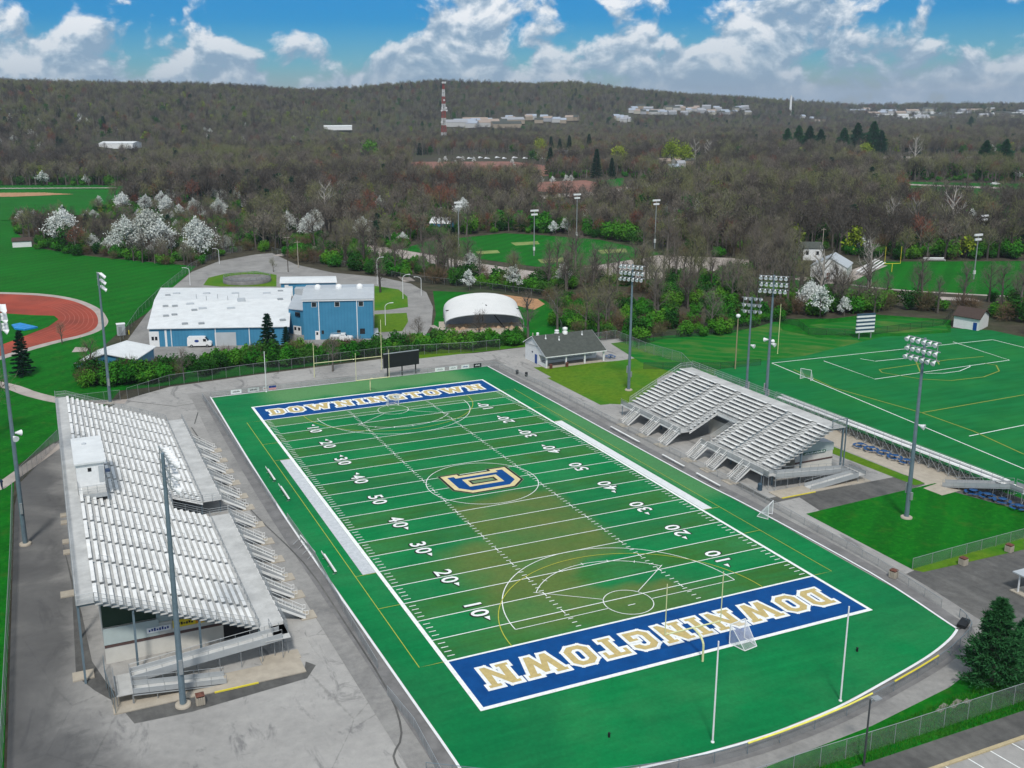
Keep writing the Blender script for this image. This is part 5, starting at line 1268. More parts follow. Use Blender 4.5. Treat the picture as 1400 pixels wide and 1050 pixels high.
mb=MB(); b0,b1=ring[3][2],ring[3][N-2]; vs=[(b0.x,b0.y,.05),(b1.x,b1.y,.05)]+[(ring[3][i].x,ring[3][i].y,min(ring[3][i].z-.1,3.8)) for i in range(N-2,1,-1)]; mb.add(vs,[tuple(range(len(vs)))]); mb.build('back_wall',plain('grey_blue_wall',(.30,.33,.38,1),.8),C0)
mb=MB(); q=(b0+b1)/2; mb.tube((b0.x,b0.y,3.8),(b1.x,b1.y,3.8),.15,.15,6); mb.tube((q.x,q.y,.1),(q.x,q.y,5.6),.12,.12,6); mb.tube((q.x,q.y-2,5.5),(q.x+2.5,q.y-9,.2),.14,.14,6); mb.build('dark_brace','black',C0)
# pile material beneath
M['rubble']=plain('tan_rubble',(.35,.25,.17,1),.95,var=.3,scale=1)
mb=MB(); 
for k in range(26):
    q=L.lerp(Rr,rng.random()*.95)+V3((rng.uniform(0,3),rng.uniform(-2,6),0)); mb.lathe((q.x,q.y,.05),[(rng.uniform(.6,1.4),0),(rng.uniform(.3,.6),rng.uniform(.2,.5)),(0,rng.uniform(.5,.9))],7)
tag(mb.build('rubble_heap','rubble'),'tan rubble heaps lying under the arched canopy','rubble',kind='stuff')
# generic houses
def house(name,label,cat,p,L,Wd,h,rz_,ang,roofm,wallm,group=None,wins=True,z0=None):
    z0=p[2] if z0 is None else z0; u=V3((math.cos(ang),math.sin(ang),0)); v=V3((-u.y,u.x,0)); p=V3((p[0],p[1],0))
    a,b,c,d=p-u*L/2-v*Wd/2,p+u*L/2-v*Wd/2,p+u*L/2+v*Wd/2,p-u*L/2+v*Wd/2
    R,rf=qgable(name,label,cat,a,b,c,d,h,rz_,roofm,wallm,z0=z0,group=group,over=.3)
    if wins:
        n=max(2,int(L/3.5))
        for k in range(n): mb=MB(); wallbox(mb,a,b,(k+.5)/n,1.0,z0+h*.45,z0+h*.75); mb.build('window','glass',R)
        mb=MB(); wallbox(mb,b,c,.5,1.1,z0+.1,z0+2.2); mb.build('door','brown',R)
    return R
q=g(1136,378); R=house('sports_building','white gabled building seen through bare trunks beside the far football field','building',q,13,11.5,4.2,7.3,.68+PI,'greyroof','white')
q=g(1107,354); house('white_house','white two storey house with a dark grey roof behind the gabled building','house',q,7.5,7,4.6,6.4,-.5,'rooff','white')
a,b,c=g(1303,447),g(1337,453),g(1355,447); 
R,rf=qgable('storage_shed','white shed with a dark brown roof at the corner of the second turf field','shed',a,b,c+V3((0,1,0)),a+(c-b)+V3((0,1,0)),3.2,4.9,'brownroof','white',axis='ab',over=.4)
mb=MB(); wallbox(mb,a,b,.86,1.0,.05,2.1); mb.build('door','bluedoor',R)
q=g(31,337); R=house('field_shed','tiny white shed with a dark red roof on the wide grass field','shed',q,7.5,5,2.6,3.8,-.05,'brownroof','white',wins=False); 
q=g(605,312); R=house('park_pavilion','small blue pavilion with a white roof among bushes by the softball field','pavilion',q,10,8,2.8,5.2,-.7,'whiteroof','blue',wins=False)
# circular tank behind the white roof
q=g(338,385); mb=MB(); R=thing('round_tank','low round concrete tank with railings behind the white roofed building','tank',q)
mb.lathe(q,[(8,0),(8,1.3),(7.6,1.3),(7.6,.7),(0,.7)],28); mb.build('wall','shoulder',R); mb=MB(); pts=[q+V3((7.8*math.cos(t_),7.8*math.sin(t_),1.3)) for t_ in np.linspace(0,2*PI,24)]; railing(mb,pts,1.0,2,3,.05); mb.build('railing','steel',R)
# ---- vehicles
def wheels(R,xs,w_,r=.36):
    me=None
    for x in xs:
        for s in (-1,1):
            mb=MB(); mb.tube((x,s*(w_/2-.22),r),(x,s*(w_/2+.02),r),r,r,14); o=mb.build('wheel','rubber',R); mb=MB(); mb.tube((x,s*(w_/2-.2),r),(x,s*(w_/2+.035),r),r*.55,r*.55,10); mb.build('rim','steel',o)
def body(mb,prof,w_,taper=.93):
    n=len(prof); vs=[];
    zs=[p[1] for p in prof]; zm=max(zs)
    def hw(z): return w_/2*(1 if z<zm*.5 else 1-(1-taper)*(z-zm*.5)/(zm*.5))
    for s in (-1,1): vs+=[(x,s*hw(z),z) for x,z in prof]
    mb.add(vs,[tuple(range(n)),tuple(range(2*n-1,n-1,-1))]+[(i,n+i,n+(i+1)%n,(i+1)%n) for i in range(n)])
    return mb
def van(label):
    R=thing('van',label,'van',(0,0,0)); mb=MB(); body(mb,[(-2.9,.35),(-2.95,1.0),(-2.85,2.45),(-2.7,2.6),(1.0,2.6),(1.35,2.5),(2.05,1.5),(2.75,1.25),(2.9,1.0),(2.9,.4)],2.0); mb.build('body','white',R)
    mb=MB()
    for s in (-1,1): mb.para((1.0,s*.99,1.45),(.75,0,0),(0,s*.01,0),(-.1,-s*.03,.65))
    mb.build('side_window','glass',R); mb=MB(); mb.add([(2.08,-.8,1.52),(2.08,.8,1.52),(1.44,.76,2.42),(1.44,-.76,2.42)],[(0,1,2,3)]); mb.build('windscreen','glass',R)
    mb=MB(); mb.add([(-.6+.55*math.cos(k*.45),-1.012+.02*math.sin(k*.45),1.6+.32*math.sin(k*.45)) for k in range(14)],[tuple(range(14))]); mb.build('round_logo','sign_blue',R)
    for s in (-1,1): mb=MB(); mb.box(2.86,s*.7-.15,.85,2.93,s*.7+.15,1.05); mb.build('headlight','lampglass',R); mb=MB(); mb.box(-2.97,s*.85-.08,1.0,-2.93,s*.85+.08,1.5); mb.build('tail_light','sign_red',R)
    mb=MB(); mb.box(-2.96,-.98,.35,2.94,.98,.5); mb.build('bumper','black',R)
    wheels(R,(-1.9,1.9),2.0); return R
R=van('white delivery van with a dark blue round emblem parked by the low blue building'); q=g(274,474); R.location=(q.x,q.y,.07); R.rotation_euler[2]=-.36
def pickup(label,col='white'):
    R=thing('pickup_truck',label,'pickup truck',(0,0,0)); mb=MB(); body(mb,[(-.6,.45),(-.6,1.25),(-.35,1.95),(.75,1.98),(1.3,1.35),(2.45,1.25),(2.65,1.0),(2.65,.45)],1.95); mb.build('cab',col,R)
    mb=MB(); mb.box(-2.95,-.98,.6,-.62,.98,1.5); mb.box(-2.95,-1.0,1.5,-.62,-.72,1.62); mb.box(-2.95,.72,1.5,-.62,1.0,1.62); mb.build('service_bed',col,R)
    mb=MB()
    for k in range(3): mb.box(-2.8+k*.75,-1.0,.85,-2.2+k*.75,-.985,1.35)
    mb.build('tool_locker','steel',R); mb=MB(); mb.tube((-2.9,-.8,1.9),(.9,-.8,2.15),.04,.04,5); mb.tube((-2.9,.8,1.9),(.9,.8,2.15),.04,.04,5)
    for x in (-2.9,-.7): 
        for s in (-.8,.8): mb.tube((x,s,1.5),(x,s,1.95),.04,.04,5)
    mb.build('ladder_rack','steel',R)
    mb=MB()
    for s in (-1,1): mb.para((-.25,s*.93,1.35),(.95,0,0),(0,s*.01,0),(0,-s*.02,.48))
    mb.build('side_window','glass',R); mb=MB(); mb.add([(1.28,-.8,1.4),(1.28,.8,1.4),(.82,.76,1.92),(.82,-.76,1.92)],[(0,1,2,3)]); mb.build('windscreen','glass',R)
    for s in (-1,1): mb=MB(); mb.box(2.6,s*.7-.15,.85,2.68,s*.7+.15,1.05); mb.build('headlight','lampglass',R)
    wheels(R,(-1.85,1.75),1.95,.4); return R
R=pickup('white service pickup truck with a ladder rack in front of the tall blue block'); q=g(468,467); R.location=(q.x,q.y,.07); R.rotation_euler[2]=-.38
def car(label,col):
    R=thing('parked_car',label,'car',(0,0,0)); mb=MB(); body(mb,[(-2.2,.35),(-2.25,.95),(-1.7,1.05),(-1.2,1.45),(.4,1.48),(1.15,1.0),(2.1,.88),(2.2,.4)],1.8,.85); mb.build('body',col,R)
    mb=MB()
    for s in (-1,1): mb.para((-1.15,s*.84,1.05),(1.9,0,0),(0,s*.01,0),(0,-s*.06,.32))
    mb.add([(1.1,-.7,1.05),(1.1,.7,1.05),(.48,.66,1.45),(.48,-.66,1.45)],[(0,1,2,3)]); mb.build('window','glass',R); wheels(R,(-1.35,1.35),1.8,.32); return R
R=car('white car parked half hidden behind the spruce by the low blue building','white'); q=g(352,469); R.location=(q.x,q.y,.07); R.rotation_euler[2]=2.0
c0=car('white car','white'); first=True
cars=[(1361,256),(1228,258)]
for i,(px,lab) in enumerate([(1259,'pale car at the left end of the row parked before the far right woods'),(1274,'second car from the left in the row before the far right woods'),(1300,'middle car of the row before the far right woods'),(1322,'car right of the middle of the row before the far right woods'),(1345,'car near the dark evergreens in the far right row'),(1378,'white car at the right end of the row before the far right woods'),(1388,'rightmost white car of the far right row')]):
    q=hit(px,218.5); 
    o=c0 if first else dup(c0); first=False; o.location=q+V3((0,0,.1)); o.rotation_euler[2]=.3; o.scale=(1.4,)*3; o['label']=lab; o['group']='cars parked before the far right woods'
for i in range(11):
    q=hit(628+i*12.3+(i*7%5),217+(i%2)); o=dup(c0,q+V3((0,0,.1)),.3+.2*(i%3),(1.5,)*3,label='light coloured car in the parked row beyond the red brown meadow',group='cars parked beyond the meadow')
q=g(1361,253); o=dup(c0,q,-.3,label='lone white car on the path across the far right meadow'); del o['group']
# ---- poles and lamps
def streetlamp(px,py,h,ang,label):
    q=g(px,py); R=thing('street_lamp',label,'street lamp',q,'curved street lamps'); mb=MB(); mb.tube(q,q+V3((0,0,h*.85)),.11,.08,8)
    d=V3((math.cos(ang),math.sin(ang),0)); pts=[q+V3((0,0,h*.85))+d*(1.8*(1-math.cos(t_)))+V3((0,0,h*.15*math.sin(t_))) for t_ in np.linspace(0,PI/2,6)]; mb.path(pts,.07,6); mb.build('pole','white',R); mb=MB(); e_=pts[-1]; mb.box(e_.x-.15,e_.y-.15,e_.z-.12,e_.x+.65*d.x+.2,e_.y+.2,e_.z+.04); mb.build('lamp_head','white',R)
for px,py,h,an,l in ((300,361,6,3.0,'white curved street lamp by the road fork near the white blossom trees'),(260,390,6,3.0,'white curved street lamp left behind the white roofed building'),(511,326,8,3.3,'white curved street lamp by the junction behind the blue building'),(516,389,9,.3,'white curved street lamp just behind the tall blue block'),(551,409,7.5,.2,'white curved street lamp on the grass island right of the tall blue block'),(576,404,6,2.9,'grey curved street lamp at the road bend by the fence'),(527,445,6,.3,'pale lamp pole on the lower grass island'),(600,300,6,.3,'white curved street lamp behind the blue pavilion')): streetlamp(px,py,h,an,l)
def softpole(px,py,pt,label,n=2,hh=None):
    q=g(px,py); 
    lo,hi=2,60
    for _ in range(30):
        m_=(lo+hi)/2; X=np.array([q.x,q.y,m_])-CAM; c_=X@RM; yy=PY0-FPX*c_[1]/-c_[2]
        if yy>pt: lo=m_
        else: hi=m_
    h=lo; R=thing('field_light',label,'floodlight',q,'ball field light poles'); mb=MB(); mb.tube(q,q+V3((0,0,h)),.24,.14,8); mb.build('pole','steel',R)
    for k in range(n): mb=MB(); mb.box(q.x-1.7+.4*k,q.y-.25,h-.6-k*1.5 if False else q.z+h-.6-k*1.5,q.x+1.7-.4*k,q.y+.25,q.z+h+.05-k*1.5); mb.build('lamp_bank','white',R)
    mb=MB(); mb.box(q.x-.3,q.y-.3,h*.12,q.x+.3,q.y+.3,h*.2); mb.build('control_box','white',R)
for px,py,pt,l in ((627,347,276,'softball field light pole left of the others'),(730,350,287,'second softball field light pole, nearer and lower'),(788,330,265,'third softball field light pole at the far edge'),(895,340,273,'rightmost softball field light pole in front of bare woods'),(1331,382,320,'far football field light pole, the nearer of the pair'),(1341,345,294,'far football field light pole, the farther of the pair')): softpole(px,py,pt,l)
for px,py,h,l in ((394,372,13,'dark utility pole behind the narrow white roofed wing'),(1123,355,12,'wooden utility pole with a crossarm behind the white gabled building'),(408,366,10,'pale utility pole by the road behind the blue building')):
    q=g(px,py); R=thing('utility_pole',l,'utility pole',q); mb=MB(); mb.tube(q,q+V3((0,0,h)),.16,.11,8); mb.build('pole',plain('dark_wood',(.06,.05,.04,1),.9) if h==13 else 'beige',R); mb=MB(); mb.bar(q+V3((-1.1,0,h-.6)),q+V3((1.1,0,h-.6)),.12); mb.build('crossarm','beige',R)
# wooden pole with light, flag pole near field 2
q=g(1005,505); R=thing('wooden_pole','tan wooden pole with a round white lamp left of the floodlights','pole',q); mb=MB(); mb.tube(q,q+V3((0,0,12)),.16,.12,8); mb.build('pole',plain('tan_wood',(.26,.22,.13,1),.9),R); mb=MB(); mb.lathe(q+V3((0,0,11.7)),[(.25,0),(.5,.3),(.45,.7),(0,.9)],10); mb.build('lamp_head','white',R)
pole('net_pole',g(1063,484),12,.08,'paleyellow','thin pale pole on the grass behind the tallest floodlight','pole')
q=g(1192,620); 
# second scoreboard with blue and white stripes
q=g(1182,463); R=thing('scoreboard','white and dark blue striped scoreboard behind the second turf field','scoreboard',q); u=V3((math.cos(-.15),math.sin(-.15),0)); n_=V3((-.15,-1,0)).normalized()
mb=MB()
for k in range(10): mb.cur=k%2; mb.para(q+u*-2.6+V3((0,0,1.6+.48*k)),u*5.2,-n_*.3,(0,0,.48))
mb.build('panel',['white',plain('dark_slate_blue',(.03,.07,.11,1),.5)],R)
for s in (-1.7,1.7): mb=MB(); p=q+u*s; mb.bar(p,p+V3((0,0,1.7)),.2); mb.build('post','steel',R)
# far football goalpost + bleacher + bench
q=g(1219,372); R=thing('goalpost','small yellow goalpost at the left end of the far football field','goalpost',q); mb=MB(); mb.tube(q,q+V3((0,0,3)),.12,.12,6); mb.tube(q+V3((-2.8,.8,3)),q+V3((2.8,-.8,3)),.1,.1,6); mb.build('crossbar','yellow',R); mb=MB(); mb.tube(q+V3((-2.8,.8,3)),q+V3((-2.8,.8,9)),.08,.08,6); mb.tube(q+V3((2.8,-.8,3)),q+V3((2.8,-.8,9)),.08,.08,6); mb.build('upright','yellow',R)
a,b=g(1185,377),g(1210,360); R=thing('bleacher','small aluminium bleacher row by the far football field','bleacher',a); 
for k in range(4): mb=MB(); o=V3((-1.0*k,.5*k,.4+.4*k)); mb.bar(a+o,b+o,.7,.08); mb.build('seat_row','alu',R)
mb=MB(); 
for k in range(5): p=a.lerp(b,k/4); mb.bar(p,p+V3((-3,1.5,1.6)),.1); mb.bar(p+V3((-3,1.5,0)),p+V3((-3,1.5,1.6)),.1)
mb.build('support_frame','steel',R)
a,b=g(1264,357),g(1292,357); mb=MB(); mb.bar(a+V3((0,0,.5)),b+V3((0,0,.5)),.8,.1); mb.bar(a+V3((0,.6,1.1)),b+V3((0,.6,1.1)),.1,.5); mb.bar(a,a+V3((0,0,.5)),.2); mb.bar(b,b+V3((0,0,.5)),.2); tag(mb.build('team_bench','white'),'long white bench on the far side of the far football field','bench')
# posts of football practice, blue mat on track infield
q=gg([(16,446),(28,443.5),(52,449),(34,452.5),(20,451)]); mb=MB(); mb.prism([(p.x,p.y) for p in q],.1,.5); tag(mb.build('landing_mat',plain('bright_blue_tarp',(.01,.20,.50,1),.5,var=.3,scale=1)),'bright blue high jump mat on the running track infield','mat')
q=gg([(98,482),(118,481),(122,476),(103,475)]); sheet('sand_pit',q,.09,'palegravel',True)
# lattice radio tower
q=hit(607,200); 
R=thing('radio_tower','tall red and white lattice radio tower with dishes above the woods','radio tower',q)
lo,hi=20,200
for _ in range(30):
    m_=(lo+hi)/2; c_=(np.array([q.x,q.y,q.z+m_])-CAM)@RM
    if PY0-FPX*c_[1]/-c_[2]>112: lo=m_
    else: hi=m_
TH=lo; ns=9; M['towerred']=plain('tower_red',(.30,.05,.04,1),.6); M['towerwhite']=plain('tower_white',(.6,.6,.6,1),.6)
wd=lambda t_: 5.2*(1-t_)**.8+1.5
for k in range(ns):
    t0,t1=k/ns,(k+1)/ns; mb=MB(); z0_,z1_=q.z+TH*t0,q.z+TH*t1; w0,w1=wd(t0),wd(t1)
    cr=[(-1,-1),(1,-1),(1,1),(-1,1)]
    for i in range(4):
        a_=V3((q.x+cr[i][0]*w0/2,q.y+cr[i][1]*w0/2,z0_)); b_=V3((q.x+cr[i][0]*w1/2,q.y+cr[i][1]*w1/2,z1_)); j=(i+1)%4
        a2_=V3((q.x+cr[j][0]*w0/2,q.y+cr[j][1]*w0/2,z0_)); b2_=V3((q.x+cr[j][0]*w1/2,q.y+cr[j][1]*w1/2,z1_))
        mb.bar(a_,b_,.5); m0=a_.lerp(b_,.5); m1=a2_.lerp(b2_,.5); mb.bar(a_,m1,.28); mb.bar(m1,b_,.28); mb.bar(a_,a2_,.3); mb.bar(a2_,m0,.22); mb.bar(m0,b2_,.22)
    mb.build('lattice_section','towerred' if k%2==0 else 'towerwhite',R)
for z_,dx_ in ((.38,-4),(.56,-4),(.56,4),(.6,3.4),(.6,-3),(.72,0),(.99,-2),(.99,2),(.99,0)):
    mb=MB(); c_=V3((q.x+dx_,q.y-1.5,q.z+TH*z_)); mb.tube(c_,c_+V3((0,-.8,0)),1.2,1.4,12); mb.build('dish','towerwhite',R)
q=hit(1080,158); mb=MB(); mb.tube(q,q+V3((0,0,48)),3.2,2.6,12); mb.tube(q+V3((0,0,48)),q+V3((0,0,50)),2.9,2.9,12); tag(mb.build('chimney','white'),'tall white chimney on the plain before the far horizon','chimney')
# person on the left sidewalk
def person(p,rz_):
    R=MB(); 
    me=bpy.data.meshes.new('person'); 
    vs=[(0,0,.95),(0,0,1.15),(0,0,1.38),(0,.02,1.5),(0,.03,1.62),(0,.03,1.72),(.1,0,.9),(.13,.12,.5),(.13,0,.08),(.13,.14,.04),(-.1,0,.9),(-.11,-.1,.5),(-.11,-.28,.1),(-.11,-.15,.05),(.2,0,1.4),(.27,.05,1.12),(.24,.25,.98),(-.2,0,1.4),(-.27,.05,1.12),(-.24,.25,.98)]
    es=[(0,1),(1,2),(2,3),(3,4),(4,5),(0,6),(6,7),(7,8),(8,9),(0,10),(10,11),(11,12),(12,13),(2,14),(14,15),(15,16),(2,17),(17,18),(18,19)]
    rs=[.15,.13,.16,.06,.10,.08,.10,.07,.045,.04,.10,.07,.045,.04,.07,.05,.035,.07,.05,.035]
    me.from_pydata(vs,es,[]); o=bpy.data.objects.new('person',me); COL.objects.link(o); me.materials.append(M['navy'])
    md=o.modifiers.new('s','SKIN'); 
    if not me.skin_vertices: 
        me.update()
    try:
        bpy.context.view_layer.objects.active=o
        for i,sv_ in enumerate(me.skin_vertices[0].data): sv_.radius=(rs[i],rs[i]); sv_.use_root=(i==0)
    except Exception as ex: print('skin',ex)
    s=o.modifiers.new('b','SUBSURF'); s.levels=1; s.render_levels=2
    o.location=p; o.rotation_euler[2]=rz_; return o
q=g(3,669,.07); o=person(q,.5); tag(o,'person in dark navy clothing walking on the sidewalk at the left picture edge','person')
HAZE=0.00007
# ================================================================ VEGETATION AND TOWN
def treemat(name,stops,rough=.95,objvar=.25,scale=.6):
    t=NT(name,rough,0,.05); r=t.node('ShaderNodeObjectInfo').outputs['Random']
    n=t.noise(t.obj(),scale,3,.6)
    f=t.math('ADD',t.math('MULTIPLY',r,.75),t.math('MULTIPLY',n,.35)); t.color(t.ramp(f,stops)); return t.m
M['twig']=treemat('bare_twigs',[(.0,(.080,.066,.053)),(.3,(.130,.112,.093)),(.6,(.175,.152,.126)),(.8,(.13,.135,.065)),(1,(.23,.205,.175))])
M['bark']=treemat('grey_bark',[(.2,(.06,.052,.045)),(.8,(.13,.12,.105))])
M['palebark']=treemat('pale_sycamore_bark',[(.2,(.20,.19,.17)),(.8,(.34,.32,.29))])
M['twigdark']=treemat('dark_bare_twigs',[(.0,(.045,.038,.033)),(.5,(.075,.066,.056)),(1,(.10,.09,.075))])
M['bud']=treemat('olive_budding_twigs',[(.1,(.12,.125,.06)),(.5,(.15,.165,.07)),(1,(.19,.18,.09))])
M['redbud']=treemat('red_budding_twigs',[(.1,(.14,.05,.035)),(1,(.20,.08,.05))])
M['blossom']=treemat('white_blossom',[(.1,(.40,.42,.38)),(.5,(.60,.63,.60)),(1,(.74,.76,.74))])
M['leaf']=treemat('fresh_green_leaves',[(.1,(.012,.09,.008)),(.5,(.035,.165,.014)),(1,(.09,.22,.02))])
M['leafdark']=treemat('dark_green_leaves',[(.1,(.010,.05,.008)),(.5,(.02,.09,.012)),(1,(.045,.12,.02))])
M['leaflime']=treemat('lime_spring_leaves',[(.1,(.13,.20,.015)),(.6,(.20,.27,.02)),(1,(.24,.28,.04))])
M['needle']=treemat('dark_evergreen_needles',[(.1,(.006,.026,.018)),(.6,(.012,.045,.026)),(1,(.02,.06,.03))])
M['pine']=treemat('pine_needles',[(.1,(.008,.045,.02)),(.6,(.016,.085,.03)),(1,(.03,.11,.035))])
M['brush']=treemat('brown_brush',[(.1,(.09,.06,.04)),(.6,(.14,.10,.06)),(1,(.10,.11,.05))])
def mesh_np(name,V,F,mat):
    me=bpy.data.meshes.new(name); nv,nf=len(V),len(F); k=F.shape[1]
    me.vertices.add(nv); me.vertices.foreach_set('co',np.asarray(V,np.float32).ravel())
    me.loops.add(nf*k); me.loops.foreach_set('vertex_index',F.astype(np.int32).ravel())
    me.polygons.add(nf); me.polygons.foreach_set('loop_start',np.arange(0,nf*k,k,dtype=np.int32)); me.polygons.foreach_set('loop_total',np.full(nf,k,np.int32))
    me.update(calc_edges=True); me.materials.append(M[mat]); return me
def slivers(P,Dv,L,w_,r):
    "thin triangles at P along Dv"
    n=len(P); Dv=Dv/np.linalg.norm(Dv,axis=1)[:,None]; s=np.cross(Dv,r.normal(size=(n,3))); s/=np.linalg.norm(s,axis=1)[:,None]
    L=np.asarray(L).reshape(-1,1); a=P-s*w_/2; b=P+s*w_/2; c=P+Dv*L
    V=np.stack([a,b,c],1).reshape(-1,3); F=np.arange(3*n).reshape(-1,3); return V,F
def quads(P,size,r,flat=0.0,Nn=None):
    n=len(P); N=r.normal(size=(n,3)); 
    if Nn is not None: N=N*.6+Nn
    N/=np.linalg.norm(N,axis=1)[:,None]
    t_=np.cross(N,r.normal(size=(n,3))); t_/=np.linalg.norm(t_,axis=1)[:,None]; b=np.cross(N,t_); sz=(size*(.6+.8*r.rand(n)))[:,None]
    t_=t_*sz/2; b=b*sz/2*.75; V=np.stack([P-t_-b,P+t_-b,P+t_+b,P-t_+b],1).reshape(-1,3); return V,np.arange(4*n).reshape(-1,4)
def skeleton(h,spread,r,nl=9,sub=4,lean=.0,first=.3):
    "limbs: list of (p,q,r0,r1); returns tube segs and tip points"
    segs=[]; tips=[]; dirs=[]
    top=V3((r.normal()*lean,r.normal()*lean,h*.78)); tr=h*.022
    ms=[V3((0,0,0)),V3((top.x*.3,top.y*.3,h*.3)),V3((top.x*.7,top.y*.7,h*.55)),top]
    rad=[tr*1.3,tr,tr*.7,tr*.3]
    for i in range(3): segs.append((ms[i],ms[i+1],rad[i],rad[i+1]))
    for k in range(nl):
        t_=first+(1-first)*(k+.5)/nl; 
        z=h*.78*t_; p=V3((top.x*t_,top.y*t_,z)); az=k*2.4+r.rand()*1.2; up=.55+.6*t_+r.rand()*.4
        ln=spread*(1.15-.55*t_)*(.8+.4*r.rand()); d=V3((math.cos(az),math.sin(az),up)).normalized(); q=p+d*ln*1.2
        q2=q+V3((d.x*.5,d.y*.5,d.z+.35)).normalized()*ln*.55
        segs.append((p,q,tr*.45,tr*.22)); segs.append((q,q2,tr*.22,tr*.08)); tips+=[q,q2]; dirs+=[d,d]
        for j in range(sub):
            s=.35+.6*(j+r.rand()*.6)/sub; pp=p.lerp(q,s); dd=(d+V3((r.normal(),r.normal(),r.normal()*.6+.35))*.75).normalized(); qq=pp+dd*ln*(.5+.3*r.rand()); segs.append((pp,qq,tr*.18,tr*.06)); tips.append(qq); dirs.append(dd); tips.append(pp.lerp(qq,.6)); dirs.append(dd)
    return segs,tips,dirs
def segmesh(name,segs,mat,n=4):
    mb=MB()
    for a,b,r0,r1 in segs: mb.tube(a,b,r0,r1,n,False)
    me=bpy.data.meshes.new(name); me.from_pydata(mb.v,[],mb.f); me.materials.append(M[mat]); me.polygons.foreach_set('use_smooth',[True]*len(mb.f)); return me
def baretree(seed,h,spread,ntw,tw,tl,bark='bark',twm='twig',nl=9,sub=4,rmul=1,first=.3):
    r=np.random.RandomState(seed); segs,tips,dirs=skeleton(h,spread,r,nl,sub,.4,first)
    if rmul!=1: segs=[(a,b,r0*rmul,r1*rmul) for a,b,r0,r1 in segs]
    tr=segmesh('trunk',segs,bark,5 if ntw>800 else 3)
    T=np.array([tuple(t_) for t_ in tips]); Dd=np.array([tuple(t_) for t_ in dirs]); i=r.randint(0,len(T),ntw)
    P=T[i]+r.normal(size=(ntw,3))*spread*.20; Dv=Dd[i]*.6+r.normal(size=(ntw,3))*.55+np.array([0,0,.35]); V,F=slivers(P,Dv,tl*(.5+r.rand(ntw)),tw,r)
    return tr,mesh_np('crown',V,F,twm)
def leaftree(seed,h,spread,n,size,leafm,nl=9,sub=3,jit=.22,shape='round',trunkh=None):
    r=np.random.RandomState(seed); segs,tips,dirs=skeleton(h,spread,r,nl,sub,.3,.2)
    tr=segmesh('trunk',segs,'bark',4); T=np.array([tuple(t_) for t_ in tips]); i=r.randint(0,len(T),n)
    P=T[i]+r.normal(size=(n,3))*spread*jit
    if shape=='cone': # narrow the top
        z=np.clip(P[:,2]/h,0,1.1); k=np.clip(1.3*(1-((z-.5)/.68)**2),.3,1.25); P[:,0]*=k; P[:,1]*=k
    V,F=quads(P,size,r); return tr,mesh_np('crown',V,F,leafm)
def shrubmesh(seed,rx,rz_,n,size,mat,lumps=7,kind='leaf'):
    r=np.random.RandomState(seed); P=[];Nn=[]
    for k in range(lumps):
        c=np.array([r.uniform(-.6,.6)*rx,r.uniform(-.6,.6)*rx,rz_*r.uniform(.35,.75)]); rr=np.array([rx*r.uniform(.35,.55)]*2+[rz_*r.uniform(.3,.45)])
        m=n//lumps; d=r.normal(size=(m,3)); d/=np.linalg.norm(d,axis=1)[:,None]; P.append(c+d*rr*(r.rand(m,1)**.25)*(1+.12*r.normal(size=(m,1)))); Nn.append(d)
    P=np.concatenate(P); Nn=np.concatenate(Nn); P[:,2]=np.abs(P[:,2])+.05
    if kind=='leaf': V,F=quads(P,size,r,Nn=Nn)
    else: V,F=slivers(P,Nn+np.array([0,0,.6])+r.normal(size=P.shape)*.3,size*(.6+.8*r.rand(len(P))),.05,r)
    return mesh_np('foliage',V,F,mat)
def conifer(seed,h,R0,n,mat,size=.35,droop=.25):
    r=np.random.RandomState(seed); tr=segmesh('trunk',[(V3((0,0,0)),V3((0,0,h*.97)),h*.018,h*.004)],'bark',5)
    P=[];D=[]; nb=int(h*7)
    for b in range(nb):
        t_=((b+.5)/nb)**.85; z=h*(.04+.94*t_); rad=R0*(1-t_)**.8*(.8+.35*r.rand())+.15; az=b*2.39996+r.rand()*.3; m=max(6,int(n/nb*(.4+1.4*(1-t_))))
        s=r.rand(m)**.6; d=np.array([math.cos(az),math.sin(az),0]); side=np.array([-d[1],d[0],0]); w_=(1-s)*rad*.33+.08
        p=np.outer(s*rad,d)+np.outer(r.uniform(-1,1,m)*w_,side); p[:,2]=z-droop*s*rad+.18*rad*s*s+r.normal(size=m)*.06; P.append(p); D.append(np.tile(d*.9+np.array([0,0,-.15]),(m,1))+side*r.uniform(-.7,.7,(m,1)))
    P=np.concatenate(P);D=np.concatenate(D); V,F=slivers(P,D+r.normal(size=P.shape)*.25,size*(.7+.8*r.rand(len(P))),size*.42,r); return tr,mesh_np('foliage',V,F,mat)
def bigpine(seed,h,R0,n,mat,size):
    r=np.random.RandomState(seed); segs=[(V3((0,0,0)),V3((0,0,h*.9)),.22,.05)]; P=[];Nn=[]
    for k in range(110):
        t_=(k+.5)/110; z=h*(.06+.9*t_); rad=R0*(.9+.1*math.sin(k*.9))*((1-t_)**.85+.04)*(.62+.55*r.rand()); az=k*2.4+r.rand()*.5
        tip=V3((math.cos(az)*rad,math.sin(az)*rad,z+rad*.12)); segs.append((V3((0,0,z-rad*.12)),tip,.05,.012)); m=n//110
        s=.35+.65*r.rand(m)**.7; c=np.array([0,0,z-rad*.12])+np.outer(s,np.array([tip.x,tip.y,rad*.24])); c+=r.normal(size=(m,3))*np.array([.32,.32,.16])*(.5+s[:,None]*.7)*rad*.38; P.append(c); Nn.append(np.tile([math.cos(az),math.sin(az),.5],(m,1)))
    P=np.concatenate(P);Nn=np.concatenate(Nn); V,F=slivers(P,Nn+r.normal(size=P.shape)*.6,size*(.6+.9*r.rand(len(P))),size*.38,r); return segmesh('trunk',segs,'bark',4),mesh_np('foliage',V,F,mat)
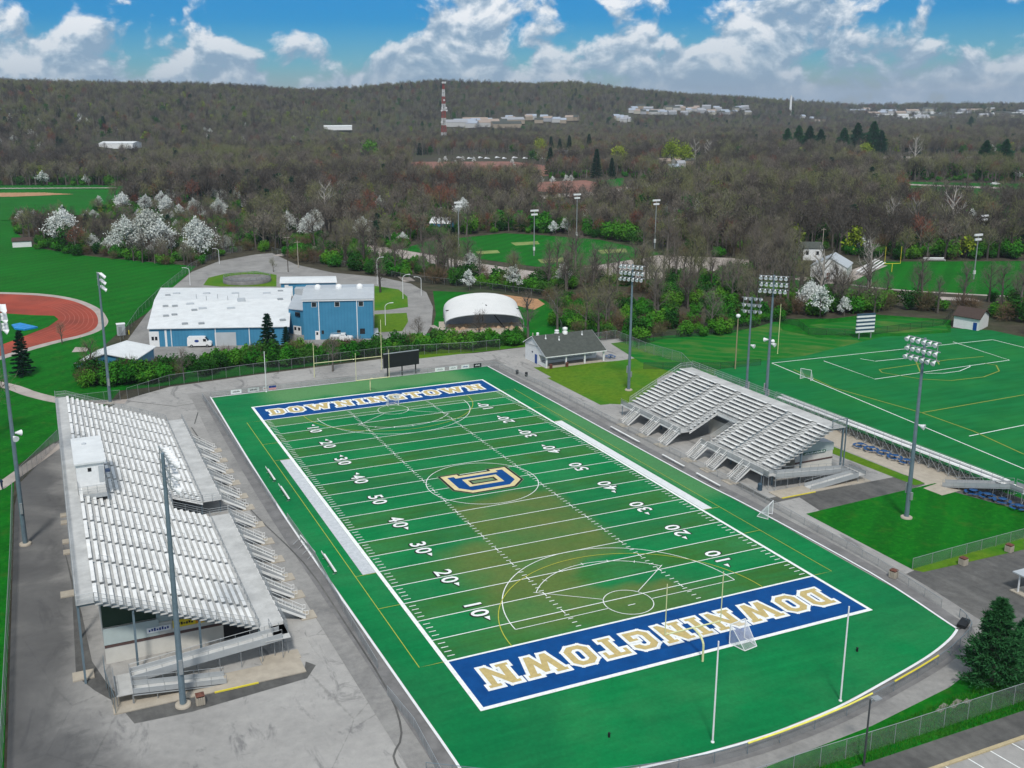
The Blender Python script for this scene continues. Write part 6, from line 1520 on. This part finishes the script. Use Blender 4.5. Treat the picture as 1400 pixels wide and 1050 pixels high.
def plant(kind,name,label,cat,meshes,p,rz_,s,group,parts=('trunk','crown')):
    r=thing(name,label,cat,p,group); r.rotation_euler[2]=rz_; r.scale=s if hasattr(s,'__len__') else (s,)*3
    for nm,me in zip(parts,meshes): meshobj(nm,me,r)
    return r
# ---- point in polygon
def inpoly(x,y,P):
    c=False; n=len(P); j=n-1
    for i in range(n):
        xi,yi=P[i];xj,yj=P[j]
        if (yi>y)!=(yj>y) and x<(xj-xi)*(y-yi)/(yj-yi)+xi: c=not c
        j=i
    return c
def wp(pts): return [(q.x,q.y) for q in gg(pts)]
EX=[wp([(-600,1400),(-600,300),(14,292),(22,318),(45,340),(120,352),(200,360),(268,366),(300,352),(345,343),(372,344),(420,355),(480,365),(560,383),(640,391),(745,405),(760,425),(770,455),(835,468),(870,468),(1000,450),(1060,436),(1190,430),(1300,428),(1360,448),(1440,470),(1700,560),(1700,1400)]),
 wp([(-400,255),(128,255),(185,256),(200,266),(150,285),(120,297),(14,300),(-400,310)]),
 wp([(540,344),(585,328),(690,317),(745,320),(820,326),(910,347),(870,353),(1000,352),(1045,358),(1035,368),(900,384),(800,380),(780,370),(740,386),(690,386),(600,362),(500,354),(500,334)]),
 wp([(1090,345),(1130,340),(1190,360),(1205,356),(1460,355),(1460,412),(1200,410),(1100,396),(1085,380)]),
 wp([(560,213),(700,212),(745,228),(752,236),(745,252),(600,252),(560,245)]),
 wp([(728,248),(850,242),(880,246),(880,276),(780,280),(740,272)]),
 wp([(1230,247),(1420,250),(1420,285),(1330,288),(1236,276)]),wp([(380,352),(450,333),(500,327),(560,314),(602,305),(606,312),(560,322),(500,335),(450,340),(390,356)]),
 wp([(1180,213),(1440,213),(1440,232),(1180,232)]),
 wp([(738,266),(830,260),(900,250),(960,240),(1010,234),(1010,240),(960,254),(900,266),(830,280),(740,286)]),
 wp([(590,296),(620,296),(622,316),(590,316)])]
bb=[(min(p[0] for p in P),max(p[0] for p in P),min(p[1] for p in P),max(p[1] for p in P)) for P in EX]
LOW=[(wp([(772,452),(835,466),(1000,450),(1060,436),(1100,434),(1100,396),(1000,372),(900,386),(800,384)]),.9,.34),(wp([(10,285),(340,285),(346,345),(268,366),(120,352),(20,318)]),.62,.75),(wp([(372,344),(640,392),(745,406),(770,456),(870,470),(1062,438),(1062,396),(800,380),(690,386),(500,350),(500,322),(450,322)]),.85,.30),(wp([(1060,440),(1300,430),(1420,450),(1420,404),(1060,394)]),.8,.55),(wp([(500,336),(500,300),(900,300),(1000,352),(900,349)]),.8,.8)]
def low(x,y):
    for P,k,pr in LOW:
        if inpoly(x,y,P): return k,pr
    return 1,1
def excluded(x,y):
    for P,b in zip(EX,bb):
        if b[0]<=x<=b[1] and b[2]<=y<=b[3] and inpoly(x,y,P): return True
    return False
sheet('meadow',[(556,224),(700,222),(745,227),(752,237),(700,241),(560,236)],.06,'meadow') if False else None
def hsheet(name,pts,mat,dz=.25,n=14):
    "sheet following the terrain"
    P=[hit(a,b) for a,b in pts]; mb=MB(); L=[V3((p.x,p.y,0)) for p in P]
    x0,x1=min(p.x for p in L),max(p.x for p in L); y0,y1=min(p.y for p in L),max(p.y for p in L); st=max((x1-x0),(y1-y0))/60
    W2=[(p.x,p.y) for p in L]; nx,ny=int((x1-x0)/st)+1,int((y1-y0)/st)+1
    for i in range(nx):
        for j in range(ny):
            x,y=x0+i*st,y0+j*st
            if inpoly(x+st/2,y+st/2,W2): mb.quad(*[(a,b,hz(a,b)+dz) for a,b in ((x,y),(x+st,y),(x+st,y+st),(x,y+st))])
    if mb.v: struct(name,mb,mat)
hsheet('meadow',[(540,222),(700,221),(748,227),(755,240),(700,246),(560,240)],'meadow'); hsheet('meadow',[(725,250),(800,247),(860,258),(800,266),(735,262)],'meadow')
hsheet('grass_field',[(-300,254),(128,253),(215,258),(200,270),(150,290),(14,302),(-300,302)],'grass',.3); hsheet('infield_dirt',[(-120,265),(60,264.5),(100,266.5),(60,268.5),(20,270),(-120,272)],'dirt',.5); hsheet('path',[(-100,258.6),(160,257.6),(160,258.6),(-100,259.8)],'palegravel',.6)
hsheet('grass_field',[(820,248),(852,244),(856,254),(812,262)],'grass',.5); hsheet('grass_field',[(1232,249),(1420,252),(1420,274),(1330,275),(1236,262)],'grass')
hsheet('road',[(738,269),(830,262),(960,240),(1010,234),(1010,237),(960,244),(830,267),(740,274)],'palegravel',.6); hsheet('path',[(1234,252),(1370,257),(1370,260),(1234,254)],'palegravel',.5)
hsheet('parking_lot',[(1180,215),(1420,215),(1420,221),(1180,221)],'palegravel',.5)
# ---- templates
BT=[baretree(11+i,h,sp,950,.05,1.35,nl=10,sub=4) for i,(h,sp) in enumerate(((15,3.0),(17,3.3),(13,2.7),(18,2.8),(14,3.6)))]
SY=[baretree(31+i,19,4.4,500,.05,1.2,'palebark','twig',nl=11,sub=5,rmul=1.5) for i in range(2)]
BL=[leaftree(41,8,2.3,2300,.25,'blossom',13,6,.17,'cone'),leaftree(42,10,3.0,3600,.27,'blossom',16,6,.17,'cone'),leaftree(43,7,1.5,1200,.22,'blossom',11,5,.16,'cone')]
LM=[leaftree(51,10,3.2,1300,.45,'leaflime',11,4,.26)]; GR=[leaftree(53,11,3.2,1500,.45,'leaf',11,4,.24)]
RD=[baretree(55,15,3.6,900,.07,1.1,'bark','redbud')]; BU=[baretree(57+i,15,3.4,1100,.075,1.0,'bark','bud') for i in range(2)]
CN=[conifer(61,11,2.5,11000,'needle',.45),conifer(62,16,3.3,4200,'needle',.7)]
SH=[shrubmesh(71+i,1.9,2.6,1500,.22,'leaf') for i in range(3)]; SD=[shrubmesh(81+i,1.8,2.8,1400,.22,'leafdark') for i in range(2)]; BR=[shrubmesh(91+i,1.7,2.6,700,.8,'brush',kind='t') for i in range(2)]
# far, lighter templates
def merge(meshes,name):
    mats=[]; V=[];F=[];MI=[]; 
    me=bpy.data.meshes.new(name)
    for m_ in meshes:
        b=len(V); V+=[tuple(v.co) for v in m_.vertices]; k=len(mats); mats.append(m_.materials[0])
        for p in m_.polygons: F.append([b+i for i in p.vertices]); MI.append(k)
    me.from_pydata(V,[],F); 
    for m_ in mats: me.materials.append(m_)
    me.polygons.foreach_set('material_index',MI); return me
FAR=[]
for i,(h,sp,m_) in enumerate(((14,3.6,'twig'),(16,4.0,'twig'),(13,3.4,'twig'),(15,3.8,'twig'),(15,3.8,'bud'),(14,3.6,'bud'),(14,3.5,'redbud'),(15,4.4,'twigdark'))): FAR.append(merge(baretree(101+i,h,sp,430,.15,1.5,twm=m_,nl=8,sub=3,rmul=1.3,first=.4),'woodland_tree_mesh'))
FC=merge(conifer(121,14,3.2,900,'needle',1.3),'woodland_conifer_mesh'); FB=merge(leaftree(122,9,2.6,420,.6,'blossom',8,3,.2,'cone'),'blossom_mesh'); FL=merge(leaftree(123,10,3,420,.75,'leaflime',8,3,.25),'lime_mesh'); FG=merge(leaftree(124,10,3,420,.75,'leafdark',8,3,.25),'green_mesh')
TEMPL=FAR[:7]+[FC,FB,FL,FG,FAR[7]]
def scatter(name,label,cat,pts,templ):
    "one object whose points carry instances of the templates"
    me=bpy.data.meshes.new(name); me.vertices.add(len(pts)); A=np.array(pts,np.float32); me.vertices.foreach_set('co',A[:,:3].ravel())
    for k,nm in ((3,'isc'),(4,'irot')): a=me.attributes.new(nm,'FLOAT','POINT'); a.data.foreach_set('value',A[:,k])
    a=me.attributes.new('iidx','INT','POINT'); a.data.foreach_set('value',A[:,5].astype(np.int32))
    o=bpy.data.objects.new(name,me); COL.objects.link(o); tag(o,label,cat,kind='stuff')
    c=bpy.data.collections.new(name+'_templates')
    for i,t_ in enumerate(templ): c.objects.link(bpy.data.objects.new('template_%02d_%s'%(i,name),t_))
    ng=bpy.data.node_groups.new(name,'GeometryNodeTree'); ng.interface.new_socket('Geometry',in_out='INPUT',socket_type='NodeSocketGeometry'); ng.interface.new_socket('Geometry',in_out='OUTPUT',socket_type='NodeSocketGeometry')
    N=ng.nodes; L=ng.links; gi=N.new('NodeGroupInput'); go=N.new('NodeGroupOutput'); ci=N.new('GeometryNodeCollectionInfo'); ci.inputs['Collection'].default_value=c; ci.inputs['Separate Children'].default_value=True; ci.inputs['Reset Children'].default_value=True
    ip=N.new('GeometryNodeInstanceOnPoints'); ip.inputs['Pick Instance'].default_value=True
    def na(nm,ty): q=N.new('GeometryNodeInputNamedAttribute'); q.data_type=ty; q.inputs['Name'].default_value=nm; return q.outputs['Attribute']
    cx=N.new('ShaderNodeCombineXYZ'); L.new(na('irot','FLOAT'),cx.inputs[2]); L.new(gi.outputs[0],ip.inputs['Points']); L.new(ci.outputs[0],ip.inputs['Instance']); L.new(na('iidx','INT'),ip.inputs['Instance Index'])
    L.new(cx.outputs[0],ip.inputs['Rotation']); L.new(na('isc','FLOAT'),ip.inputs['Scale']); L.new(ip.outputs[0],go.inputs[0])
    md=o.modifiers.new('scatter','NODES'); md.node_group=ng; return o
# ---- sample the woods
R_=np.random.RandomState(99); woods=[]
def fan(r0,r1,sp,s0=-260,s1=1660):
    out=[]; a0,a1=math.atan((s0-PX0)/1366),math.atan((s1-PX0)/1366); area=.5*(a1-a0)*(r1*r1-r0*r0); n=int(area/sp/sp)
    rr=np.sqrt(R_.uniform(r0*r0,r1*r1,n)); aa=R_.uniform(a0,a1,n)
    for r,a in zip(rr,aa):
        d=_fw*math.cos(a)+_rt*math.sin(a); out.append((CAM[0]+d[0]*r,CAM[1]+d[1]*r,r,PX0+1366*math.tan(a)))
    return out
TOWN=[]  # filled below (x,y,radius)
def town_clear(x,y):
    for (a,b,c) in TOWN:
        if (x-a)**2+(y-b)**2<c*c: return True
    return False
# ---- town houses on the far slopes
hr=random.Random(3)
WM=[plain('weathered_white_siding',(.42,.42,.41,1),.8),plain('cream_siding',(.38,.36,.30,1),.8),plain('tan_siding',(.30,.25,.19,1),.8),plain('pale_grey_siding',(.32,.33,.35,1),.8)]; RMt=[plain('weathered_grey_roof',(.28,.29,.31,1),.8),'rooff',plain('pale_brown_roof',(.30,.24,.20,1),.8),plain('blue_grey_roof',(.30,.34,.40,1),.7)]
def row(n,x0,x1,y0,y1,s,labels,group,w_=(9,15),single=None):
    w_=(w_[0]*.8,w_[1]*.8); n=int(n*1.25)
    for i in range(n):
        px=x0+(x1-x0)*(i+.5)/n+hr.uniform(-.4,.4)*(x1-x0)/n; py=hr.uniform(y0,y1); q=hit(px,py); L=hr.uniform(*w_)*s
        house('town_house',labels,'house',q,L,9*s,5.2*s,8*s,YW+hr.uniform(-.5,.5),hr.choice(RMt),hr.choice(WM),group,wins=False); TOWN.append((q.x,q.y,L*.8+6)); 
        dq=np.array([q.x,q.y])-CAM[:2]; dq/=np.linalg.norm(dq); 
        for k in (1,2,3): TOWN.append((q.x-dq[0]*k*22,q.y-dq[1]*k*22,16))
row(9,622,705,170,176,1.7,'pale terrace house below the wooded ridge right of the radio tower','houses in the terrace right of the radio tower',(26,40))
row(10,690,790,164,169,1.4,'small pale house between the radio tower and the town on the slope','small houses right of the terrace',(12,20))
row(34,862,1022,149,158,1.3,'small pale house of the town on the slope at the centre right','houses of the town on the slope',(12,22))
row(16,1150,1400,152,164,1.6,'small pale building scattered on the flat plain at the right horizon','buildings on the plain',(18,38))
row(6,840,860,160,168,1.3,'house at the left foot of the town on the slope','houses left of the town on the slope')
row(5,1085,1130,160,170,1.2,'small pale building near the tall white chimney','buildings near the white chimney')
row(4,735,790,212,217,1.0,'low grey roofed house among trees before the meadow','houses by the meadow',(14,20)); row(4,905,945,226,236,.9,'pale house at the end of the pale road','houses by the pale road',(10,16))
for px,py,L,l in ((165,203,42,'long low white building in the woods at the left'),(462,178,48,'long low white roof in the woods left of the radio tower'),(1218,160,90,'large white warehouse left of the others on the right plain'),(1250,164,80,'large pale blue roofed warehouse on the right plain'),(1375,158,95,'wide white warehouse at the right edge of the plain'),(1262,157,60,'white warehouse between two larger ones on the right plain'),(1300,158,60,'long low grey warehouse right of the white ones on the plain')):
    q=hit(px,py); house('warehouse',l,'building',q,L,26,6,8,YW+hr.uniform(-.15,.15),'whiteroof','white',None,wins=False); 
    dq=np.array([q.x,q.y])-CAM[:2]; dq/=np.linalg.norm(dq)
    for k in range(-1,5):
        for m_ in (-1,0,1): TOWN.append((q.x-dq[0]*k*24-dq[1]*m_*L*.35,q.y-dq[1]*k*24+dq[0]*m_*L*.35,20))
pts=fan(245,470,6.2)+fan(470,900,8.2)+fan(900,1600,11)+fan(1600,3400,14.5)+fan(3400,7000,34)
allp=[]
for x,y,r,s in pts:
    if excluded(x,y): continue
    if r>500 and town_clear(x,y): continue
    allp.append((x,y,r,s))
allp.sort(key=lambda q:q[2])
near=[];stuff=[];nind=0
BTL=['bare grey brown tree in the near wood belt behind the stadium','bare grey brown tree farther back in the near wood belt']
for x,y,r,s in allp:
    u=R_.rand(); z=hz(x,y); k=(.85+.4*R_.rand()); 
    n=noise.noise(V3((x/140,y/140,4))); n2=noise.noise(V3((x/260,y/260,8)))
    rot=R_.rand()*6.28
    if r<620:
        lk,lp_=low(x,y)
        if R_.rand()>lp_: continue
        k*=lk*.9
    # white flowering trees in the copse on the left
    inc=(-10<s<520 and 320<r<720); pb=.11 if inc else .012
    if r<700 and u<pb and not nind<0:
        if inc or r<600: near.append((2,x,y,z,rot,k,r)); continue
    if nind<290 and r<520:
        if u>.93: near.append((3,x,y,z,rot,k,r)); nind+=1; continue
        near.append((0,x,y,z,rot,k,r)); nind+=1; continue
    gr=1 if r<900 else (1.0+.12*min(1,(r-900)/1500))
    if r>3400: gr=1.3
    idx=int(R_.randint(0,4))
    v=R_.rand()
    n4=noise.noise(V3((x/90,y/90,14))); pbud=.10+.9*max(0,n2)+.5*max(0,n4)+(.18 if z>25 else 0)
    if v<pbud: idx=4+int(R_.randint(0,2))
    elif v<pbud+.03+(.08 if 540<s<900 and r<1500 else 0): idx=6
    elif v<pbud+.045+.35*max(0,n-.3): idx=7
    elif v<pbud+.065 and r<1600: idx=8
    elif v<pbud+.085 and r<2000: idx=9
    elif v<pbud+.085+.30*max(0,n4+.05): idx=10
    if idx<4:
        n5=noise.noise(V3((x/210,y/150,21)))+.5*noise.noise(V3((x/70,y/70,2)))
        if R_.rand()<.12+2.2*max(0,n5-.04)+(.18 if z>12 else 0): idx=11
    stuff.append((x,y,z-.3,k*gr,rot,idx))
G1='bare trees of the near wood belt'
for i,(kd,x,y,z,rot,k,r) in enumerate(near):
    if kd==0: plant(0,'bare_tree','bare grey brown tree of the near wood belt behind the stadium','tree',BT[i%5],(x,y,z),rot,k,G1)
    elif kd==3: plant(0,'budding_tree','olive budding tree standing among the bare trees of the near wood belt','tree',BU[i%2],(x,y,z),rot,k*.9,'olive budding trees of the near wood belt')
    else: plant(0,'blossom_tree','white flowering tree scattered in the woods behind the fields','tree',BL[i%3],(x,y,z),rot,k*.95,'white flowering trees in the woods')
scatter('woodland','brown leafless woods covering the valley and the hills','woodland',stuff,TEMPL)
# undergrowth
und=[]
for x,y,r,s in fan(245,620,5.2)+fan(620,1000,9):
    if excluded(x,y): continue
    u=R_.rand(); n=noise.noise(V3((x/50,y/50,2))); 
    if n+u*.5>.05: und.append((x,y,hz(x,y)-.1,.8+.9*R_.rand(),R_.rand()*6,0 if u<.45 else (1 if u<.6 else (2 if u<.8 else 3))))
scatter('undergrowth','green and brown bushes between the trunks of the near wood','undergrowth',und,[SH[0],SH[1],SD[0],BR[0]])
# ---- single trees and shrubs read off the photograph
def at(kind,ms,px,py,s,label,cat='tree',group=None,name='tree',parts=('trunk','crown')):
    q=hit(px,py) if py<300 else g(px,py); return plant(0,name,label,cat,ms,q,rng.random()*6,s,group,parts)
for px,py,s,k,l in ((88,338,1.55,1,'big round white flowering tree at the edge of the grass field, leftmost'),(272,356,1.5,1,'big white flowering tree at the field edge near the road fork'),(175,350,1.45,1,'white flowering tree left of the middle of the field edge'),(205,348,1.75,1,'largest white flowering tree in the middle of the field edge'),(222,350,1.7,0,'white flowering tree right of the middle of the field edge'),(150,345,.8,0,'small white flowering tree in the copse left of the middle'),(30,310,1.2,2,'thin white flowering tree at the left tip of the copse'),(136,283,1.0,2,'small white flowering tree at the far left of the back row'),(168,290,1.3,0,'white flowering tree in the back row, second'),(200,292,1.2,0,'white flowering tree in the back row, third'),(228,296,1.3,0,'white flowering tree in the back row, middle'),(245,298,1.1,2,'slim white flowering tree right of the middle of the back row'),(266,298,1.2,0,'white flowering tree towards the right of the back row'),(300,300,1.3,0,'white flowering tree at the right end of the back row'),(272,318,1.0,2,'slim white flowering tree above the big one near the road fork'),(357,325,1.0,2,'small white flowering tree in the wood left of the utility pole'),(395,320,1.2,0,'white flowering tree beside the dark utility pole'),(440,312,.9,2,'small white flowering tree right of the dark utility pole'),(496,325,1.1,0,'white flowering tree left of the junction street lamp'),(642,397,1.0,2,'small half bare white flowering tree left of the slim one behind the arched canopy'),(702,399,1.25,2,'slim white flowering tree in the hedge behind the arched canopy'),(770,394,1.2,2,'slim white flowering tree between the canopy and the softball field'),(1121,436,1.35,2,'tall slim white flowering tree behind the second turf field'),(1154,432,.8,2,'small slim white flowering tree right of the tall slim one'),(756,322,1.0,2,'white flowering tree at the far edge of the softball field, left'),(773,320,1.1,2,'white flowering tree at the far edge of the softball field, right')):
    at(0,BL[k],px,py,s,l,name='blossom_tree')
at(0,CN[0],32,514,.95,'dense dark spruce on the lawn left of the blue shed','spruce',name='spruce',parts=('trunk','foliage'))
at(0,CN[0],368,492,1.02,'pointed dark spruce in front of the low blue building','spruce',name='spruce',parts=('trunk','foliage'))
at(0,CN[0],392,484,.62,'small dark evergreen right of the pointed spruce','spruce',name='spruce',parts=('trunk','foliage'))
for px,py,s,l in ((620,345,.95,'dark evergreen beside the blue pavilion'),(602,347,.6,'small dark evergreen left of the softball light pole')): at(0,CN[0],px,py,s,l,'evergreen',name='evergreen_tree',parts=('trunk','foliage'))
PN=bigpine(200,9.6,3.7,15000,'pine',.40)
R=plant(0,'pine_tree','large dense green pine at the near right behind the curved fence','pine tree',PN,(24.4,-71.6,.1),0,1.0,None,('trunk','foliage'))
PN2=bigpine(203,6.2,2.6,7000,'pine',.42); plant(0,'pine_tree','smaller pine merging with the large one at the right picture edge','pine tree',PN2,(28.6,-71.6,.1),1,1.0,None,('trunk','foliage'))
for px,py,s,l in ((845,235,2.0,'round lime green tree left of the pale road'),(918,226,2.1,'lime green tree behind the pale road, left'),(935,228,1.9,'lime green tree behind the pale road, right'),(738,213,1.8,'small lime tree before the far evergreens'),(795,213,1.1,'pale lime tree right of the far evergreens'),(1182,222,1.7,'lime green tree before the dark pines')): at(0,LM[0],px,py,s,l,name='lime_tree')
for px,py,s,l in ((753,215,1.5,'tall dark conifer, left of the far group'),(765,214,1.3,'dark conifer in the middle of the far group'),(778,213,1.5,'dark conifer, right of the far group'),(805,213,1.6,'lone dark conifer right of the far group'),(752,240,1.5,'dark conifer by the meadow, left'),(815,244,1.5,'dark conifer by the meadow, middle'),(836,246,1.1,'small dark conifer by the green lawn')): at(0,CN[1],px,py,s,l,'conifer',name='conifer',parts=('trunk','foliage'))
for i,(px,py,s) in enumerate([(1075,210,1.8),(1090,211,2.0),(1105,212,2.0),(1120,213,1.8),(1152,214,1.9),(1170,212,2.2),(1192,212,2.3),(1203,213,1.7),(1326,182,2),(1345,235,1.6),(1372,232,1.6)]):
    at(0,PN,px,py,s*1.75,'dark pine in the tall group on the right'if i<8 else 'dark evergreen standing alone in the right woods','pine tree','dark pines on the right' if i<8 else 'lone evergreens in the right woods',name='pine_tree',parts=('trunk','foliage'))
for px,py,s,l in ((507,228,2.2,'green leafing tree left of the red brown meadow'),): at(0,GR[0],px,py,s,l,name='green_tree')
for px,py,s,l in ((1188,395,.9,'pale trunked sycamore before the far football field, left'),(1120,420,1.0,'pale trunked sycamore behind the tall slim flowering tree'),(1218,330,1.05,'white branched sycamore in the right woods, left'),(1248,328,1.05,'white branched sycamore in the right woods, second'),(1300,332,1.3,'large white branched sycamore in the right woods, right'),(1250,225,1.6,'tall pale sycamore before the parked cars'),(950,225,1.4,'pale sycamore right of the lime trees'),(968,226,1.4,'pale sycamore farther right of the lime trees'),(445,305,1.2,'pale branched tree behind the dark utility pole')): at(0,SY[0 if px%2 else 1],px,py,s,l,name='sycamore_tree')
at(0,RD[0],603,298,1.2,'red budding tree behind the blue pavilion',name='red_tree')
for i,(px,py) in enumerate([(601,225),(609,222),(623,228),(633,222),(648,223),(700,226),(703,234),(706,242),(712,240),(740,252),(755,253),(774,251),(781,251)]): at(0,BL[2],px,py,.95,'small white flowering tree dotted over the red brown meadow',group='small flowering trees of the meadow',name='blossom_tree')
at(0,BU[0],832,440,1.0,'yellow green budding tree between the concession stand and the woods, right',name='budding_tree'); at(0,BU[1],800,452,.8,'olive budding tree behind the concession stand',name='budding_tree')
# near bare trees inside the grounds
for px,py,s,k,l in ((126,520,.75,2,'thin bare tree in front of the blue shed, left'),(252,520,.5,0,'bare young tree in the hedge left of the earth patch'),(85,470,.35,1,'small round bare tree by the running track'),(455,508,.5,1,'bare young tree in the hedge before the white pickup'),(572,470,.55,2,'bare young tree at the road bend'),(655,470,.6,0,'bare young tree in front of the arched canopy'),(722,470,.8,3,'tall bare tree between the canopy and the concession stand'),(762,455,.8,1,'bare tree behind the concession stand roof'),(1186,395,.7,0,'leaning bare tree before the far football field'),(520,400,.7,3,'thin brown tree behind the tall blue block')):
    at(0,BT[k],px,py,s,l,name='bare_tree')
R=at(0,BT[4],-12,600,1.1,'large bare tree at the left picture edge',name='bare_tree')
at(0,BU[1],374,372,.35,'small dark round bush by the road fork',cat='bush',name='bush')
# hedge along the far fence
hd=[]
def hedge(pts,n,sets,group,s0=.8,s1=1.3,jit=4):
    P=gg(pts); tot=[(b-a).length for a,b in zip(P,P[1:])]; T=sum(tot)
    for i in range(n):
        t_=T*(i+.5)/n; k=0
        while k<len(tot)-1 and t_>tot[k]: t_-=tot[k]; k+=1
        q=P[k].lerp(P[k+1],min(1,t_/tot[k])); q=V3((q.x+rng.uniform(-1,1)*jit*.4,q.y+rng.uniform(-1,1)*jit,0.03)); c=rng.choice(sets)
        me,nm,l=c; r=tag(meshobj(nm,me,None,q,rng.random()*6,(rng.uniform(s0,s1),)*3),l,'bush',group+' '+nm.replace('_',' '))
GB=[(SH[0],'green_shrub','fresh green shrub'),(SH[1],'green_shrub','fresh green shrub'),(SD[0],'dark_shrub','dark green shrub'),(BR[0],'brown_shrub','leafless brown shrub'),(SH[2],'green_shrub','fresh green shrub')]
def lab(s): return [(a,b,c+' '+s) for a,b,c in GB]
hedge([(112,525),(160,524),(205,518),(246,512)],30,lab('in the hedge below the blue shed'),'hedge below the blue shed',1.1,1.7,3.5)
hedge([(268,510),(310,504),(360,498),(420,492)],36,lab('in the hedge in front of the low blue building'),'hedge before the low blue building',1.1,1.75,4)
hedge([(420,493),(470,487),(520,482),(560,478)],32,lab('in the hedge in front of the tall blue block'),'hedge before the tall blue block',1.0,1.6,3.5)
hedge([(560,478),(610,474),(660,471),(712,468)],34,lab('in the hedge in front of the arched canopy'),'hedge before the arched canopy',.9,1.5,3.5)
hedge([(388,352),(450,362),(520,374),(600,386),(680,392),(750,400)],40,lab('in the strip behind the long dark fence'),'bushes behind the long dark fence',1.2,2.2,6)
hedge([(770,445),(850,466),(900,458),(980,450),(1050,434)],34,lab('at the wood edge behind the striped dry grass'),'bushes behind the striped grass',.9,1.7,6)
hedge([(1060,432),(1120,428),(1200,420),(1290,425),(1400,440)],30,lab('at the wood edge behind the second turf field'),'bushes behind the second turf field',1.2,2.2,5)
hedge([(50,338),(120,348),(200,356),(262,360)],22,lab('at the edge of the copse by the wide grass field'),'bushes by the wide grass field',1.0,1.9,5)
hedge([(0,254),(60,252),(140,252),(220,256)],20,lab('behind the far baseball field'),'bushes behind the far baseball field',1.8,3.0,8)
hedge([(1200,352),(1290,350),(1400,352)],20,lab('behind the far football field'),'bushes behind the far football field',1.8,3.0,8)
hedge([(640,318),(700,314),(780,318),(870,332)],22,lab('behind the softball field'),'bushes behind the softball field',1.8,3.2,7)
# grass tufts on the near verge
def tufts(name,label,poly,n,mat,h):
    r=np.random.RandomState(8); xs=[p[0] for p in poly]; ys=[p[1] for p in poly]; P=[]
    while len(P)<n:
        x,y=r.uniform(min(xs),max(xs)),r.uniform(min(ys),max(ys))
        if inpoly(x,y,poly): P.append((x,y,.09))
    P=np.array(P); V,F=slivers(P,r.normal(size=P.shape)*.4+np.array([0,0,1]),h*(.4+r.rand(n)),.06,r); me=mesh_np(name,V,F,mat); o=meshobj(name,me); tag(o,label,'grass',kind='stuff')
tufts('grass_tufts','rough grass on the near verge above the parking lot',[(-20,-74.8),(0,-74),(8,-73),(22,-71.5),(30,-72.5),(30,-76.2),(-20,-76.2)],9000,'leaf',.4)
# ---- haze
mb=MB(); mb.box(-9000,-400,-30,14000,14500,290)
hm=bpy.data.materials.new('haze'); hm.use_nodes=True; n_=hm.node_tree.nodes; n_.clear(); pv=n_.new('ShaderNodeVolumePrincipled'); pv.inputs['Color'].default_value=(.72,.82,.95,1); pv.inputs['Density'].default_value=HAZE; pv.inputs['Anisotropy'].default_value=0.2
oo=n_.new('ShaderNodeOutputMaterial'); hm.node_tree.links.new(pv.outputs[0],oo.inputs['Volume'])
if HAZE>0: o=mb.build('haze',hm); o['kind']='stuff'; tag(o,'faint blue haze over the valley and the hills','haze')
